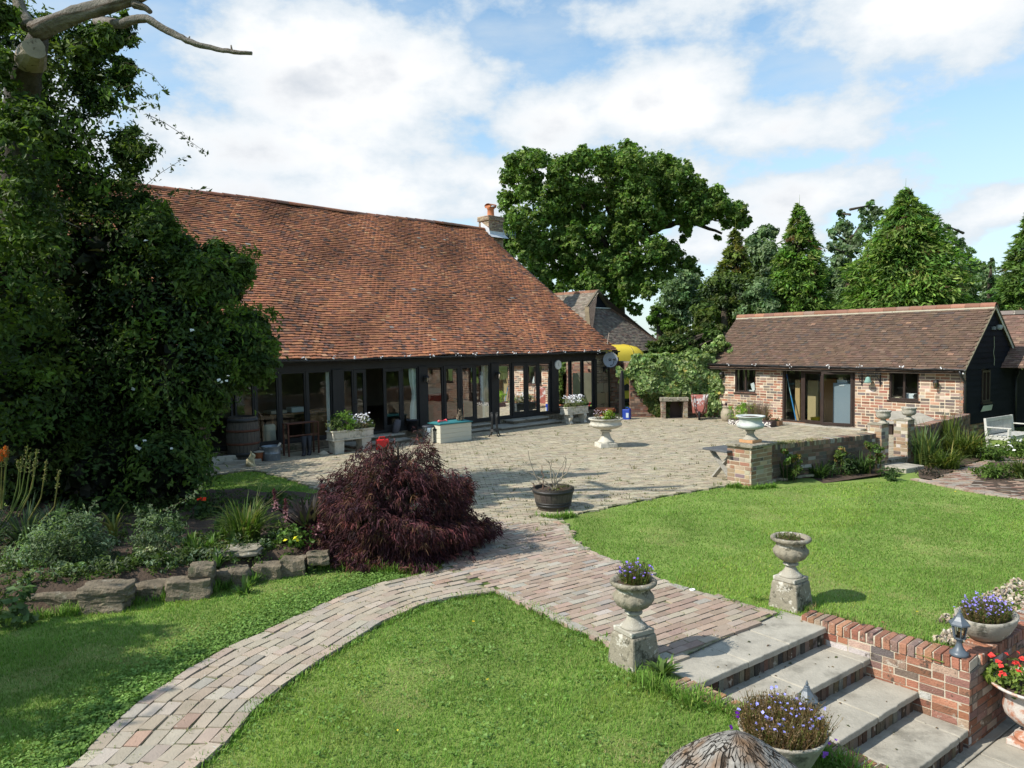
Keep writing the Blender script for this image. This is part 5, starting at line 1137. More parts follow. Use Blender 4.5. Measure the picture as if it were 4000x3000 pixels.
# things seen dimly through the glass
f = BR.at(BA(1725, -1.2), -1.2); T = thing('armchair', 'red armchair seen through the barn glass behind the storage box', 'armchair', f.p(0, 0, .3))
RC = (.42, .045, .03); m = MB(); m.box(f, -.55, .55, -.45, .4, .36, .72, RC); m.build('seat', MT['matte'], T, bevel=.05); m = MB(); m.box(f, -.55, .55, -.6, -.4, .36, 1.25, RC); m.build('backrest', MT['matte'], T, bevel=.06)
for s_ in (-1, 1): m = MB(); m.box(f, s_*.6-.1, s_*.6+.1, -.6, .4, .36, .92, RC); m.build('armrest', MT['matte'], T, bevel=.05)
f = BR.at(BA(1150, -1.3), -1.3); T = thing('table', 'brown wooden table loaded with papers behind the left barn windows', 'table', f.p(0, 0, .3))
m = MB(); m.box(f, -1.0, 1.0, -.4, .4, 1.0, 1.05, (.22, .12, .06)); m.build('tabletop', MT['matte'], T)
for sx in (-.92, .92):
    for sy in (-.34, .34): m = MB(); m.box(f, sx-.04, sx+.04, sy-.04, sy+.04, .3, 1.0, (.2, .11, .06)); m.build('leg', MT['matte'], T)
m = MB(); m.box(f, -.15, .25, -.1, .25, 1.052, 1.2, (.62, .68, .7)); tag(m.build('paper_box', MT['matte']), 'pale blue box lying on the brown table inside the barn', 'box')
m = MB(); m.box(f, .4, .9, -.2, .25, 1.052, 1.14, (.5, .45, .36)); tag(m.build('paper_stack', MT['matte']), 'cream stack of paper on the brown table inside the barn', 'paper')
f = BR.at(BA(1250, -.8), -.8); m = MB(); m.box(f, -.5, .5, -.3, .3, .302, .95, (.24, .13, .06)); tag(m.build('sideboard', MT['matte'], bevel=.01), 'brown wooden cabinet behind the glass near the rusty table', 'cabinet')
f = BR.at(BA(1045, -.7), -.7); m = MB(); m.lathe([(.16, .302), (.18, .32), (.17, .75), (.14, .8)], 20, f.p(0, 0, 0), col=(.7, .68, .55)); tag(m.build('lamp_base', MT['matte'], smooth=True), 'cream cylinder standing inside the leftmost visible barn window', 'jar')
# door steps
def steps(nm, lab, fr, a0, a1, rows):
    T = thing(nm, lab, 'step', fr.p((a0+a1)/2, .4, 0))
    for (x0, x1, b1, z1) in rows:
        m = MB(); rubble(m, fr.at(x0, b1-.02), x1-x0, 0, z1-.05, .09); m.box(fr, x0+.02, x1-.02, .05, b1-.03, 0, z1-.05, mat=1)
        for f_, L_ in ((Fr(fr.p(x0+.02, b1, 0), -fr.n, -fr.u), b1-.1), (Fr(fr.p(x1-.02, .1, 0), fr.n, fr.u), b1-.1)): rubble(m, f_, L_, 0, z1-.05, .09)
        m.build('rubble_base', [MT['rubble'], MT['mortar_dark']], T); m = MB(); x = x0-.03
        while x < x1-.05:
            w = min(rng.uniform(.45, .8), x1+.03-x); m.box(fr, x+.005, x+w-.005, .04, b1+rng.uniform(.0, .04), z1-.05, z1+rng.uniform(-.006, .006), np.ones(3)*rng.uniform(.8, 1.05)); x += w
        m.build('slab', MT['flag'], T, bevel=.012)
steps('stone_steps', 'two low stone steps below the closed centre doors of the barn', BR, BA(2170), BA(1980), [(BA(2190, .9), BA(1955, .9), .95, .13), (BA(2140, .5), BA(2005, .5), .5, .27)])
steps('stone_steps', 'low stone steps below the open barn door behind the maple', BR, BA(1560), BA(1400), [(BA(1600, .8), BA(1370, .8), .85, .13), (BA(1575, .45), BA(1420, .45), .42, .26)])
steps('stone_steps', 'narrow stone step between storage box and black plant stand', BR, BA(1920), BA(1830), [(BA(1925, .6), BA(1820, .6), .62, .12), (BA(1915, .3), BA(1840, .3), .32, .25)])
# storage box
bx = gp(1721, 1737); SB = Fr((bx[0], bx[1], 0), (.76, .65, 0), (.65, -.76, 0)); SBL, SBD = 1.2, .62
T = thing('storage_box', 'cream plastic garden storage box with teal lid in front of the barn', 'box', SB.p(.6, -.3, 0)); CR = (.60, .58, .47)
m = MB(); m.box(SB, 0.02, SBL-.02, -SBD+.02, -.02, .02, .585, CR)
for k in range(4): m.box(SB, .01, SBL-.01, -SBD+.01, -.01-.000, .035+k*.14, .163+k*.14, CR); 
m.build('body', MT['paint'], T, bevel=.008)
m = MB(); m.box(SB, -.025, SBL+.025, -SBD-.02, .025, .588, .625, (.03, .16, .17)); m.box(SB, .02, SBL-.02, -SBD+.03, -.03, .625, .65, (.035, .19, .2), top=(.05, .05)); m.build('lid', MT['paint'], T, bevel=.01)
m = MB(); m.box(SB, -.0, .03, -.42, -.2, .40, .46, (.03, .04, .04)); m.build('handle', MT['paint'], T); 
m = MB(); f = SB.at(.3, -.3, .66); m.tube([f.p(-.2, .12, .03), f.p(-.05, .05, .02), f.p(.12, -.02, .02)], .02, 8, (.7, .08, .1)); m.lathe([(.01, .0), (.045, .02), (.05, .05), (.03, .075), (.001, .08)], 14, f.p(-.22, .13, -.01), (.75, .12, .14)); m.tube([f.p(.1, -.1, .0), f.p(.13, .0, .05), f.p(.12, .07, .0)], .022, 8, (.7, .08, .1)); tag(m.build('toy', MT['paint'], smooth=True), 'small red plastic toy lying on the teal box lid', 'toy')
# grey tabby cat: one skinned body
def skin_body(name, pts, edges, rad, m_, parent=None, sub=2, loc=(0, 0, 0), rz=0, root=0):
    me = bpy.data.meshes.new(name); me.from_pydata([tuple(p) for p in pts], edges, []); o = bpy.data.objects.new(name, me); COL.objects.link(o)
    md = o.modifiers.new('skin', 'SKIN'); md.use_smooth_shade = True
    if not me.skin_vertices: me.attributes.new('skin', 'FLOAT', 'POINT')
    for i, r in enumerate(rad):
        sv = me.skin_vertices[0].data[i]; sv.radius = (r, r) if not hasattr(r, '__len__') else r; sv.use_root = (i == root)
    sd = o.modifiers.new('sub', 'SUBSURF'); sd.levels = sub; sd.render_levels = sub
    me.materials.append(m_); o.parent = parent; o.location = tuple(float(q) for q in loc); o.rotation_euler = (0, 0, rz); return o
FUR = mat('tabby_fur', (.17, .13, .09), .95, .3, 8, .4, 80, spot=(.03, .025, .02), spot_s=14, spot_t=(.5, .58), spot2=(.4, .35, .28), spot2_s=7, spot2_t=(.63, .7), stretch=(1, 1, 2.5))
cp = SB.p(.86, -.16, .655)
CT = thing('cat', 'tabby cat sitting upright on the teal lid of the storage box', 'cat', cp, rz=math.atan2(-.9, .1)+math.pi/2)
pts = [(0, .09, .085), (0, .05, .15), (0, .0, .20), (0, -.03, .255), (0, -.055, .30), (0, -.105, .285),       # hips, belly, chest, neck, head, muzzle
       (.045, -.035, .13), (.04, -.055, .02), (.04, -.085, .012), (-.045, -.035, .13), (-.04, -.055, .02), (-.04, -.085, .012),
       (.085, .04, .06), (.075, -.03, .02), (-.085, .04, .06), (-.075, -.03, .02), (.0, .16, .03), (.08, .2, .02), (.16, .16, .02)]
ed = [(0, 1), (1, 2), (2, 3), (3, 4), (4, 5), (2, 6), (6, 7), (7, 8), (2, 9), (9, 10), (10, 11), (0, 12), (12, 13), (0, 14), (14, 15), (0, 16), (16, 17), (17, 18)]
skin_body('cat_body', pts, ed, [.085, .085, .075, .05, .055, .028, .03, .02, .022, .03, .02, .022, .045, .026, .045, .026, .026, .02, .015], FUR, CT)
for s_ in (-1, 1):
    m = MB(); V = [(s_*.018, -.04, .335), (s_*.052, -.04, .325), (s_*.035, -.06, .335), (s_*.043, -.045, .385)]; m.add(np.array(V), [(0, 1, 3), (1, 2, 3), (2, 0, 3), (0, 2, 1)]); o = m.build('ear', FUR, None); o.parent = CT
    m = MB(); m.lathe([(.001, -.006), (.006, 0), (.001, .006)], 8, (s_*.024, -.103, .312), (.4, .42, .08)); o = m.build('eye', MT['paint'], None); o.parent = CT
# steel bin
T = thing('pedal_bin', 'brushed steel bin with dark lid beside the storage box', 'bin', gp(1675, 1733)); c = np.array(T.location)
m = MB(); m.lathe([(.185, .0), (.19, .03), (.19, .5), (.185, .52)], 36, c); m.build('body', MT['steel'], T, smooth=True)
m = MB(); m.lathe([(.198, .51), (.2, .535), (.17, .56), (.001, .57)], 36, c, col=(.03, .035, .045)); m.build('lid', MT['paint'], T, smooth=True)
m = MB(); f = W0.at(*c[:2], rot=0); m.lathe([(.001, 0), (.055, .0)], 16, (0, 0, 0), (.05, .05, .06)); 
m.v = [np.stack([c[0]+m.v[0][:, 0]-.03, c[1]-np.sqrt(np.maximum(.191**2-(m.v[0][:, 0]-.03)**2, 0))-.002, c[2]+.33+m.v[0][:, 1]], 1)]; m.build('emblem', MT['paint'], T)
# black plant stand
T = thing('plant_stand', 'tall black iron stand with four splayed legs by the barn glass', 'stand', gp(1932, 1707)); c = np.array(T.location)
for k, a in enumerate((.6, 2.17, 3.74, 5.31)):
    d = A3(math.cos(a), math.sin(a), 0); m = MB(); m.tube([c+d*.13+A3(0, 0, .78), c+d*.10+A3(0, 0, .6), c+d*.12+A3(0, 0, .25), c+d*.16+A3(0, 0, .1), c+d*.23+A3(0, 0, 0.01)], .018, 8); m.lathe([(.001, .80), (.024, .79), (.028, .765), (.014, .74)], 10, c+d*.13); m.build('leg', MT['iron'], T, smooth=True)
m = MB()
for zz in (.24, .2): m.tube([c+A3(math.cos(t)*.145, math.sin(t)*.145, zz) for t in np.linspace(0, 2*np.pi, 25)], .014, 6)
m.build('ring', MT['iron'], T); m = MB(); m.lathe([(.001, .205), (.14, .205), (.14, .22), (.001, .22)], 24, c); m.build('shelf', MT['iron'], T)
# clock, dish
a = BA(2181, .06); v = ray(2181, 1425); P = BR.p(a, .055, 0); z = H+v[2]*P[1]/v[1]; T = thing('clock', 'round white wall clock fixed on the black barn post', 'clock', (P[0], P[1], z)); f = Fr((P[0], P[1], z), BR.u, BR.n)
def disc(m, f, r0, r1, b0, b1, col=(1, 1, 1), seg=32):
    an = np.arange(seg)*2*np.pi/seg; q = [np.stack([np.cos(an)*r, np.full(seg, b), np.sin(an)*r], 1) for r, b in ((r0, b0), (r1, b1))]; V = f.P(np.concatenate(q+[np.array([[0, b1, 0]])]))
    m.add(V, [(j, (j+1) % seg, seg+(j+1) % seg, seg+j) for j in range(seg)]+[(seg+j, seg+(j+1) % seg, 2*seg) for j in range(seg)], col)
m = MB(); disc(m, f, .185, .175, 0, .03, (.6, .62, .6)); m.build('rim', MT['paint'], T)
m = MB(); disc(m, f, .16, .16, .03, .033, (.72, .72, .68)); m.build('face', MT['paint'], T)
m = MB(); m.bar(f.p(0, .036, 0), f.p(.04, .036, .09), .012, .004, (.03, .03, .03)); m.bar(f.p(0, .036, 0), f.p(-.03, .036, -.06), .014, .004, (.03, .03, .03)); m.build('hands', MT['paint'], T)
P = dp(2383, 1406, 30.3); T = thing('satellite_dish', 'grey satellite dish on the barn corner under the eave', 'dish', P); f = Fr(P, (.93, -.0, 0), (.25, -.97, 0))
m = MB(); rr_ = np.linspace(0, .3, 7); an = np.arange(36)*2*np.pi/36
V = [f.P(np.stack([np.cos(an)*r, np.full(36, .06*(r/.3)**2-.02), np.sin(an)*r*1.05+.25*(.06*(r/.3)**2)], 1)) for r in rr_[1:]]; V = np.concatenate([f.P([(0, -.02, 0)])]+V); fc = [(0, 1+j, 1+(j+1) % 36) for j in range(36)]+[(1+k*36+j, 1+k*36+(j+1) % 36, 1+(k+1)*36+(j+1) % 36, 1+(k+1)*36+j) for k in range(5) for j in range(36)]
m.add(V, fc, (.30, .33, .37)); m.build('reflector', MT['paint'], T, smooth=True)
m = MB(); m.tube([f.p(0, -.03, -.25), f.p(.05, .2, -.18), f.p(.04, .34, .0)], .012, 6); m.box(f, .0, .08, .32, .4, -.02, .06); m.tube([f.p(0, -.02, 0), f.p(-.0, -.12, -.05), f.p(-.08, -.2, -.2)], .02, 6); m.build('arm', MT['iron'], T)
# troughs
def trough(lab, c, fr, L, D, z0, z1, legs):
    T = thing('stone_trough', lab, 'planter', c); m = MB()
    m.box(fr, 0, L, -D, 0, z0, z0+.04); m.box(fr, .02, L-.02, -D+.02, -.02, z0+.04, z1-.03); m.box(fr, -.005, L+.005, -D-.005, .005, z1-.035, z1)
    for k in range(3): m.box(fr, .06+k*(L-.06)/3, .0+(k+1)*(L-.06)/3, -.03, -.008, z0+.07, z1-.06)
    m.build('trough', MT['white_stone'], T, bevel=.008)
    m = MB(); m.box(fr, .04, L-.04, -D+.04, -.04, z1-.01, z1+.008); m.build('soil', MT['soil'], T)
    for q in legs:
        m = MB()
        if lab.startswith('long'): m.box(fr, q-.14, q+.14, -D+.03, -.03, 0, z0, top=(-.02, 0)); m.build('leg', MT['white_stone'], T, bevel=.015)
        else:
            m.prism(Fr(fr.p(q-.07, 0, 0), fr.n, fr.u), [(-D*.15, 0), (-.02, 0), (.02, .06), (-.06, .14), (.0, .24), (.02, .3), (-.02, z0), (-D*.8, z0), (-D*.7, .2), (-D*.55, .06)], 0, .14); m.build('leg', MT['white_stone'], T, bevel=.02)
    return T
p = gp(1330, 1778); TR1 = Fr((p[0]-.18, p[1]-.06, 0), (.72, .69, 0), (.69, -.72, 0)).at(0, .0); trough('long carved stone trough of white flowers on pedestal by the open door', TR1.p(.6, -.2, 0), TR1, 1.35, .4, .38, .66, (.22, 1.1))
p = gp(2240, 1662); TR2 = Fr((p[0]-.2, p[1], 0), (.74, .67, 0), (.67, -.74, 0)); trough('stone trough on scrolled legs with white flowers at barn corner', TR2.p(.5, -.2, 0), TR2, 1.15, .42, .38, .66, (.2, .95))
# pots at the corner
T = thing('terracotta_pot', 'large wide terracotta pot beside the barn corner stones', 'pot', gp(2367, 1640)); c = np.array(T.location)+A3(0, .3, 0); T.location = tuple(c)
m = MB(); m.lathe([(.25, 0), (.27, .02), (.34, .36), (.37, .38), (.375, .43), (.345, .43), (.32, .36)], 40, c); m.build('body', MT['terracotta'], T, smooth=True)
for s_ in (0.2, 3.3): m = MB(); m.tube([c+A3(math.cos(s_+t)*(.36+.06*math.sin(t*3.2+1.6)**2), math.sin(s_+t)*.38, .30+.07*math.cos(t*8)) for t in np.linspace(-.2, .2, 7)], .022, 8); m.build('handle', MT['terracotta'], T, smooth=True)
soil_disc(c, .33, .38).build('soil', MT['soil'], T)
T = thing('terracotta_pot', 'small terracotta pot in front of the large wide one', 'pot', gp(2340, 1652)+A3(0, .15, 0)); c = np.array(T.location)
m = MB(); m.lathe([(.11, 0), (.12, .01), (.155, .22), (.175, .225), (.178, .27), (.155, .27), (.15, .22)], 32, c); m.build('body', MT['terracotta'], T, smooth=True); soil_disc(c, .152, .24).build('soil', MT['soil'], T)
p = gp(2449, 1642, 0); T = thing('canister', 'blue plastic canister standing in the gateway under the yellow van', 'canister', (p[0], p[1]+.2, 0)); f = W0.at(p[0], p[1]+.2, rot=-.4)
m = MB(); m.box(f, -.17, .17, -.14, .14, .0, .42, (.015, .05, .32)); m.build('body', MT['paint'], T, bevel=.03); m = MB(); m.tube([f.p(-.1, 0, .42), f.p(-.08, 0, .48), f.p(.08, 0, .48), f.p(.1, 0, .42)], .018, 8, (.015, .05, .32)); m.build('handle', MT['paint'], T); m = MB(); m.lathe([(.035, 0), (.035, .04), (.001, .045)], 14, f.p(.12, .05, .42), (.02, .06, .3)); m.build('cap', MT['paint'], T); m = MB(); m.box(f, .03, .13, -.145, -.1405, .1, .28, (.5, .58, .62)); m.build('label_patch', MT['paint'], T)
# left end: barrel, tub, statue, table, odds and ends
p = BR.p(px2a(BR, 941, .5), .5, .0); T = thing('barrel', 'tall upright oak barrel with dark hoops against the barn glass', 'barrel', (p[0], p[1], .09)); c = np.array(T.location)
def staves(m, c, prof, n=26, seg=4):
    prof = np.array(prof); col = pick([(3, (1.2, 1.2, 1.2)), (2, (.8, .8, .8)), (1, (1.6, 1.5, 1.4))], n, .12)
    for k in range(n):
        an = (k+np.linspace(.03, .97, seg))/n*2*np.pi; V = np.concatenate([np.stack([c[0]+np.cos(an)*r, c[1]+np.sin(an)*r, np.full(seg, c[2]+z)], 1) for r, z in prof])
        m.add(V, [(i*seg+j, i*seg+j+1, (i+1)*seg+j+1, (i+1)*seg+j) for i in range(len(prof)-1) for j in range(seg-1)], col[k])
pr = [(.35, .02), (.39, .2), (.415, .45), (.42, .6), (.41, .78), (.38, 1.0), (.35, 1.12)]
m = MB(); staves(m, c, pr); m.lathe([(.001, 1.07), (.36, 1.07)], 26, c); m.lathe([(.34, .02), (.38, .2), (.405, .45), (.41, .6), (.4, .78), (.37, 1.0), (.34, 1.12), (.33, 1.12), (.33, 1.05)], 40, c, (.4, .4, .4)); m.build('staves', MT['barrelwood'], T)
for z, w in ((.14, .10), (.42, .06), (.76, .06), (1.03, .09)):
    r0, r1 = np.interp([z-w/2, z+w/2], [q[1] for q in pr], [q[0] for q in pr]); m = MB(); m.lathe([(r0+.006, z-w/2), (r0+.012, z-w/2), (r1+.012, z+w/2), (r1+.006, z+w/2)], 40, c, close=False); m.build('hoop', MT['rust'] if w < .08 else MT['iron'], T, smooth=True)
m = MB(); m.box(W0.at(c[0], c[1], rot=.3), -.45, .45, -.45, .45, -.02, .105); tag(m.build('barrel_slab', MT['flag'], bevel=.02), 'flat stone slab under the tall oak barrel', 'slab')
T = thing('zinc_tub', 'round blue-grey zinc tub with a stick standing near the barrel', 'tub', gp(1051, 1805)+A3(0, .2, 0)); c = np.array(T.location)
m = MB(); m.lathe([(.225, 0), (.23, .01), (.235, .2), (.238, .205), (.238, .215), (.235, .22), (.245, .385), (.252, .39), (.25, .40), (.238, .39), (.225, .03), (.001, .03)], 40, c); m.build('tub', MT['zinc'], T, smooth=True)
for s_ in (.1, 3.2): m = MB(); m.tube([c+A3(math.cos(s_+t)*.265, math.sin(s_+t)*.265, .33-.05*math.cos(t*6)) for t in np.linspace(-.25, .25, 7)], .01, 6); m.build('handle', MT['zinc'], T)
m = MB(); m.tube([c+A3(.02, .0, .06), c+A3(.12, .02, .3), c+A3(.24, .05, .47)], .028, 8, (.55, .5, .42)); tag(m.build('stick', MT['matte'], smooth=True), 'pale wooden stick leaning out of the zinc tub', 'stick')
p = gp(980, 1826); LS_ = mat('yellow_stone', (.50, .44, .27), .9, .2, 8, .4, 40, spot=(.25, .22, .14), spot_s=8)
T = thing('statue', 'small pale stone statue of a crouching animal at lawn edge', 'statue', (p[0], p[1]+.05, .0), rz=.5)
pts = [(-.05, .03, .08), (-.03, .02, .17), (.0, .0, .24), (.03, -.02, .30), (.10, -.05, .27), (-.07, .07, .05), (.03, -.08, .14), (.05, -.08, .02), (.09, -.10, .015), (.06, .06, .14), (.08, .06, .02), (.12, .05, .015), (.06, -.06, .22), (-.02, -.1, .05), (.06, -.11, .03), (-.0, .11, .05), (.07, .1, .03)]
ed = [(0, 1), (1, 2), (2, 3), (3, 4), (0, 5), (2, 6), (6, 7), (7, 8), (2, 9), (9, 10), (10, 11), (0, 13), (13, 14), (0, 15), (15, 16)]
keep = [i for i in range(17) if i != 12]; mp = {o: n for n, o in enumerate(keep)}
skin_body('statue_body', [pts[i] for i in keep], [(mp[a_], mp[b_]) for a_, b_ in ed], [.1, .095, .085, .085, .05, .07, .032, .028, .03, .032, .028, .03, .05, .035, .05, .035], LS_, T)
for s_ in (-1, 1): m = MB(); m.lathe([(.001, -.02), (.02, 0), (.001, .05)], 8, (.0, s_*.06-.02, .365)); o = m.build('ear', LS_); o.parent = T
p = gp(1200, 1784); f = Fr((p[0]-.45, p[1]-.15, 0), BR.u*-1, BR.n); T = thing('side_table', 'narrow rusty metal side table standing against the barn glass', 'table', f.p(.4, -.1, 0))
m = MB(); m.box(f, -.03, .93, -.3, .02, .90, .925); m.build('tabletop', MT['rust'], T)
for a, b in ((0, 0), (.9, 0), (0, -.28), (.9, -.28)): m = MB(); m.box(f, a-.018, a+.018, b-.018, b+.018, 0, .9); m.build('leg', MT['rust'], T)
m = MB(); m.box(f, .0, .9, -.012, .012, .56, .6); m.build('rail', MT['rust'], T)
f2 = f.at(.38, .12); T = thing('boots', 'pair of black rubber boots standing under the rusty side table', 'boots', f2.p(.1, 0, 0))
for q in (0, .16): m = MB(); c = f2.p(q, 0, 0); m.tube([c+A3(0, -.10, .035), c+A3(0, -.02, .05), c+A3(0, .03, .09), c+A3(0, .03, .22), c+A3(0, .03, .55)], [.045, .055, .06, .062, .085], 12, (.02, .02, .024)); m.build('boot', MT['paint'], T, smooth=True)
m = MB(); m.box(f.at(.95, .32), 0, .75, -.3, .12, .02, .045, (.12, .06, .045)); tag(m.build('doormat', MT['matte'], bevel=.008), 'dark red-brown mat lying before the rusty side table', 'mat')
m = MB(); c = f.p(.85, .35, 0); m.lathe([(.12, .02), (.14, .04), (.07, .1), (.03, .13), (.001, .14)], 9, c, (.48, .42, .32), flute=lambda i, an: 1+.25*np.sin(an*2+1)); tag(m.build('sack', MT['matte'], smooth=True), 'small crumpled sandy paper sack on ground by mat', 'sack')
fl_ = gp(930, 1840); m = MB(); ff = faz((fl_[0]-1.6, fl_[1]+.15, 0), 80); m.box(ff, 0, 1.55, -.95, .1, -.03, .024); tag(m.build('paving_slab', MT['flag'], bevel=.012), 'large flat pale paving slab behind the stone animal statue', 'slab')
p = BR.p(px2a(BR, 885, .75), .75, 0); ff = faz((p[0]-.55, p[1]-.05, 0), 60); T = thing('stone_trough', 'small low pale stone trough half hidden left of the barrel', 'planter', ff.p(.3, 0, .0)); m = MB(); m.box(ff, 0, .7, -.15, .15, .02, .24, top=(-.03, -.02)); m.build('trough', MT['white_stone'], T, bevel=.015); m = MB(); m.box(ff, .03, .67, -.12, .12, .24, .25); m.build('soil', MT['soil'], T)
p = gp(996, 1812); T = thing('terracotta_pot', 'small dark terracotta pot with stone lid between statue and zinc tub', 'pot', (p[0], p[1]+.3, 0)); c = np.array(T.location); m = MB(); m.lathe([(.09, 0), (.12, .22), (.13, .23), (.13, .26)], 24, c); m.build('body', MT['terracotta'], T, smooth=True); m = MB(); m.lathe([(.16, .262), (.17, .28), (.16, .30), (.001, .305)], 20, c); m.build('lid', MT['flag'], T, smooth=True)
a = BA(1602, .12); p = BR.p(a, .2, .26); T = thing('bucket', 'black bucket on the step right of the open barn door', 'bucket', p); c = np.array(p); m = MB(); m.lathe([(.14, 0), (.16, .02), (.185, .33), (.195, .33), (.195, .36), (.175, .35), (.15, .05), (.001, .05)], 28, c, (.02, .02, .025)); m.build('body', MT['paint'], T, smooth=True)
m = MB(); m.tube([c+A3(math.cos(t)*.19, 0, .35-math.sin(t)*.09) for t in np.linspace(0, np.pi, 9)], .007, 6); m.build('handle', MT['iron'], T)
p = BR.p(BA(1548, .2), .25, .13); m = MB(); c = p; m.tube([c+A3(-.1, -.05, .1), c+A3(-.05, 0, .35), c+A3(0, .02, .55)], [.1, .12, .09], 10, (.12, .11, .12)); tag(m.build('coat', MT['matte'], smooth=True), 'grey rolled bag leaning by the open barn door', 'bag')
p = gp(1490, 1765); T = thing('petrol_can', 'bright red plastic can glimpsed behind the maple', 'can', (p[0], p[1]+.2, 0)); f = W0.at(p[0], p[1]+.2, rot=.4); m = MB(); m.box(f, -.18, .18, -.1, .1, .015, .34, (.6, .02, .02)); m.build('body', MT['paint'], T, bevel=.03); m = MB(); m.tube([f.p(-.1, 0, .34), f.p(-.08, 0, .4), f.p(.06, 0, .4), f.p(.08, 0, .34)], .018, 8, (.55, .02, .02)); m.build('handle', MT['paint'], T); m = MB(); m.tube([f.p(.13, 0, .34), f.p(.2, 0, .42)], .02, 8, (.03, .03, .03)); m.build('spout', MT['paint'], T)

# ================================================================ ivy wall foot: barbecue niche, barrow, jar
p = gp(2636, 1637); NB_ = Fr((p[0], p[1], 0), IV.u, IV.n); T = thing('barbecue', 'small brick fireplace niche with stone lintel at the foot of ivy wall', 'fireplace', NB_.o)
for s_, nm in ((-1, 'pier'), (1, 'pier')):
    f = NB_.at(s_*.42-.07); m = MB(); brick_wall(m, f, .14, 0, .68, .6, [(2, (.34, .27, .19)), (2, (.26, .18, .13)), (1, (.4, .36, .28))], proud=.008, ends=(True, True), stretch=.2); m.build('pier', [MT['brick'], MT['mortar']], T)
m = MB(); m.box(NB_, -.54, .54, -.6, .03, .68, .83); m.build('lintel', MT['oldstone'], T, bevel=.02)
m = MB(); m.box(NB_, -.36, .36, -.62, -.55, 0, .68, (.09, .06, .05)); m.box(NB_, -.36, .36, -.55, -.02, .02, .03, (.1, .08, .07)); m.build('back_panel', MT['matte'], T)
p = gp(2735, 1642); WBF = Fr((p[0], p[1]+.1, 0), (.96, -.27, 0), (-.27, -.96, 0)); T = thing('wheelbarrow', 'rusty wheelbarrow tipped upright against the ivy wall', 'wheelbarrow', WBF.o)
m = MB(); f = WBF
q = lambda a, b, z: f.p(a, b, z)
# tray standing on its nose, open side to the wall
V = [q(-.16, .10, .30), q(.16, .10, .30), q(.25, .02, .85), q(-.25, .02, .85), q(-.26, -.30, .22), q(.26, -.30, .22), q(.33, -.28, .95), q(-.33, -.28, .95)]
m.add(V, [(0, 1, 2, 3), (0, 4, 5, 1), (1, 5, 6, 2), (2, 6, 7, 3), (3, 7, 4, 0)]); m.build('tray', mat('barrow_paint', (.30, .10, .08), .75, .3, 7, .3, 40, spot=(.5, .47, .46), spot_s=3, spot_t=(.5, .56)), T)
m = MB()
for s_ in (-1, 1): m.tube([q(s_*.05, .16, .12), q(s_*.17, .14, .4), q(s_*.22, .10, .9), q(s_*.26, .0, 1.02)], .018, 7); m.tube([q(s_*.2, .12, .6), q(s_*.16, .2, .45), q(s_*.1, .16, .3)], .014, 6)
m.build('handle_frame', MT['rust'], T)
m = MB(); m.tube([q(0, .14+math.cos(t)*.15, .16+math.sin(t)*.15) for t in np.linspace(0, 2*np.pi, 25)], .042, 8, (.02, .02, .02)); w = m.build('wheel', MT['matte'], T, smooth=True)
m = MB(); m.tube([q(-.03, .14, .16), q(.03, .14, .16)], .08, 14); m.build('rim', MT['rust'], w)
p = gp(2846, 1649); T = thing('clay_jar', 'round-bellied pale clay jar at the left of the outbuilding wall', 'jar', (p[0], p[1]+.15, 0)); c = np.array(T.location)
m = MB(); m.lathe([(.14, 0), (.19, .05), (.24, .2), (.235, .35), (.18, .46), (.15, .5), (.17, .53), (.195, .555), (.19, .57), (.165, .56), (.14, .5)], 36, c); m.build('body', mat('jar_clay', (.34, .29, .21), .9, .2, 5, .3, 30, spot=(.22, .2, .15), spot_s=4, spot_t=(.5, .7)), T, smooth=True)
m = MB(); m.tube([c+A3(-.02, 0, .4), c+A3(-.04, 0, .62)], .008, 6, (.1, .07, .05)); m.lathe([(.001, .6), (.045, .62), (.05, .66), (.03, .7), (.001, .71)], 12, c+A3(-.05, 0, 0), (.05, .03, .035)); m.build('seed_head', MT['matte'], T, smooth=True)
# spotted trough under the outbuilding wall
p0, p1 = gp(2846, 1660), gp(3015, 1672); d = p1-p0; LT = float(np.linalg.norm(d)); SF = Fr(p0, d); SF.n = np.array([SF.u[1], -SF.u[0], 0])
T = thing('planter', 'long rounded trough planter studded with white spots below the outbuilding wall', 'planter', SF.p(LT/2, -.2, 0))
m = MB(); pr_ = [(0, .02), (.03, .0), (.055, .06), (.06, .12), (.04, .19), (-.0, .215), (-.34, .215), (-.38, .12), (-.36, .0)]
m.prism(Fr(SF.p(0, 0, 0), SF.n, SF.u), pr_, 0, LT, (.05, .03, .035))
for k in range(150):
    a, z = rng.uniform(.02, LT-.02), rng.uniform(.03, .19); b = np.interp(z, [0, .06, .12, .19, .215], [.03, .055, .06, .04, 0])+.003; m.box(Fr(SF.p(a, b, z), SF.u, SF.n), -.02, .02, -.004, .006, -.013, .013, (.7, .66, .6))
m.build('trough', MT['paint'], T); m = MB(); m.box(SF, .03, LT-.03, -.33, -.02, .2, .222); m.build('soil', MT['soil'], T)
p = gp(3030, 1666); f = Fr((p[0]-.05, p[1]+.3, 0), SF.u, SF.n); T = thing('planter', 'small orange-brown wooden planter left of the outbuilding door', 'planter', f.p(.2, 0, 0)); m = MB(); m.box(f, -.3, .35, -.16, .16, .0, .18, (.42, .24, .13)); m.build('box', MT['matte'], T, bevel=.01); m = MB(); m.box(f, -.28, .33, -.14, .14, .18, .187); m.build('soil', MT['soil'], T); SMP = f.p(.02, 0, .18)
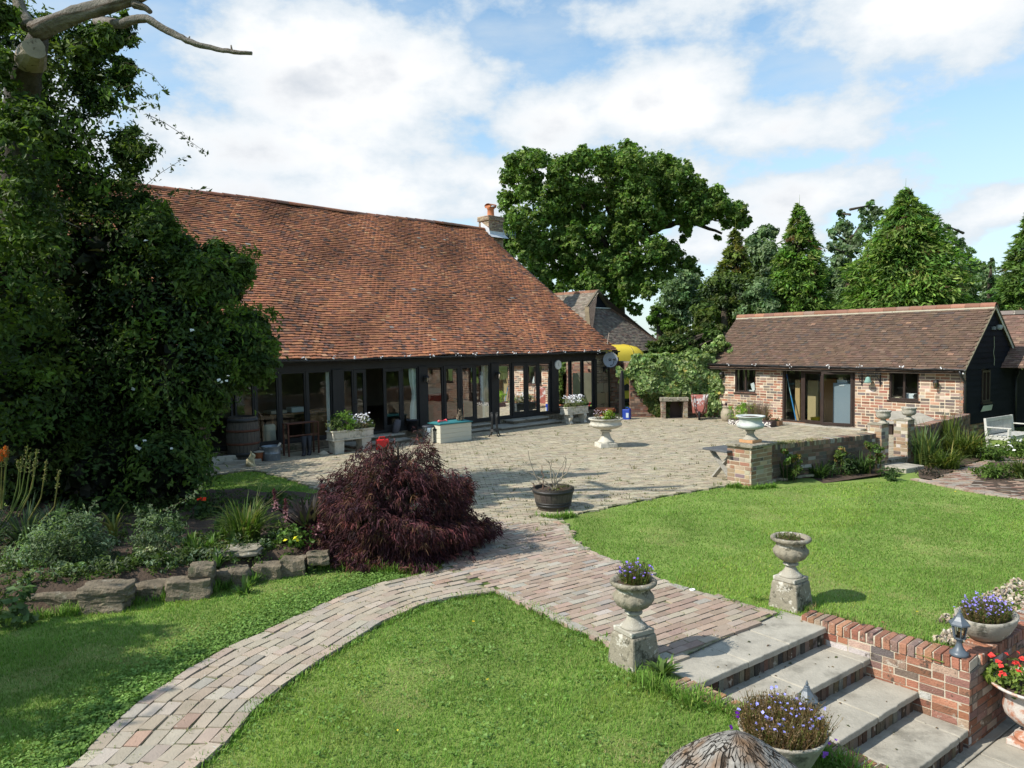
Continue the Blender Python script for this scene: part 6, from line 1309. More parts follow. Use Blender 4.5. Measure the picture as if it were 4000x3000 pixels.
# contents of the outbuilding doorway
b_ = -.35
m = MB(); m.box(OB.at(OA(3118, -.4), -.5), -.08, .10, -.1, .1, .05, 1.55, (.5, .34, .17)); tag(m.build('wood_board', MT['matte']), 'upright pale timber board behind the left outbuilding glass', 'board')
m = MB(); m.box(OB.at(OA(3230, -.6), -1.0), -.28, .28, -.25, .25, .05, 1.6, (.28, .15, .065)); tag(m.build('wooden_cupboard', MT['matte'], bevel=.01), 'brown wooden cupboard just inside the open outbuilding doorway', 'cupboard')
m = MB(); m.box(OB.at(OA(3165, -.5), -.8), -.2, .2, -.1, .1, .05, 1.52, (.46, .36, .2)); tag(m.build('wood_board', MT['matte']), 'wide cream board leaning inside behind the glazed door leaf', 'board')
T = thing('filing_cabinet', 'tall grey-blue metal cabinet behind the right outbuilding door leaf', 'cabinet', OB.p(OA(3303, -.45), -.5, .05)); f = OB.at(OA(3303, -.35), -.40); m = MB(); m.box(f, -.30, .33, -.25, .22, .05, 1.5, (.21, .26, .31)); m.build('body', MT['paint'], T, bevel=.01); m = MB(); m.box(f, -.08, .1, .22, .235, 1.4, 1.44, (.5, .52, .54)); m.build('handle', MT['paint'], T)
m = MB(); m.box(f, -.1, .25, -.2, .1, 1.502, 1.6, (.7, .74, .78)); m.box(f, .05, .2, -.1, .1, 1.602, 1.68, (.6, .5, .36)); tag(m.build('paper_box', MT['matte']), 'white and tan boxes stacked on the grey-blue cabinet', 'box')
T = thing('broom', 'blue-handled broom leaning inside left outbuilding glass', 'broom', OB.p(OA(3118, -.2), -.25, .05)); m = MB(); P0, P1 = OB.p(OA(3113, -.2), -.2, .1), OB.p(OA(3071, -.2), -.25, 1.72); mid = P0+(P1-P0)*.55
m.tube([P0, mid], .022, 8, (.05, .25, .55)); m.tube([mid, P1], .014, 8, (.3, .5, .55)); m.build('handle', MT['paint'], T); m = MB(); m.tube([P1-(P1-P0)*.08, P1+(P1-P0)*.02], .03, 8, (.08, .16, .5)); m.build('grip', MT['paint'], T)
m = MB(); f = OB.at(OA(3188, -.35), -.42); m.box(f, -.12, .12, -.12, .12, .05, .26, (.75, .55, .03), top=(-.03, -.03)); tag(m.build('bucket', MT['paint'], bevel=.01), 'yellow bucket on the outbuilding floor behind the door leaf', 'bucket')
m = MB(); 
for k in range(4): m.box(OB.at(OA(3555, -.25), -.28), -.16+rng.normal(0, .01), .14, -.12, .1, 1.05+k*.05, 1.095+k*.05, (.75, .78, .82) if k else (.6, .55, .45))
tag(m.build('paper_stack', MT['matte']), 'stack of white paper reams on the right outbuilding windowsill', 'paper')
m = MB(); m.box(OB.at(OA(3500, -.25), -.28), -.16, .14, -.1, .1, 1.05, 1.12, (.6, .52, .38)); tag(m.build('book_stack', MT['matte']), 'cream books on sill of the right outbuilding window', 'books')
m = MB(); f = OB.at(OA(2938, -.25), -.25); m.box(f, -.16, .12, -.08, .08, 1.05, 1.12, (.75, .75, .72)); m.bar(f.p(-.12, .0, 1.12), f.p(-.02, 0, 1.38), .03, .16, (.7, .72, .74)); tag(m.build('book_stack', MT['matte']), 'white papers propped on sill of the left outbuilding window', 'books')
# rustic plank bench
a = OA(3560, .6); f = OB.at(a, .55); T = thing('plank_bench', 'rustic bench with thick silvered plank back against outbuilding wall', 'bench', f.p(0, 0, 0))
m = MB(); m.prism(f, [(.72, .45), (.70, .72), (.4, .74), (.1, .70), (-.2, .72), (-.62, .56), (-.64, .42), (-.2, .42)], -.2, -.1); m.build('backrest', MT['greywood'], T, bevel=.015)
m = MB(); m.box(f, -.7, .75, -.12, .28, .36, .42); m.build('seat', MT['greywood'], T, bevel=.012)
for s_ in (-.55, .55): m = MB(); m.box(f, s_-.09, s_+.09, -.18, .2, 0, .36); m.build('leg', MT['brownwood'], T, bevel=.01)
# bleached bench by the gable
f = Fr((12.87, 19.9, -.1), (.83, .557, 0), (.557, -.83, 0)); T = thing('garden_bench', 'bleached slatted wooden garden bench beside the black boarded gable', 'bench', f.p(.75, .25, 0)); BWm = MT['benchwood']; LBn = 1.55
for a in (0, LBn): 
    m = MB(); m.bar(f.p(a, 0, 0), f.p(a, -.09, .88), .065, .065); m.build('leg', BWm, T, bevel=.008); m = MB(); m.bar(f.p(a, .5, 0), f.p(a, .5, .63), .065, .065); m.build('leg', BWm, T, bevel=.008)
    m = MB(); m.bar(f.p(a, -.06, .645), f.p(a, .56, .645), .075, .03); m.build('armrest', BWm, T, bevel=.006); m = MB(); m.bar(f.p(a, 0, .36), f.p(a, .5, .36), .04, .07); m.bar(f.p(a, 0, .14), f.p(a, .5, .14), .04, .05); m.build('side_rail', BWm, T)
m = MB(); m.bar(f.p(0, -.085, .83), f.p(LBn, -.085, .83), .035, .09); m.bar(f.p(0, -.045, .47), f.p(LBn, -.045, .47), .035, .06)
for k in range(19): a = .08+k*(LBn-.16)/18; m.bar(f.p(a, -.047, .49), f.p(a, -.083, .80), .035, .015)
m.build('backrest', BWm, T)
m = MB()
for k in range(5): m.bar(f.p(.03, .04+k*.11, .415), f.p(LBn-.03, .04+k*.11, .415), .085, .025)
m.bar(f.p(0, .5, .36), f.p(LBn, .5, .36), .035, .07); m.build('seat', BWm, T)
# trestle table behind the pier
f = Fr((4.42, 15.75, 0), (.86, .5, 0), (.5, -.86, 0)); T = thing('trestle_table', 'weathered table with crossed legs jutting out from behind the wide pier', 'table', f.p(.6, 0, 0))
m = MB(); m.box(f, -.15, 1.5, -.35, .35, .64, .685); m.build('tabletop', mat('slate_top', (.09, .095, .1), .7, .25, 5, .3, 40), T, bevel=.008)
for a in (.06, 1.2): m = MB(); m.bar(f.p(a, -.3, .64), f.p(a+.02, .32, 0), .05, .09, up=(1, 0, 0)); m.bar(f.p(a+.05, .3, .64), f.p(a+.07, -.32, 0), .05, .09, up=(1, 0, 0)); m.build('leg', MT['greywood'], T, bevel=.006)
# half barrel
p = gp(2165, 2003); T = thing('half_barrel', 'half-barrel oak tub with dark hoops and bare twigs at the lawn corner', 'planter', (p[0], p[1]+.25, .02)); c = np.array(T.location)
pr = [(.275, 0), (.31, .1), (.345, .22), (.365, .32), (.375, .39)]
m = MB(); staves(m, c, pr, 22); m.lathe([(.27, 0), (.3, .1), (.335, .22), (.35, .32), (.355, .39), (.34, .39), (.33, .3)], 40, c, (.5, .5, .5)); m.build('staves', MT['barrelwood'], T)
for z, w in ((.08, .05), (.13, .035), (.335, .05)):
    r0, r1 = np.interp([z-w/2, z+w/2], [q[1] for q in pr], [q[0] for q in pr]); m = MB(); m.lathe([(r0+.004, z-w/2), (r0+.01, z-w/2), (r1+.01, z+w/2), (r1+.004, z+w/2)], 40, c, close=False); m.build('hoop', MT['iron'], T, smooth=True)
soil_disc(c, .335, .33).build('soil', MT['soil'], T); HBC = c
# stump in the foreground
c = A3(1.29, 4.22, -.02); T_ = MB(); pr = [(.50, 0), (.50, .2), (.47, .34), (.41, .43), (.31, .525), (.20, .615), (.10, .685), (.05, .715), (.001, .72)]
STUMP = bpy.data.materials.new('stump_wood'); STUMP.use_nodes = True; t = NT(STUMP.node_tree); co = t.n('ShaderNodeTexCoord').outputs['Object']
sp_ = t.n('ShaderNodeSeparateXYZ', {0: t.vm('SUBTRACT', co, tuple(c))}); an_ = t.m('ARCTAN2', sp_.outputs[1], sp_.outputs[0]); rad_ = t.m('SQRT', t.m('ADD', t.m('MULTIPLY', sp_.outputs[0], sp_.outputs[0]), t.m('MULTIPLY', sp_.outputs[1], sp_.outputs[1])))
nz = t.noise(co, 5, 5); uvv = t.n('ShaderNodeCombineXYZ', {0: t.m('ADD', t.m('MULTIPLY', an_, 3.4), t.m('MULTIPLY', nz, 2.2)), 1: t.m('ADD', t.m('MULTIPLY', rad_, 8.), t.m('MULTIPLY', nz, 2.4)), 2: 0.}).outputs[0]
vo = t.n('ShaderNodeTexVoronoi', {'Vector': uvv, 'Scale': 1.7}, feature='DISTANCE_TO_EDGE'); crack = t.rng(vo.outputs[0], .0, .075)
big = t.noise(co, 2.6, 4); base_ = t.mix(t.rng(big, .45, .6), (.33, .31, .28), (.24, .15, .09)); base_ = t.mix(t.rng(t.noise(co, 30, 4), .3, .8), t.mix(1., base_, (.6, .6, .6), 'MULTIPLY'), base_); base_ = t.mix(crack, (.05, .035, .025), base_)
bs_ = t.n('ShaderNodeBsdfPrincipled', {'Base Color': base_, 'Roughness': .95, 'Specular IOR Level': .1}); hgt = t.m('ADD', crack, t.m('MULTIPLY', t.noise(co, 40, 5), .35)); t.put(bs_.inputs['Normal'], t.n('ShaderNodeBump', {'Strength': 1., 'Distance': .03, 'Height': hgt})); t.n('ShaderNodeOutputMaterial', {0: bs_})
T_.lathe([(r, z) for r, z in pr], 96, c, flute=lambda i, an: 1+(.05*np.sin(an*3+1)+.03*np.sin(an*8+i*.6)+.02*np.sin(an*21+i))*(1 if i < 7 else .3), close=False); tag(T_.build('stump', STUMP, smooth=True, subsurf=1), 'cracked grey weathered tree stump at bottom edge beside bowl planter', 'stump')
p = gp(2705, 2316); m = MB(); m.tube([p+A3(math.cos(t_)*.028, math.sin(t_)*.028, .04) for t_ in np.linspace(0, 2*np.pi, 20)], .008, 6, (.8, .8, .8)); tag(m.build('plastic_ring', MT['paint'], smooth=True), 'small white plastic ring lying on the brick pavement', 'ring')
# yellow van beyond the wall
VF = Fr((6.35, 33.6, 0), (.80, -.60, 0), (-.60, -.80, 0)); T = thing('van', 'yellow high-roofed van parked behind the ivy wall and gateway', 'van', (5.2, 34.6, 0)); YE = (.70, .53, .05)
VF = Fr((4.05, 34.2, 0), (.93, .36, 0), (.36, -.93, 0))
m = MB(); sec = [(0, .35), (-.01, .9), (-.02, 1.5), (-.07, 2.0), (-.13, 2.35), (-.22, 2.58), (-.38, 2.74), (-.6, 2.83), (-1.1, 2.88), (-1.6, 2.83), (-1.82, 2.74), (-1.98, 2.58), (-2.07, 2.35), (-2.13, 2.0), (-2.16, 1.5), (-2.16, .9), (-2.14, .35)]
xs = [0, .12, .5, 2.0, 2.35, 2.6, 2.75]; sc_ = [(.90, .93), (.97, .985), (1, 1), (1, 1), (.985, .97), (.94, .9), (.86, .80)]; V = []
for x, (ky, kz) in zip(xs, sc_):
    for b, z in sec: V.append(VF.p(x, -1.08+(b+1.08)*ky, .35+(z-.35)*kz))
k = len(sec); fcs = [(i*k+j, i*k+j+1, (i+1)*k+j+1, (i+1)*k+j) for i in range(len(xs)-1) for j in range(k-1)]+[tuple(range(k)), tuple((len(xs)-1)*k+j for j in range(k))[::-1]]
m.add(V, fcs, YE); m.build('body', MT['paint'], T, smooth=True)
m = MB(); m.tube([VF.p(1.9, -1.08+(b+1.08)*1.004, .35+(z-.35)*1.004) for b, z in sec[2:-2]], .018, 6, (.35, .26, .02)); m.build('roof_seam', MT['paint'], T)
m = MB(); m.box(VF, .0, 2.7, -.0, .035, .72, .98, (.02, .02, .022)); m.build('side_moulding', MT['paint'], T); m = MB(); m.box(VF, .02, 2.6, -2.0, -.02, .25, .42, (.02, .02, .02)); m.build('sill', MT['paint'], T)
for x in (.5, 2.1):
    m = MB(); m.tube([VF.p(x, -.22, .33), VF.p(x, .0, .33)], .33, 24, (.02, .02, .02)); w = m.build('wheel', MT['matte'], T); m = MB(); m.tube([VF.p(x, -.01, .33), VF.p(x, .012, .33)], .19, 18, (.35, .36, .37)); m.build('rim', MT['paint'], w)
a = px2a(VF, 2450); m = MB(); v = ray(2450, 1505); z = H+v[2]*VF.p(a, 0, 0)[1]/v[1]; f = VF.at(a, -.005, z)
for dx, dz, r in ((0, .05, .04), (-.07, .01, .035), (.07, .01, .035), (-.04, -.06, .035), (.05, -.06, .035)): m.box(f.at(dx), -r, r, 0, .03, dz-.02, dz+.02, (.02, .02, .02))
m.box(f, -.01, .01, 0, .03, -.16, .08, (.02, .02, .02)); m.build('emblem', MT['paint'], T)
m = MB(); m.tube([dp(2372, 1345, 30.6), dp(2379, 1300, 30.6)], .012, 6, (.55, .45, .36)); tag(m.build('cane', MT['matte']), 'thin pale cane sticking up above the barn eave corner', 'cane')
# ================================================================ plants
def P3(x, y, D): return dp(x, y, D)
def blobpx(lst, f, D, dj=0., k=1.):
    """(x, y, r) in photo pixels -> world blobs about depth D"""
    out = []
    for q in lst:
        x, y = f(q[0], q[1]); d = D+(q[3] if len(q) > 3 else rng.uniform(-dj, dj)); p = dp(x, y, d); r = q[2]*f.s/F*d
        out.append((p[0], p[1], p[2], r, k*(q[2]*f.s/60.)**1.2))
    return out
def zf(x0, y0, s):
    def f(x, y): return x0+s*x, y0+s*y
    f.s = s; return f
fz2 = zf(1850, 520, .5304); fz3 = zf(2600, 700, .6329); f5 = zf(2000, 1100, .4521); fz1 = zf(0, 0, .5424); fz6 = zf(0, 0, .8442); f2 = zf(0, 1500, .6027); f7 = zf(3100, 1500, .4069); fpx = zf(0, 0, 1.)
def limb(m, pts, f, D, r, seg=8, col=(1, 1, 1), lump=.12, wig=.0, mt=0, streak=False):
    P = np.array([dp(*f(x, y), D+(d[0] if d else 0)) for x, y, *d in pts]); n = len(P)
    t = np.linspace(0, n-1, (n-1)*3+1); Q = np.stack([np.interp(t, np.arange(n), P[:, k]) for k in range(3)], 1)
    if len(Q) > 4: Q[1:-1] = (Q[:-2]+2*Q[1:-1]+Q[2:])/4
    Q[1:-1] += rng.normal(0, wig, Q[1:-1].shape); R = np.interp(t, np.linspace(0, n-1, len(r)), r)*f.s/F*D
    if streak:                                     # silvered wood: grey and brown streaks along the grain
        g_ = pick([(3, (1.25, 1.22, 1.15)), (2, (.85, .8, .72)), (1, (.45, .36, .28)), (1, (1.5, 1.5, 1.45))], seg, .1); g_ = g_*float(streak); col = np.concatenate([np.roll(g_, i//5, 0) for i in range(len(Q))]+[g_[:1], g_[:1]])*(1+rng.normal(0, .06, (len(Q)*seg+2, 1)))
    m.tube(Q, R, seg, col, mt, lump=lump)
# ---------------------------------------------------------------- ivy-smothered dead tree on the left
IT = thing('ivy_tree', 'huge dead tree smothered by dark ivy, wisteria and rambling rose at left edge', 'tree', gp(330, 1960)*[1, 1, 0])
m = MB(); limb(m, [(150, 2600, 1.5), (150, 1600, 1.2), (140, 700, .4), (190, 500), (250, 380), (280, 240)], fz1, 11.9, [190, 170, 110, 95, 85, 55], 24, lump=.2, streak=.42); m.build('trunk', MT['deadwood'], IT, smooth=True)
for pts, r in (([(240, 230), (420, 150), (620, 85), (800, 35), (1000, -30), (1250, -150)], [80, 66, 62, 56, 46, 36]), ([(210, 200), (150, 80), (110, -60)], [60, 44, 34]),
               ([(700, 150, .8), (880, 175), (960, 142), (1060, 132), (1140, 182), (1240, 238), (1340, 292), (1440, 326), (1560, 356), (1680, 374), (1815, 384)], [38, 34, 30, 26, 22, 18, 14]),
               ([(960, 30), (1040, 50), (1085, 88)], [34, 26, 18]), ([(-60, 1230), (90, 1240), (182, 1256)], [9, 8, 3]),
               ([(-60, 1330), (80, 1380), (150, 1430), (270, 1446), (330, 1505), (430, 1520), (460, 1590), (580, 1642)], [14, 13, 11, 9, 7, 5, 3])):
    m = MB(); limb(m, pts, fz1, 11.6, [q_*.88 for q_ in r], 22, lump=.17, wig=.003, streak=True)
    if len(pts) == 11:
        limb(m, [(1345, 295), (1368, 262)], fz1, 11.6, [8, 4], 6); limb(m, [(1672, 372), (1664, 325)], fz1, 11.6, [8, 5], 6)
    m.build('dead_branch', MT['deadwood'], IT, smooth=True)
m = MB(); a_, b_ = dp(*fz1(215, 430), 11.6), dp(*fz1(250, 345), 11.2); m.tube([a_, (a_*.4+b_*.6), b_], [.22, .18, .15], 16, lump=.12); m.build('cut_stub', mat('sawn_wood', (.26, .22, .17), .9, .3, 5, .7, 30, spot=(.08, .06, .045), spot_s=9, spot_t=(.55, .65)), IT, smooth=False)
IVB = [(0, 130, 190), (200, 230, 150), (380, 200, 110), (450, 120, 80), (50, 370, 210), (250, 400, 190), (420, 350, 120), (500, 300, 50), (80, 590, 240), (290, 590, 200), (440, 560, 100), (60, 800, 250), (290, 800, 220), (440, 770, 110), (60, 1020, 260), (330, 1020, 240), (540, 970, 150), (610, 850, 50), (80, 1250, 280),
       (390, 1250, 260), (660, 1200, 210), (830, 1130, 110), (100, 1480, 280), (420, 1470, 270), (720, 1430, 230), (900, 1370, 140), (1000, 1420, 70), (930, 1060, 55), (860, 1010, 60), (610, 930, 85), (690, 1010, 85), (770, 1080, 80), (960, 1290, 75), (1010, 1350, 55), (100, 1700, 270), (420, 1690, 250), (640, 1650, 165), (770, 1540, 100), (150, 1880, 220), (430, 1870, 210), (660, 1840, 145), (740, 1770, 70)]
B = blobpx(IVB, fpx, 13.3, .7)
m = MB()
IVD = dict(size=.092, pal=G['dark']+[(1.5, (.09, .135, .032))], clump=.3, sub=30, asp=.5, droop=.5)
crown(m, [b[:4]+(1.,) for b, q in zip(B, IVB) if q[1] >= 900], 3000, shell=.72, **IVD); crown(m, [b[:1]+(13.2,)+b[2:4]+(.75,) for b, q in zip(B, IVB) if q[1] < 900], 3000, shell=.4, ysq=.38, **IVD)
up = [b[:4]+(1.,) for b, q in zip(B, IVB) if q[1] < 1000 and q[0] < 420]; crown(m, up, 420, .12, [(3, (.14, .21, .04)), (2, (.19, .25, .05)), (1, (.09, .15, .03))], clump=.28, shell=.95, sub=9, asp=.45, droop=.6)  # yellow-green leaves at upper left: sunlight on the crown painted as leaf colour
ends = [b[:4]+(1.,) for b, q in zip(B, IVB) if q[0] > 600]; crown(m, ends, 800, .12, [(3, (.085, .14, .028)), (2, (.12, .18, .035))], clump=.42, shell=.85, sub=26, asp=.42, droop=.5)
for (x, y, z, r, k), q in zip(B, IVB):                                    # near-black filler leaves: shade inside the crown put into their colour
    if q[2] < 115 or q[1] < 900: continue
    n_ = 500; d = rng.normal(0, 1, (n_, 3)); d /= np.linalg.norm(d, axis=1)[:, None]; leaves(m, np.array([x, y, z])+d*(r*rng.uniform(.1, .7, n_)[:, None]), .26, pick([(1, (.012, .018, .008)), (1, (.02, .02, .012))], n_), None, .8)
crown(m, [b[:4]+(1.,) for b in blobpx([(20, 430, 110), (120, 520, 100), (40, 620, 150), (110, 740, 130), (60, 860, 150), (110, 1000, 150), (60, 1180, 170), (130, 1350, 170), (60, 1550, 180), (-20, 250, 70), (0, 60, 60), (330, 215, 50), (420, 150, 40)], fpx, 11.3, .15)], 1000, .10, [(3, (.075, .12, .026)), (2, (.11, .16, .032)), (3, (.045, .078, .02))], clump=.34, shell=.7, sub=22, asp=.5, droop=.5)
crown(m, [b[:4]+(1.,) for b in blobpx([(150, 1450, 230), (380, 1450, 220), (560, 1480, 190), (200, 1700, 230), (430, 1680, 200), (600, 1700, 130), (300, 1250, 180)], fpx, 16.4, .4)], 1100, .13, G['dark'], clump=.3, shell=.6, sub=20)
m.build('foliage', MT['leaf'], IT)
def spray(m, pts, f, D, n, size, pal, r=.006, droop=.3):
    P = np.array([dp(*f(x, y), D) for x, y in pts]); t = np.linspace(0, len(P)-1, 24); Q = np.stack([np.interp(t, np.arange(len(P)), P[:, k]) for k in range(3)], 1)
    m.tube(Q, np.linspace(r, r*.4, 24), 5, (.10, .085, .04)); s_ = rng.uniform(0, len(P)-1, n); C = np.stack([np.interp(s_, np.arange(len(P)), P[:, k]) for k in range(3)], 1)+rng.normal(0, size*.45, (n, 3))-[0, 0, size*.3]
    leaves(m, C, size, pick(pal, n, .2), None, .42, droop=droop)
m = MB(); RS = [(3, (.06, .095, .03)), (2, (.09, .13, .04)), (1, (.13, .16, .05))]
for pts, n in (([(900, 450), (980, 480), (1100, 540), (1160, 620), (1225, 665)], 40), ([(1050, 820), (1180, 880), (1300, 960), (1400, 1040), (1505, 1112)], 60), ([(960, 1380), (1040, 1340), (1150, 1250), (1260, 1180), (1362, 1118)], 46), ([(1200, 1420), (1290, 1372), (1400, 1370), (1512, 1355)], 26), ([(960, 860), (1010, 960), (1100, 1000), (1195, 1082)], 50),
               ([(880, 300), (960, 250), (1000, 290), (1005, 320)], 26), ([(860, 640), (980, 600), (1060, 680), (1150, 690)], 50), ([(900, 900), (920, 1000), (940, 1100), (1040, 1080)], 46), ([(830, 760), (960, 780), (1060, 740), (1130, 770)], 50)):
    spray(m, pts, fz1, 12.3, n, .075, RS)
for pts, n in (([(380, -60), (385, 0), (400, 80), (402, 185)], 46), ([(1060, -160), (1075, 0), (1100, 120), (1135, 255)], 60), ([(310, 120), (300, 200), (320, 270)], 30), ([(1300, -100), (1420, 20), (1500, 90)], 16)): spray(m, pts, f2, 12.0, n, .07, [(2, (.13, .19, .07)), (1, (.09, .14, .05))])
m.build('rose_sprays', MT['leaf'], IT)
m = MB(); WS = [(2, (.17, .26, .03)), (2, (.12, .2, .025)), (1, (.08, .14, .02))]
for pts, n in (([(280, 1120), (420, 1090), (540, 1100), (650, 1085)], 150), ([(160, 1250), (300, 1200), (420, 1240)], 60)): spray(m, pts, fz1, 11.9, n, .085, WS, .005, .1)
for pts, n in (([(1000, 1400), (1120, 1420), (1250, 1430), (1290, 1470)], 170), ([(1020, 1480), (1150, 1510), (1270, 1580), (1265, 1650)], 200), ([(900, 1190), (1050, 1200), (1150, 1150), (1200, 1165)], 110), ([(1000, 1600), (1090, 1680), (1100, 1760)], 120), ([(680, 930), (740, 950), (790, 940)], 60)): spray(m, pts, fz6, 12.6, n, .095, [(2, (.09, .16, .025)), (2, (.13, .2, .03)), (1, (.06, .1, .02))], .006, .4)
m.build('wisteria_fronds', MT['leaf'], IT)
m = MB(); C = np.array([dp(*q, 12.2) for q in ((565, 1722), (532, 1742), (541, 1751), (670, 1752), (890, 1468), (885, 1488), (855, 1485), (866, 1493), (570, 940), (750, 1290), (520, 1520))]); flowers(m, C, .06, (.8, .8, .78)); m.build('rose_blossom', MT['petal'], IT)

# ---------------------------------------------------------------- the oak and the trees beyond
def tree(name, label, blobs, per, size, pal, trunk=None, grp=None, cat='tree', clump=.34, sub=20, droop=.2, shell=.6, bark='bark', leaf='leaf', asp=.6, flat=.45):
    bx_ = np.array([b[:3] for b in blobs]); base = A3(bx_[:, 0].mean(), bx_[:, 1].mean(), 0)
    T = thing(name, label, cat, base, grp)
    m = MB()
    if trunk: trunk(m)
    else:
        top = bx_[np.argmax(bx_[:, 2])]; c = bx_.mean(0); m.tube([base, base*.5+A3(c[0], c[1], c[2])*.5, c, c*.4+top*.6], [.28, .2, .14, .05], 8)
        for b in blobs[::2]: m.tube([A3(c[0], c[1], max(.5, b[2]-1.2*b[3])), A3(*b[:3])], [.08, .03], 5)
    m.build('trunk', MT[bark], T, smooth=True)
    m = MB(); crown(m, blobs, per, size, pal, clump=clump, sub=sub, droop=droop, shell=shell, asp=asp, flat=flat); m.build('crown', MT[leaf], T); return T
OAKO = [(240, 160), (540, 165), (600, 215), (660, 175), (790, 115), (950, 115), (1140, 85), (1350, 145), (1450, 195), (1530, 205), (1640, 285), (1680, 355), (1800, 425), (1920, 485), (1990, 565), (2030, 630), (1960, 690), (1830, 700), (1700, 670), (1590, 700), (1500, 690), (1320, 700), (1300, 780), (1400, 805), (1540, 880), (1640, 1000), (1640, 1070), (1400, 1130), (1250, 1180), (1050, 1180), (850, 1150), (640, 1170), (540, 1120), (400, 990), (300, 890), (220, 790), (230, 700), (180, 560), (200, 460), (180, 340)]
OAKG = [(760, 880, 35), (900, 905, 30), (590, 740, 28), (1140, 800, 30), (640, 1010, 25), (1180, 520, 35), (560, 200, 30), (330, 340, 40), (930, 560, 30)]
OAKF = []
while len(OAKF) < 190:
    x_, y_ = rng.uniform(170, 2030), rng.uniform(90, 1180)
    if inpoly(np.array([x_]), np.array([y_]), OAKO)[0] and all(math.hypot(x_-g_[0], y_-g_[1]) > g_[2]+30 for g_ in OAKG): OAKF.append((x_, y_, rng.uniform(45, 80)))
OAKB = [(380, 230, 115), (270, 310, 75), (300, 200, 60), (470, 190, 70), (230, 480, 65), (420, 400, 120), (620, 280, 105), (700, 210, 60), (800, 210, 100), (800, 140, 45), (980, 220, 115), (960, 140, 50), (1160, 200, 125), (1150, 120, 45), (1330, 250, 120), (1420, 190, 50), (1500, 300, 105), (1560, 250, 60), (1600, 380, 85), (560, 500, 140), (780, 420, 140), (1000, 430, 145), (1220, 430, 145), (1430, 460, 125), (1620, 500, 115), (1780, 520, 100), (1890, 550, 75), (1950, 610, 60), (2010, 650, 38), (1860, 660, 50), (1970, 690, 32), (1560, 700, 50), (1550, 765, 28), (1650, 600, 75), (1790, 765, 22), (1700, 640, 45), (300, 640, 105), (450, 720, 120), (640, 650, 120), (860, 600, 115), (1100, 620, 110), (1300, 590, 100), (1430, 580, 85), (290, 820, 75), (360, 920, 60), (480, 900, 110), (650, 860, 95), (520, 1060, 70), (460, 1010, 60), (680, 1060, 100), (850, 1080, 95), (640, 760, 85), (1000, 1080, 105), (1160, 950, 100), (1330, 870, 100), (1440, 890, 85), (1560, 990, 85), (1640, 1040, 50), (1400, 1020, 115), (1230, 1080, 105), (880, 760, 60), (1180, 780, 60), (560, 1130, 45), (640, 1150, 50)]
def oak_trunk(m):
    limb(m, [(1060, 1500), (1055, 1150), (1050, 950)], fz2, 47, [62, 54, 48], 12)
    for pts, r in (([(1050, 980), (1090, 830), (1230, 720), (1400, 690), (1560, 660), (1700, 680), (1830, 740)], [46, 34, 24, 16, 8]), ([(1040, 960), (960, 850), (840, 780), (650, 760), (480, 740), (300, 640)], [44, 34, 26, 18, 8]), ([(1050, 970), (1050, 760), (1010, 600), (980, 400), (960, 220)], [46, 36, 26, 14, 5]), ([(1060, 900), (1160, 640), (1260, 450), (1330, 260)], [34, 24, 14, 5]), ([(980, 860), (860, 640), (780, 460), (780, 240)], [30, 20, 12, 5]), ([(900, 810), (700, 620), (500, 440), (290, 380)], [26, 18, 11, 4]), ([(1060, 1050), (1250, 980), (1450, 920), (1580, 960)], [30, 20, 12, 5]), ([(1040, 1080), (850, 1000), (680, 980), (500, 930)], [30, 20, 12, 5]), ([(1560, 660), (1700, 560), (1850, 560)], [12, 8, 3]), ([(1640, 675), (1780, 640), (1950, 650)], [10, 6, 3]), ([(1250, 720), (1400, 560), (1560, 380)], [16, 10, 4])):
        limb(m, pts, fz2, 47, r, 8, wig=.08)
tree('oak_tree', 'great spreading oak tree towering behind the barn and hipped roof', blobpx(OAKF, fz2, 45.5, 2.2)+blobpx(OAKB, fz2, 45, 2.5)+blobpx([(x+rng.uniform(-25, 25), y+rng.uniform(-20, 20), r*.95) for x, y, r in OAKB], fz2, 49, 3.)+blobpx([(900, 720, 70), (1060, 720, 60), (1180, 700, 60), (960, 900, 60), (1130, 860, 60), (820, 900, 70), (1240, 760, 60), (1060, 1000, 70), (900, 1120, 80), (1120, 1120, 80), (1280, 1150, 80), (760, 960, 60), (740, 700, 60), (1000, 1100, 90), (1100, 1210, 80), (930, 1190, 60), (1030, 1250, 70), (1190, 1290, 60), (960, 1010, 60), (1050, 800, 60)], fz2, 43.5, 1.), 900, .205, G['oak'], oak_trunk, clump=.19, sub=75, shell=.35)
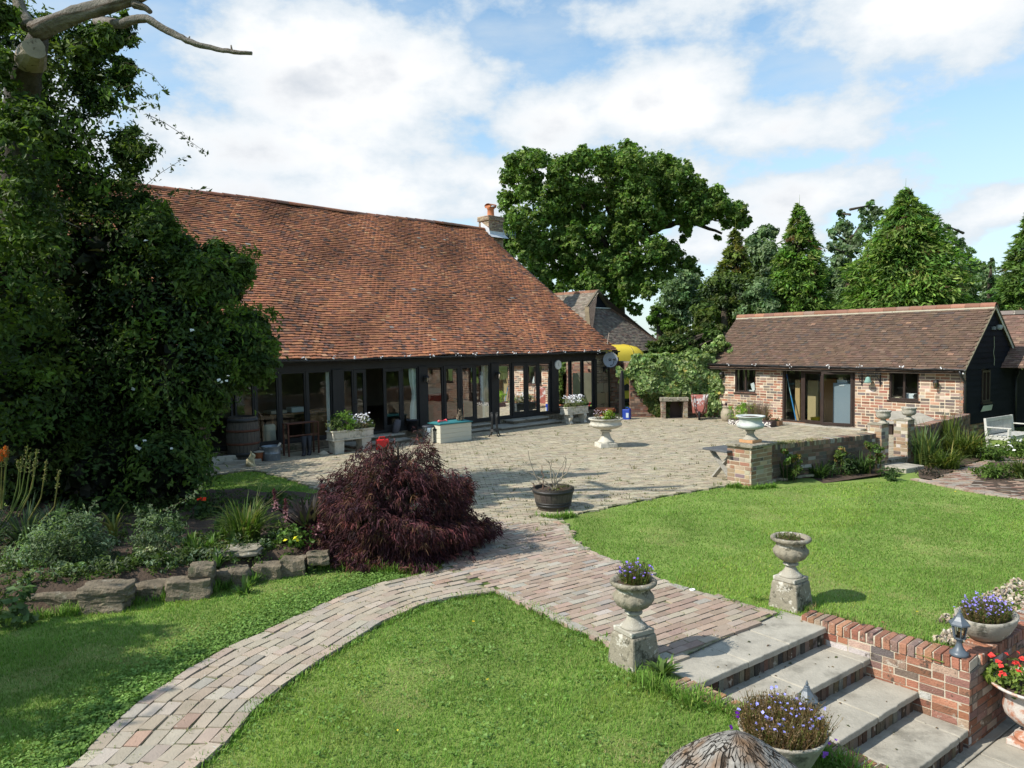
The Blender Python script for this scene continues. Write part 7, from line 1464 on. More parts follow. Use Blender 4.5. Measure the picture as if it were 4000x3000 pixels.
def conifer(label, ax, ay, by, prof, D, pal, n, size, grp='conifers behind the outbuilding', zb=.3):
    """prof: list of (t from apex 0..1, left half width px, right half width px)"""
    top = dp(ax, ay, D); s_ = 1/F*D; bz_ = dp(ax, by, D)[2]; hgt = top[2]-bz_; T = thing('conifer', label, 'tree', (top[0], D, 0), grp)
    m = MB(); m.tube([(top[0], D, 0), (top[0], D, top[2]*.5), tuple(top)], [.3, .17, .02], 8); m.build('trunk', MT['bark'], T, smooth=True)
    nb = n//26; t = rng.uniform(.0, 1., nb)**.62; an = rng.uniform(0, 2*np.pi, nb); kp = (np.sin(t*34+np.sin(an*3)*2)+np.sin(an*5+t*21)+rng.normal(0, .5, nb)) > -1.15; t, an = t[kp], an[kp]; nb = len(t); pr = np.array(prof); ph_ = rng.uniform(0, 6, 4)
    wl, wr_ = np.interp(t, pr[:, 0], pr[:, 1])*s_, np.interp(t, pr[:, 0], pr[:, 2])*s_; R_ = np.where(np.cos(an) < 0, wl, wr_)*rng.uniform(.66, 1.12, nb)*(1+.10*np.sin(t*23+an*2+ph_[0])+.09*np.sin(an*3+t*9+ph_[1])+.06*np.sin(t*51+an*5+ph_[2]))+.08
    z0 = top[2]-t*hgt; k = 26
    s = rng.uniform(.30, 1.0, (nb, k))**.7; side = rng.normal(0, .20, (nb, k))*(R_[:, None]*s*.55+.15)
    d = np.stack([np.cos(an), np.sin(an)], 1); pn = np.stack([-np.sin(an), np.cos(an)], 1)
    x = top[0]+d[:, :1]*R_[:, None]*s+pn[:, :1]*side; y = D+d[:, 1:]*R_[:, None]*s+pn[:, 1:]*side
    z = z0[:, None]+R_[:, None]*(.10*s-.30*s**2)+rng.normal(0, .05, (nb, k))-np.abs(side)*.3
    C = np.stack([x, y, z], 2).reshape(-1, 3); base = pick(pal, nb, .28); br = rng.uniform(0, 1, nb) < .025; base[br] = pick([(1, (.16, .10, .05))], int(br.sum())); col = np.repeat(base, k, 0)*(1+rng.normal(0, .15, (nb*k, 1)))
    N = nb*k; out = np.repeat(np.c_[d, np.zeros(nb)], k, 0)
    a = out*.9+rng.normal(0, .45, (N, 3)); a[:, 2] -= .22; a /= np.linalg.norm(a, axis=1)[:, None]; nm = np.array([0, 0, 1.])+rng.normal(0, .55, (N, 3))+out*.5; b = np.cross(nm, a); b /= np.linalg.norm(b, axis=1)[:, None]
    sz = size*rng.uniform(.6, 1.3, N)[:, None]; l, w = a*sz*.5, b*sz*.13
    m = MB(); m.add(np.stack([C-l, C+w, C+l, C-w], 1).reshape(-1, 3), np.arange(N*4).reshape(-1, 4), np.repeat(np.clip(col, .004, .9), 4, 0))
    m.tube([top-A3(0, 0, .3), top+A3(.02, 0, .5)], [.015, .004], 4, pal[0][1]); m.build('crown', MT['leaf'], T); return T
conifer('golden-green conifer between the oak and the darker trees', 2872, 890, 1420, [(0, 4, 4), (.1, 25, 25), (.4, 85, 80), (.7, 120, 110), (1, 140, 130)], 41, G['gold']+[(5, (.09, .13, .03))], 26000, .36)
conifer('narrow pointed green conifer above the left part of outbuilding roof', 3122, 800, 1420, [(0, 3, 3), (.08, 28, 28), (.25, 80, 78), (.5, 112, 106), (.7, 128, 122), (1, 140, 130)], 37, G['con'], 44000, .31)
conifer('biggest broad green conifer behind the middle of outbuilding roof', 3537, 738, 1420, [(0, 4, 4), (.06, 38, 44), (.2, 120, 130), (.38, 178, 206), (.6, 225, 262), (.8, 250, 290), (1, 250, 300)], 35, G['con'], 105000, .31)
conifer('dark green conifer rising at the right edge beyond the shed', 4040, 790, 1420, [(0, 4, 4), (.1, 30, 34), (.3, 95, 90), (.6, 150, 140), (1, 185, 170)], 36, [(3, (.12, .2, .045)), (2, (.15, .23, .055)), (1, (.08, .14, .035))], 34000, .33)
tree('broadleaf_tree', 'dark blue-green rounded tree between golden and narrow conifers', blobpx([(600, 370, 75), (640, 320, 45), (545, 440, 70), (640, 460, 80), (530, 380, 30), (580, 540, 85), (660, 560, 70), (560, 640, 80), (640, 660, 80)], fz3, 43, 1.5), 1700, .20, G['blue'], grp='broadleaf trees beyond the outbuilding', sub=34)
tree('broadleaf_tree', 'sparse pale-leaved tree between the narrow and the biggest conifer', blobpx([(1085, 210, 28), (1090, 290, 50), (1050, 340, 45), (1130, 330, 45), (1080, 420, 60), (1160, 430, 55), (1060, 520, 60), (1150, 540, 60), (1080, 620, 65), (1110, 720, 70), (1090, 800, 70), (1220, 210, 40), (1270, 160, 34), (1300, 220, 45), (1240, 290, 55), (1190, 370, 50), (1010, 420, 30)], fz3, 42, 1.5), 900, .20, G['blue']+[(2, (.2, .25, .15))], grp='broadleaf trees beyond the outbuilding', sub=34, clump=.32, shell=.3)
tree('broadleaf_tree', 'thin airy tree right behind the biggest conifer', blobpx([(1740, 290, 24), (1780, 340, 36), (1830, 390, 42), (1800, 450, 45), (1870, 470, 42), (1850, 540, 50), (1900, 560, 40), (1890, 640, 55), (1850, 700, 50)], fz3, 41, 1.), 900, .19, G['blue'], grp='broadleaf trees beyond the outbuilding', sub=30, clump=.32, shell=.3)
tree('broadleaf_tree', 'small wispy tree in the gap left of the right-edge conifer', blobpx([(2010, 510, 26), (1990, 560, 34), (2015, 620, 36), (1980, 650, 40), (1995, 720, 48), (2040, 690, 30)], fz3, 43, 1.), 800, .19, G['blue']+[(2, (.2, .25, .15))], grp='broadleaf trees beyond the outbuilding', sub=28, clump=.32, shell=.3)
for lab, bl, D, pal in (('rounded dark bush below the right side of the oak', [(60, 690, 95), (130, 640, 80), (20, 790, 90), (140, 740, 90), (90, 860, 95), (0, 900, 80), (200, 640, 40)], 40, G['blue']),
                        ('wide dense bush below the golden conifer', [(300, 690, 90), (390, 660, 80), (480, 690, 85), (340, 770, 85), (440, 780, 85), (230, 800, 70)], 37.5, G['mid']+[(3, (.045, .07, .03))]),
                        ('dark bush touching the left end of outbuilding roof', [(570, 680, 75), (640, 720, 75), (540, 770, 75), (620, 800, 70), (700, 780, 50), (480, 830, 60)], 36.5, G['blue']),
                        ('bright green bush behind the hipped roof edge', [(-60, 810, 40), (-30, 860, 50), (20, 900, 55), (-80, 860, 35)], 39.5, G['fresh']),
                        ('yellow-green feathery bush left of the outbuilding ridge', [(230, 860, 60), (260, 920, 65), (210, 920, 50), (290, 830, 40)], 35.5, [(3, (.10, .14, .025)), (2, (.13, .17, .03)), (1, (.07, .1, .02))])):
    tree('bush', lab, blobpx(bl, fz3, D, 1.0), 1700, .18, pal, grp='bushes beyond the ivy wall', cat='bush', sub=34, shell=.45)
tree('hedge', 'loose leafy hedge rising directly behind the ivy wall', blobpx([(1200, 590, 70), (1300, 560, 80), (1420, 540, 90), (1330, 500, 60), (1540, 540, 95), (1660, 560, 90), (1740, 500, 90), (1620, 450, 80), (1480, 460, 70), (1400, 620, 80), (1560, 630, 80), (1700, 640, 70), (1760, 420, 70), (1230, 640, 60)], f5, 32.6, .5), 1300, .15, G['mid']+[(2, (.10, .12, .035))], cat='hedge', sub=18, shell=.55)
tree('tree_belt', 'continuous belt of dark trees filling gaps behind the conifers', blobpx([(x, 760+rng.uniform(-20, 20), 85) for x in range(150, 2300, 85)]+[(x, 650+rng.uniform(-25, 25), 75) for x in range(420, 2080, 90)]+[(x, 560+rng.uniform(-25, 25), 60) for x in (480, 560, 660, 960, 1040, 1130, 1900, 1960)], fz3, 47, 1.5), 1300, .24, G['blue']+[(3, (.06, .1, .045))], cat='trees', sub=30, shell=.4)
tree('hedge', 'dim far hedge closing the view under the oak', [(x, 52+rng.uniform(-2, 2), 1.6, 2.6, 1.) for x in np.arange(1, 36, 3.2)], 500, .42, G['blue'], cat='hedge', sub=14)
# trees outside the frame whose shade and reflections the photograph shows
tree('shade_tree', 'leafy tree out of view on the left shading the flower bed', [(-10.2, 9.4, 5.2, 1.5, 1.), (-11., 10.6, 5.0, 1.8, 1.), (-9.9, 11., 4.6, 1.3, 1.), (-9.4, 9.8, 4.6, 1.0, 1.), (-11.5, 9.3, 6.2, 1.2, 1.), (-12.5, 11.2, 5.5, 1.7, 1.)], 1500, .2, G['mid'], sub=22)
tree('shade_tree', 'leafy tree out of view behind the lower left lawn', [(-9.2, 4.3, 4.6, 1.0, 1.), (-9.7, 5.1, 5., .9, 1.), (-9.2, 3.4, 4., .8, 1.), (-8.9, 5.5, 4.2, .6, 1.)], 1200, .2, G['mid'], sub=20)
tree('hedge', 'tall hedge out of view on the right mirrored in barn windows', [(24+rng.uniform(-1, 1), y, 2.4, 3.4, 1.) for y in np.arange(-8, 25, 3.)], 4200, .36, G['mid'], cat='hedge', sub=20)

# ---------------------------------------------------------------- ivy on the wall
m = MB(); n = 9500; a = rng.uniform(-.55, LI+.35, n); z = rng.uniform(.05, 2.45, n)
lo = np.interp(a, [0, .4, .9, 1.4, 1.6, 2.75, 2.9, 3.6, LI, LI+.4], [1.7, .9, .15, .05, .9, .9, .15, .1, .5, 1.2]); hi = np.interp(a, [-.1, .3, 1, LI-.6, LI, LI+.4], [2.0, 2.2, 2.28, 2.45, 2.4, 1.9])+.12*np.sin(a*5.1)+.08*np.sin(a*11.3+1)
k = (z > lo+rng.normal(0, .12, n)) & (z < hi+rng.normal(0, .06, n)); a, z = a[k], z[k]; n = len(a); b = .06+.16*rng.uniform(0, 1, n)+.16*np.sin(a*3.3+z*2)*np.sin(z*4.1-a)+.06*np.sin(a*9+z*7)+.09
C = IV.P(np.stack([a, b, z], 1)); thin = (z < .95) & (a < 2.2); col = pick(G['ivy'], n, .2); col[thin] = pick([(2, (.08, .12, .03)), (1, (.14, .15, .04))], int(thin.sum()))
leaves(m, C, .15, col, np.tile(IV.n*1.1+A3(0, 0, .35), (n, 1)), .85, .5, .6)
n = 1500; a = rng.uniform(.1, LI, n); C = IV.P(np.stack([a, -rng.uniform(-.1, .4, n), 2.2+rng.uniform(-.05, .3, n)], 1)); leaves(m, C, .15, pick(G['ivy'], n, .2), np.tile([0, 0, 1.], (n, 1)), .85, .4)
crown(m, [tuple(IV.p(a_, -.05, z_))+(r_, 1.) for a_, z_, r_ in ((1.8, 2.3, .24), (2.5, 2.5, .3), (3.2, 2.6, .32), (3.9, 2.6, .32), (3.5, 2.9, .26), (4.2, 2.3, .2))], 380, .14, G['ivy'], sub=16, asp=.85, shell=.4)
n = 260; C = OB.P(np.stack([LO-rng.uniform(0, .65, n)**1.6, .03+rng.uniform(0, .1, n), rng.uniform(.5, 1.9, n)], 1)); leaves(m, C, .14, pick(G['ivy'], n, .2), np.tile(OB.n+A3(0, 0, .3), (n, 1)), .85, .5, .6)
tag(m.build('ivy', MT['leaf']), 'thick variegated ivy covering the wall beside the brick outbuilding', 'ivy')
# ---------------------------------------------------------------- purple weeping maple
T = thing('maple', 'dark purple weeping maple dome beside the path and courtyard', 'shrub', (-1.66, 10.6, 0)); c = A3(T.location)[0] if 0 else np.array(T.location)
m = MB(); MTt = []
for k in range(46):
    an = rng.uniform(0, 2*np.pi); e = rng.uniform(.15, 1.45); R_ = A3(1.22*math.cos(an)*math.cos(e), 1.0*math.sin(an)*math.cos(e), 1.55*math.sin(e)+.1); tip = c+R_*rng.uniform(.8, 1.0)
    mid = c+A3(R_[0]*.35, R_[1]*.35, .35+R_[2]*.72); m.tube([c+A3(0, 0, .2), mid, (mid+tip)/2+A3(0, 0, .12), tip], [.028, .016, .009, .004], 5, (1.6, 1.4, 1.3) if k % 3 else (2.6, 2.3, 2.))
m.tube([c-A3(0, 0, .1), c+A3(.02, 0, .4)], [.07, .05], 8); m.build('branches', MT['bark'], T)
m = MB(); nt = 6200; d = rng.normal(0, 1, (nt, 3)); d[:, 2] = np.abs(d[:, 2])*.85-.12; d /= np.linalg.norm(d, axis=1)[:, None]
an = np.arctan2(d[:, 1], d[:, 0]); lay = 1+.17*np.sin(d[:, 2]*13+an*2.)+.11*np.sin(an*4+d[:, 2]*6)+.07*np.sin(an*9)
Rr = rng.uniform(.68, 1.0, nt)**.7*lay; hz = np.sqrt(np.maximum(1-np.abs(d[:, 2])**2.6, .02))/np.sqrt(np.maximum(1-d[:, 2]**2, .02)); C = c+np.stack([d[:, 0]*hz*1.12, d[:, 1]*hz*.98, d[:, 2]*1.26], 1)*Rr[:, None]+[0, 0, .12]; C[:, 2] += .14*np.maximum(0, np.sin(an*3.1+1.))*np.maximum(0, d[:, 2]); C[:, 2] = np.maximum(C[:, 2], .10)
pal = G['maple']; base = pick(pal, nt, .25); nl = 9
o = d*np.array([1, 1, .4]); o /= np.linalg.norm(o, axis=1)[:, None]
av = np.repeat(o, nl, 0)*.75+rng.normal(0, .55, (nt*nl, 3)); av[:, 2] -= .85; av /= np.linalg.norm(av, axis=1)[:, None]
sd = np.cross(av, rng.normal(0, 1, (nt*nl, 3))); sd /= np.linalg.norm(sd, axis=1)[:, None]
L_ = rng.uniform(.06, .13, nt*nl)[:, None]; p0 = np.repeat(C, nl, 0)+rng.normal(0, .02, (nt*nl, 3)); p1 = p0+av*L_*.5+[0, 0, .008]; p2 = p0+av*L_-[0, 0, .012]; w = .0065
V = np.stack([p0-sd*w*.5, p0+sd*w*.5, p1+sd*w, p1-sd*w, p2], 1).reshape(-1, 3); N = nt*nl; i5 = np.arange(N)*5
col = np.clip(np.repeat(base, nl, 0)*(1+rng.normal(0, .2, (N, 1))), .004, .5); colv = np.repeat(col, 5, 0)
m.add(V, np.stack([i5, i5+1, i5+2, i5+3], 1), colv); m.add(V, np.stack([i5+3, i5+2, i5+4], 1), colv); m.build('foliage', MT['leaf_dull'], T)

# ---------------------------------------------------------------- flower bed
def plant(name, label, at, cat='plant', grp=None): return thing(name, label, cat, at, grp)
def bush_at(T, part, c, r, n, size, pal, asp=.4, sub=14, sq=.75, droop=.1, leaf='leaf', clump=.42, shell=.4):
    m = MB(); crown(m, [(c[0], c[1], c[2], r, 1.)], n, size, pal, clump=clump, shell=shell, asp=asp, sub=sub, squash=sq, droop=droop); return m.build(part, MT[leaf], T)
def shoots(m, c, n, h, sp, pal, leaf=.05, nl=14, r=.004):
    """upright leafy shoots"""
    for _ in range(n):
        an = rng.uniform(0, 2*np.pi); s_ = sp*rng.uniform(.1, 1); hh = h*rng.uniform(.65, 1.2); p0 = np.array(c)+A3(math.cos(an), math.sin(an), 0)*s_*.35; p1 = p0+A3(math.cos(an)*s_*.3, math.sin(an)*s_*.3, hh*.6); p2 = p0+A3(math.cos(an)*s_*.9, math.sin(an)*s_*.9, hh)
        Q = np.array([p0, p1, p2]); m.tube(Q, [r, r*.8, r*.4], 4, pal[0][1], cap=False); t = rng.uniform(.15, 2, nl); C = np.stack([np.interp(t, [0, 1, 2], Q[:, k]) for k in range(3)], 1)+rng.normal(0, leaf*.35, (nl, 3)); leaves(m, C, leaf, pick(pal, nl, .15), np.tile([0, -.3, .8], (nl, 1)), .38, .3)
def bedpt(px, py): 
    p = gp(px, py, .25); return A3(p[0], p[1], bz(p[0], p[1])-.02)
# grey-green shrub over the stones
p = bedpt(200, 2270); T = plant('catmint_shrub', 'sprawling grey-green shrub spilling over the dark edging stones', p, 'shrub')
m = MB(); BL = blobpx([(150, 1340, 110), (300, 1330, 110), (430, 1290, 110), (560, 1230, 110), (30, 1350, 100), (200, 1230, 150), (80, 1260, 130), (330, 1150, 150), (470, 1120, 140), (560, 1050, 120), (420, 960, 130), (520, 930, 90), (640, 1100, 90), (250, 1080, 120), (120, 1150, 100), (660, 1200, 90), (500, 1230, 120), (330, 1290, 100)], f2, 9.35, .2)
crown(m, [b[:3]+(b[3]*1.12, 1.) for b in BL], 900, .055, G['grey']+[(2, (.07, .11, .04))], clump=.45, shell=.5, sub=16, asp=.35); m.build('foliage', MT['leaf'], T)
m = MB()
for x, y in ((430, 940), (560, 860), (600, 900), (500, 880), (640, 1000), (330, 1010)): shoots(m, dp(*f2(x, y+120), 9.3), 5, .32, .12, G['grey'], .045)
m.build('shoots', MT['leaf'], T)
# red hot pokers
p = bedpt(20, 2190); T = plant('red_hot_poker', 'clump of poker plants with tall seed spikes and two orange heads at left', p)
m = MB()
for dx, dy, nn in ((-.25, .1, 130), (.15, .2, 150), (.45, .35, 110)): straps(m, p+A3(dx, dy, 0), nn, .75, .55, .028, [(3, (.10, .15, .085)), (2, (.14, .19, .11)), (2, (.065, .1, .05))], droop=.9, seg=5)
m.build('leaves', MT['leaf'], T); fk = zf(0, 1700, .482)
for pts, head in (([(-40, 800), (100, 600), (158, 480), (166, 300), (182, 168)], 0), ([(60, 700), (170, 480), (200, 300), (226, 82)], 0), ([(130, 640), (210, 480), (238, 300), (248, 140)], 0), ([(150, 660), (240, 480), (272, 330), (275, 210)], 0), ([(160, 600), (260, 440), (288, 260), (300, 110)], 0), ([(230, 690), (330, 520), (352, 380), (378, 205)], 0), ([(310, 715), (440, 590), (462, 430), (476, 285)], 0), ([(20, 600), (40, 400), (55, 200), (60, 110)], 0), ([(10, 600), (10, 400), (14, 260), (12, 150)], 1), ([(20, 560), (35, 380), (44, 250), (48, 120)], 1), ([(90, 600), (140, 420), (155, 280), (140, 205)], 0)):
    P = np.array([dp(*fk(x, y), 9.75) for x, y in pts]); m = MB(); t = np.linspace(0, len(P)-1, 12); Q = np.stack([np.interp(t, np.arange(len(P)), P[:, k]) for k in range(3)], 1); m.tube(Q, np.linspace(.010, .005, 12), 6, (.22, .2, .06) if rng.uniform() < .6 else (.14, .18, .05))
    s_ = rng.uniform(len(P)-2.0, len(P)-1, 70); C = np.stack([np.interp(s_, np.arange(len(P)), P[:, k]) for k in range(3)], 1)+rng.normal(0, .012, (70, 3)); leaves(m, C, .022, pick([(1, (.2, .22, .08)), (1, (.25, .22, .1))], 70), None, .7)
    st = m.build('flower_stalk', MT['leaf'], T)
    if head:
        m = MB(); q = P[-1]; nn = 130; zz_ = rng.uniform(-.02, .13, nn); an = rng.uniform(0, 6.3, nn); rr_ = .028*np.sin(np.clip((zz_+.03)/.17, 0, 1)*3.0+.1); C = q+np.stack([np.cos(an)*rr_, np.sin(an)*rr_, -zz_+.03], 1); leaves(m, C, .035, pick([(2, (.62, .12, .02)), (1, (.7, .28, .05)), (1, (.5, .2, .08))], nn), None, .4, droop=1.5); m.build('flower_head', MT['petal'], st)
# second shrub, sedum, rosettes and friends
p = bedpt(600, 2215); T = plant('euphorbia', 'leafy blue-green shrub with tall arching shoots in mid flower bed', p, 'shrub')
m = MB(); BL = blobpx([(1010, 980, 110), (930, 1060, 100), (1080, 1060, 100), (1000, 1120, 100), (1120, 960, 70), (960, 900, 70)], f2, 9.75, .15); crown(m, [b[:4]+(1.,) for b in BL], 560, .05, G['grey']+[(3, (.09, .14, .045))], clump=.45, shell=.45, sub=15, asp=.38)
for x, y in ((920, 860), (1000, 850), (1090, 880), (1160, 900)): shoots(m, dp(*f2(x, y+60), 9.8), 4, .26, .1, G['grey'], .045)
spray(m, [(1060, 820), (1180, 760), (1260, 710), (1320, 640)], f2, 9.9, 60, .05, G['grey'], .004); spray(m, [(560, 880), (580, 800), (620, 770)], f2, 9.6, 24, .05, G['grey'], .004); m.build('foliage', MT['leaf'], T)
p = bedpt(570, 2260); T = plant('sedum', 'pale flat-headed sedum beside the brown square edging stone', p)
m = MB()
for x, y in ((900, 1130), (950, 1090), (1000, 1180), (1050, 1150), (880, 1190), (1010, 1240), (1060, 1230), (940, 1180)): crown(m, [tuple(dp(*f2(x, y), 9.3))+(.11, 1.)], 120, .05, [(2, (.12, .17, .06)), (1, (.16, .21, .09))], sub=8, asp=.7)
m.build('foliage', MT['leaf'], T); m = MB()
for x, y in ((930, 1080), (985, 1065), (1050, 1130), (1000, 1190), (1050, 1220), (875, 1130), (900, 1190)): q = dp(*f2(x, y), 9.2); nn = 46; leaves(m, q+rng.normal(0, 1, (nn, 3))*[.045, .045, .012], .022, pick([(1, (.30, .34, .17)), (1, (.36, .38, .22))], nn), np.tile([0, 0, 1.], (nn, 1)), .9)
m.build('flower_clumps', MT['petal'], T)
RO_ = [(3, (.11, .19, .05)), (2, (.15, .24, .07)), (1, (.08, .14, .035))]
for lab, ctrs in (('bright rosette-leaved plants left of the flat round stone', [(1250, 1090), (1340, 1060), (1300, 1150), (1400, 1120), (1230, 1020), (1450, 1150), (1380, 1010)]), ('bright rosette-leaved plant just right of the flat round stone', [(1620, 1130), (1570, 1180), (1660, 1100)]), ('fresh green rosette-leaved plants behind the flat round stone', [(1500, 1010), (1440, 960), (1520, 960), (1420, 900)])):
    q0 = bedpt(*f2(*ctrs[0])); T = plant('rosette_plant', lab, q0, grp='rosette-leaved bed plants'); m = MB()
    for x, y in ctrs:
        q = bedpt(*f2(x, y+40)); straps(m, q, 26, .16, .17, .045, RO_, droop=.5, seg=4); straps(m, q+A3(.03, 0, .03), 14, .2, .1, .04, RO_, droop=.3, seg=4)
    m.build('leaves', MT['leaf'], T)
q = bedpt(960, 2120); T = plant('day_lily', 'clump of long arching green strap leaves left of the maple', q); m = MB(); straps(m, q, 260, .58, .5, .026, [(3, (.09, .15, .03)), (2, (.13, .19, .04)), (1, (.2, .2, .06))], droop=.7, seg=5, base=.12)
for x, y in ((1700, 640), (1880, 640), (1900, 650)): m.tube([q, q+A3(.1, .05, .4), dp(*f2(x, y), 10.6)], [.005, .004, .002], 4, (.22, .22, .1))
m.build('leaves', MT['leaf'], T)
q = bedpt(1210, 2080); T = plant('pineapple_lily', 'dark purple strap-leaved lily with pink flower spikes against the maple', q); m = MB(); straps(m, q, 46, .62, .45, .075, [(3, (.055, .045, .045)), (2, (.08, .065, .06)), (1, (.05, .06, .03))], droop=.55, seg=5, base=.08); m.build('leaves', MT['leaf'], T)
for x0, y0, x1, y1 in ((1790, 800, 1775, 680), (1855, 880, 1848, 745), (2075, 950, 2070, 850)):
    m = MB(); a_, b_ = dp(*f2(x0, y0), 10.1), dp(*f2(x1, y1), 10.1); m.tube([q, a_, b_], [.012, .012, .006], 6, (.05, .02, .025)); nn = 170; t = rng.uniform(0, 1, nn)[:, None]; C = a_+(b_-a_)*t+rng.normal(0, 1, (nn, 3))*.026*(1-.7*t); leaves(m, C, .026, np.where(t < .45, A3(.42, .22, .24)[None], A3(.13, .04, .055)[None]), None, .7); m.build('flower_spike', MT['petal'], T)
q = bedpt(1160, 2125); T = plant('evening_primrose', 'low leafy plant with a few yellow blooms near the maple foot', q); bush_at(T, 'foliage', q+A3(0, 0, .12), .24, 420, .06, G['fresh'], .6, sq=.55); m = MB(); flowers(m, np.array([dp(*f2(x, y), 9.75) for x, y in ((1848, 1013), (1925, 1005), (1930, 1015), (1912, 998))]), .05, (.75, .68, .05)); m.build('blossom', MT['petal'], T)
q = bedpt(800, 2010); T = plant('geranium', 'low dark plant with scarlet blooms by the shaded lawn', q); bush_at(T, 'foliage', q+A3(0, 0, .12), .3, 420, .065, G['dark']+[(3, (.06, .1, .03))], .7, sq=.5); m = MB(); flowers(m, np.array([dp(*f2(x, y), 11.2) for x, y in ((1285, 748), (1300, 742), (1325, 745), (1310, 755))]), .06, (.7, .05, .02)); m.build('blossom', MT['petal'], T)
q = bedpt(445, 2100); T = plant('withered_clump', 'yellowing withered strap leaves standing in bare soil', q); m = MB(); straps(m, q, 22, .55, .4, .04, [(2, (.30, .27, .08)), (1, (.2, .22, .07))], droop=1.1, seg=6, base=.04); m.build('leaves', MT['leaf'], T)
q = gp(1215, 2235); T = plant('hellebore', 'pale green palmate seedling growing at the flat pale edging slab', q); m = MB(); straps(m, q, 34, .16, .22, .05, [(2, (.16, .23, .09)), (1, (.12, .19, .07))], droop=.6); m.build('leaves', MT['leaf'], T)
q = gp(45, 2440); T = plant('dock', 'broad-leaved weed growing from the grass at far left edge', q); m = MB(); bush = crown(m, [tuple(q+A3(0, 0, .16))+(.24, 1.)], 170, .09, [(2, (.08, .13, .04)), (1, (.11, .17, .06))], sub=12, asp=.7); m.build('foliage', MT['leaf'], T)
m = MB()
edge_ = np.array(GP([(0, 2395), (301, 2362), (482, 2336), (639, 2308), (808, 2282), (994, 2235), (1145, 2208)]))
for s_ in np.linspace(0, len(edge_)-1, 64):
    x, y = np.interp(s_, range(len(edge_)), edge_[:, 0])+rng.normal(0, .05), np.interp(s_, range(len(edge_)), edge_[:, 1])+rng.uniform(.06, .5)
    crown(m, [(x, y, bz(x, y)+.05, rng.uniform(.10, .2), 1.)], 130, .05, G['mid']+G['grey'], sub=8, asp=.42, squash=.75)
for _ in range(330):
    x, y = rng.uniform(-7.5, -.6), rng.uniform(8.2, 13.5); z = bz(x, y)
    if z > .1: crown(m, [(x, y, z+.05, rng.uniform(.08, .22), 1.)], 80, .05, G['mid']+[(2, (.11, .17, .05)), (2, (.06, .1, .03))], sub=7, asp=.5, squash=.7)
tag(m.build('ground_cover', MT['leaf']), 'low leafy ground cover between the plants of the shaded bed', 'ground cover', kind='stuff')

# ---------------------------------------------------------------- planting in pots and urns
def potplant(name, label, at, cat='plant', grp=None): return thing(name, label, cat, at, grp)
T = potplant('pot_plant', 'lime green leafy plant with pink blooms in the big white courtyard urn', URN_C+A3(0, 0, .82)); q = np.array(T.location)
bush_at(T, 'foliage', q+A3(.08, -.05, .1), .2, 420, .06, [(2, (.24, .34, .04)), (2, (.17, .27, .03))], .45, sq=.7); m = MB(); crown(m, [tuple(q+A3(-.2, 0, .05))+(.18, 1.), tuple(q+A3(.3, .05, .03))+(.14, 1.)], 160, .045, [(2, (.14, .13, .07)), (1, (.17, .16, .09))], sub=10, squash=.6); m.build('foliage', MT['leaf'], T)
m = MB(); flowers(m, q+np.stack([rng.uniform(-.35, .15, 30), rng.uniform(-.15, .15, 30), rng.uniform(.12, .26, 30)], 1), .03, (.66, .52, .6)); m.build('blossom', MT['petal'], T)
def lobelia(name, label, c, rx, ry, h, n, pal, nf, fcol, rot=0., fs=.02):
    T = potplant(name, label, c); m = MB(); r = np.sqrt(rng.uniform(0, 1, n)); an = rng.uniform(0, 6.3, n); x, y = r*np.cos(an)*rx, r*np.sin(an)*ry; cr, sr = math.cos(rot), math.sin(rot)
    B_ = np.array(c)+np.stack([x*cr-y*sr, x*sr+y*cr, np.zeros(n)], 1); hh = h*rng.uniform(.45, 1.15, n)*(1-.25*r); d = rng.normal(0, .22, (n, 2))+np.stack([x, y], 1)*.35/max(rx, 1e-3)*.5; tip = B_+np.c_[d*hh[:, None], hh]
    sdv = rng.normal(0, 1, (n, 3)); sdv[:, 2] = 0; sdv /= np.linalg.norm(sdv, axis=1)[:, None]; w = .0028; col = pick(pal, n, .2)
    m.add(np.stack([B_-sdv*w, B_+sdv*w, tip+sdv*w*.4, tip-sdv*w*.4], 1).reshape(-1, 3), np.arange(n*4).reshape(-1, 4), np.repeat(col, 4, 0))
    t = rng.uniform(.25, 1., (n, 4, 1)); C = (B_[:, None]+(tip-B_)[:, None]*t).reshape(-1, 3)+rng.normal(0, .007, (n*4, 3)); leaves(m, C, .017, np.repeat(col, 4, 0)*(1+rng.normal(0, .2, (n*4, 1))), None, .45); m.build('stems', MT['leaf'], T)
    m = MB(); k = rng.choice(n, nf); flowers(m, tip[k]+rng.normal(0, .008, (nf, 3))+[0, 0, .005], fs, fcol); m.build('blossom', MT['petal'], T); return T
LOB = [(3, (.10, .14, .03)), (2, (.16, .13, .05)), (1, (.07, .1, .025))]
lobelia('lobelia', 'purple-blue lobelia sprouting from the left step urn', SU1+A3(.02, 0, .75), .13, .13, .20, 420, LOB, 70, (.30, .2, .72))
lobelia('seedlings', 'sparse green seedlings in the soil of the right step urn', SU2+A3(-.03, .0, .75), .13, .13, .08, 110, LOB, 3, (.5, .4, .5))
lobelia('lobelia', 'violet-blue lobelia filling the oval stone bowl', OVC+A3(0, 0, .195), .27, .18, .17, 1100, LOB+[(2, (.2, .13, .07))], 170, (.36, .30, .78), .64)
lobelia('lobelia', 'tall browning lobelia with few blue flowers in the concrete bowl', BWC+A3(0, 0, .26), .27, .27, .225, 2600, G['dry'], 90, (.36, .36, .85), fs=.02)
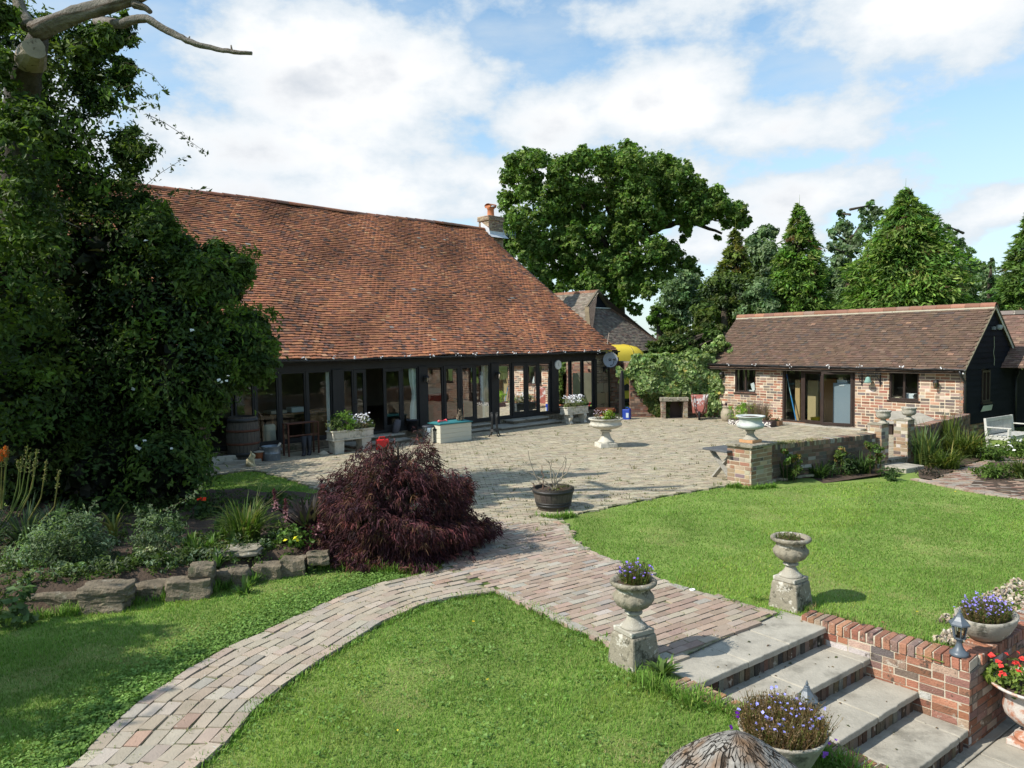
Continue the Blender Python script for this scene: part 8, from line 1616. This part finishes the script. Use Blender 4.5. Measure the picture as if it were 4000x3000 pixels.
m = MB(); flowers(m, np.array([dp(*q, 4.75) for q in ((2880, 2785), (2882, 2800), (2856, 2840), (2858, 2846))]), .03, (.13, .02, .28)); flowers(m, np.array([dp(*q, 4.9) for q in ((3218, 2955), (3222, 2950), (3240, 2905), (3265, 2890), (3226, 2945))]), .03, (.42, .15, .75)); tag(m.build('violas', MT['petal']), 'a few dark and bright purple violas trailing round the concrete bowl', 'flowers')
T = potplant('petunia', 'scarlet flowers with lime leaves in the whitewashed terracotta urn', RUC+A3(0, 0, .55)); q = np.array(T.location); m = MB(); crown(m, [tuple(q+A3(-.05, .05, .08))+(.26, 1.), tuple(q+A3(-.27, .1, .08))+(.14, 1.)], 360, .05, [(2, (.2, .27, .05)), (1, (.13, .19, .04))], sub=14, squash=.5, asp=.6); m.build('foliage', MT['leaf'], T); m = MB(); flowers(m, q+np.stack([rng.uniform(-.40, .25, 34), rng.uniform(-.2, .22, 34), rng.uniform(.12, .25, 34)], 1), .05, (.78, .07, .06)); m.build('blossom', MT['petal'], T)
for fr, L, D, z, lab in ((TR1, 1.35, .4, .66, 'green foliage and white blooms in the long trough by the open door'), (TR2, 1.15, .42, .66, 'white-flowered trailing plants in the scroll-legged trough')):
    T = potplant('trough_flowers', lab, fr.p(L/2, -D/2, z), grp='trough flowers'); m = MB(); g1 = fr is TR1
    if g1: crown(m, [tuple(fr.p(.48, -D/2, z+.22))+(.30, 1.)], 700, .07, [(3, (.13, .24, .035)), (2, (.17, .3, .05))], sub=16, asp=.5)
    crown(m, [tuple(fr.p(a_, -D/2+.02, z+.1))+(.26, 1.) for a_ in ((.85, 1.15, .15) if g1 else (.2, .45, .7, .95))], 420, .05, [(2, (.22, .28, .1)), (1, (.3, .34, .14)), (1, (.26, .22, .13))], sub=12, asp=.4, squash=.8); m.build('foliage', MT['leaf'], T)
    m = MB(); nn = 110 if g1 else 170; flowers(m, fr.P(np.stack([rng.uniform(.7 if g1 else .1, 1.3 if g1 else .95, nn), -D/2+rng.uniform(-.2, .22, nn), z+rng.uniform(.14, .42, nn)], 1)), .05, (.8, .78, .85)); m.build('blossom', MT['petal'], T)
    if not g1: m = MB(); flowers(m, np.array([fr.p(1.1, .05, z+.05), fr.p(1.12, .08, z+.1), fr.p(1.05, .1, z)]), .06, (.45, .02, .05)); m.build('red_blossom', MT['petal'], T)
T = potplant('heather', 'green bush and dry pinkish heather in the spotted trough planter', SF.p(LT/2, -.2, .22)); m = MB(); crown(m, [tuple(SF.p(a_, -.2, .52))+(.34, 1.) for a_ in (.25, .55)], 900, .06, [(3, (.2, .36, .04)), (2, (.26, .42, .06))], sub=16, asp=.35); m.build('foliage', MT['leaf'], T); m = MB()
for a_ in (.75, 1.0, 1.25): straps(m, SF.p(a_, -.2, .2), 200, .62, .36, .014, [(2, (.33, .25, .18)), (2, (.3, .22, .2)), (1, (.2, .19, .1))], droop=.3)
m.build('dry_stems', MT['grass'], T)
T = potplant('seedlings', 'small green plants in the orange-brown wooden planter', SMP); m = MB(); crown(m, [tuple(SMP+A3(-.1, 0, .07))+(.14, 1.), tuple(SMP+A3(.15, 0, .07))+(.12, 1.)], 130, .05, G['fresh'], sub=8); m.build('foliage', MT['leaf'], T)
T = potplant('bare_shrub', 'bare twiggy shrub planted in the half barrel', HBC+A3(0, 0, .33)); m = MB(); q = np.array(T.location); fb = zf(1150, 1700, .5425)
for pts in ([(1860, 390), (1760, 330), (1700, 210), (1680, 105)], [(1870, 390), (1790, 320), (1700, 280), (1665, 262)], [(1870, 395), (1850, 300), (1835, 200), (1800, 165)], [(1880, 395), (1885, 300), (1930, 220), (1955, 150)], [(1880, 395), (1900, 330), (1960, 270), (1995, 200)], [(1870, 395), (1870, 280), (1845, 230), (1850, 180)], [(1790, 390), (1785, 300), (1780, 220)], [(1730, 370), (1715, 340)], [(1875, 395), (1830, 370), (1760, 345)], [(1900, 340), (1930, 300), (1960, 180), (1940, 150)]):
    P = np.array([dp(*fb(x, y), 13.1) for x, y in pts]); t = np.linspace(0, len(P)-1, 10); Q = np.stack([np.interp(t, np.arange(len(P)), P[:, k]) for k in range(3)], 1)+rng.normal(0, .008, (10, 3)); m.tube(Q, np.linspace(.014, .006, 10), 6, (.30, .26, .2) if len(pts) > 3 else (.16, .1, .07))
m.build('twigs', MT['matte'], T); bush_at(T, 'weed_leaves', q+A3(.1, -.05, .03), .22, 240, .04, [(2, (.12, .14, .04)), (2, (.15, .09, .05))], .4, sq=.3)

# ---------------------------------------------------------------- along the garden wall and right-hand beds
def clump(name, label, px, py, z, n, h, sp, w, pal, droop=.7, extra=None, grp=None):
    q = gp(px, py, z); T = plant(name, label, q, grp=grp); m = MB(); straps(m, q, n, h, sp, w, pal, droop=droop, seg=5, base=sp*.35); m.build('leaves', MT['leaf'], T); return q
STR = G['strap']; DG = [(3, (.055, .10, .03)), (2, (.08, .14, .04)), (1, (.04, .07, .025))]
for (lab, x, y, n, h, sp, w) in (('dark strap-leaved clump at foot of the wide pier', 3070, 1880, 240, .48, .42, .03), ('dark strap-leaved clump in the middle of the low wall bed', 3190, 1865, 260, .36, .45, .032), ('tall dark strap-leaved clump close to the gate pier', 3370, 1850, 170, .42, .35, .03)): clump('wall_plant', lab, x, y, -.08, n, h, sp, w, DG, grp='strap plants along the low wall')
for lab, x, y, r, n in (('leafy peony-like bush in low wall bed', 3290, 1830, .34, 560), ('dark leafy bush beside the wide pier', 3090, 1830, .36, 560), ('low weedy bush at the gate step', 3470, 1845, .22, 260)):
    q = gp(x, y+25, -.08); q = q*[1, 1, 0]+A3(0, 0, r*.55-.08); T = plant('wall_shrub', lab, q, 'shrub', 'shrubs along the low wall'); bush_at(T, 'foliage', q, r, n, .085, DG, .4, sq=.8)
for lab, pts in (('climbing rose with reddish tips near the wide pier', [(3075, 1790, .14), (3110, 1800, .16), (3060, 1760, .09), (3100, 1830, .16)]), ('small climbing rose halfway along the low wall', [(3285, 1765, .11), (3300, 1785, .13), (3270, 1790, .08)]), ('climbing rose hanging by the gate pier', [(3400, 1735, .10), (3425, 1760, .15), (3440, 1780, .1), (3420, 1800, .12)])):
    D = 15.6 if pts[0][0] < 3200 else 16.5; b = [tuple(dp(x, y, D+.0))+(r, 1.) for x, y, r in pts]; T = plant('climbing_rose', lab, A3(*b[0][:2], 0), grp='climbing roses on the low wall'); m = MB(); crown(m, b, 110, .075, [(3, (.12, .19, .04)), (2, (.09, .14, .03)), (1, (.22, .16, .05))], sub=8, asp=.5); 
    for bb in b: m.tube([A3(bb[0], bb[1], -.1), A3(*bb[:3])], .008, 5, (.12, .09, .05))
    m.build('foliage', MT['leaf'], T)
clump('iris', 'tall upright iris clump beside the whitish gate pier', 3615, 1818, -.1, 170, .86, .42, .035, [(3, (.10, .16, .05)), (2, (.13, .19, .06)), (1, (.22, .23, .06))], .35)
clump('day_lily', 'yellowing strap-leaved clump at the brick garden path', 3690, 1830, -.1, 260, .52, .6, .03, STR, .9, grp='yellow-green strap clumps by the outbuilding corner')
clump('day_lily', 'large yellow-green arching clump at foot of the outbuilding corner', 3760, 1785, -.1, 380, .78, .72, .03, STR, .85, grp='yellow-green strap clumps by the outbuilding corner')
clump('day_lily', 'tall thin strap clump against the second low wall', 3712, 1772, -.1, 120, .95, .3, .03, STR, .3, grp='yellow-green strap clumps by the outbuilding corner')
q = gp(3660, 1862, -.1); T = plant('low_shrub', 'low blackish creeping shrub at the garden path corner', q, 'shrub'); bush_at(T, 'foliage', q+A3(0, .15, .05), .32, 300, .05, [(2, (.03, .03, .022)), (1, (.05, .05, .03))], .5, sq=.35)
for lab, x, y, r, n, pal in (('bright green leafy bush with white blooms right of path', 3890, 1800, .38, 900, G['fresh']), ('green leafy bush with white blooms at right edge below bench', 3985, 1790, .45, 900, G['fresh']), ('low lime green bush nearest the lawn edge bricks', 3880, 1872, .34, 700, G['fresh']), ('yellowish strappy bush at right edge above lawn', 3985, 1870, .36, 500, [(2, (.12, .18, .05)), (1, (.2, .22, .08))])):
    q = gp(x, y, -.1); T = plant('border_bush', lab, q, 'shrub', 'bushes in the border by the bench'); bush_at(T, 'foliage', q+A3(0, .1, r*.45), r, n, .075, pal, .5, sq=.62, sub=18)
    if 'white' in lab: m = MB(); flowers(m, q+A3(0, .0, r*.5)+np.stack([rng.uniform(-r*.8, r*.8, 7), rng.uniform(-r*.7, .1, 7), rng.uniform(0, r*.6, 7)], 1), .055, (.8, .8, .76)); m.build('blossom', MT['petal'], T)
    if 'strappy' in lab: m = MB(); straps(m, q, 90, .5, .4, .03, STR); m.build('leaves', MT['leaf'], T)
SOIL2 = np.array(GP([(3590, 1850), (3640, 1858), (3790, 1795), (3880, 1765), (3760, 1700), (3585, 1805)])); SOIL3 = np.array(GP([(3790, 1880), (3900, 1905), (4200, 1960), (4200, 1800), (3870, 1790)]))
m = MB(); m.sheet(SOIL2, -.085); m.sheet(SOIL3, -.083); struct(m, 'border_soil', MT['soil'])
SOIL4 = np.array([tuple(GWL.p(0, .02, 0)[:2]), tuple(GWL.p(LG, .02, 0)[:2]), tuple(GWL.p(LG, .6, 0)[:2]), tuple(GWL.p(0, .62, 0)[:2])]); m = MB(); m.sheet(SOIL4, -.06); struct(m, 'wall_bed', MT['soil'])
m = MB(); straps(m, gp(2585, 2640), 40, .14, .16, .05, [(2, (.12, .2, .04)), (1, (.09, .15, .03))]); tag(m.build('dock', MT['leaf']), 'broad-leaved weed at foot of the left step urn pedestal', 'weed')
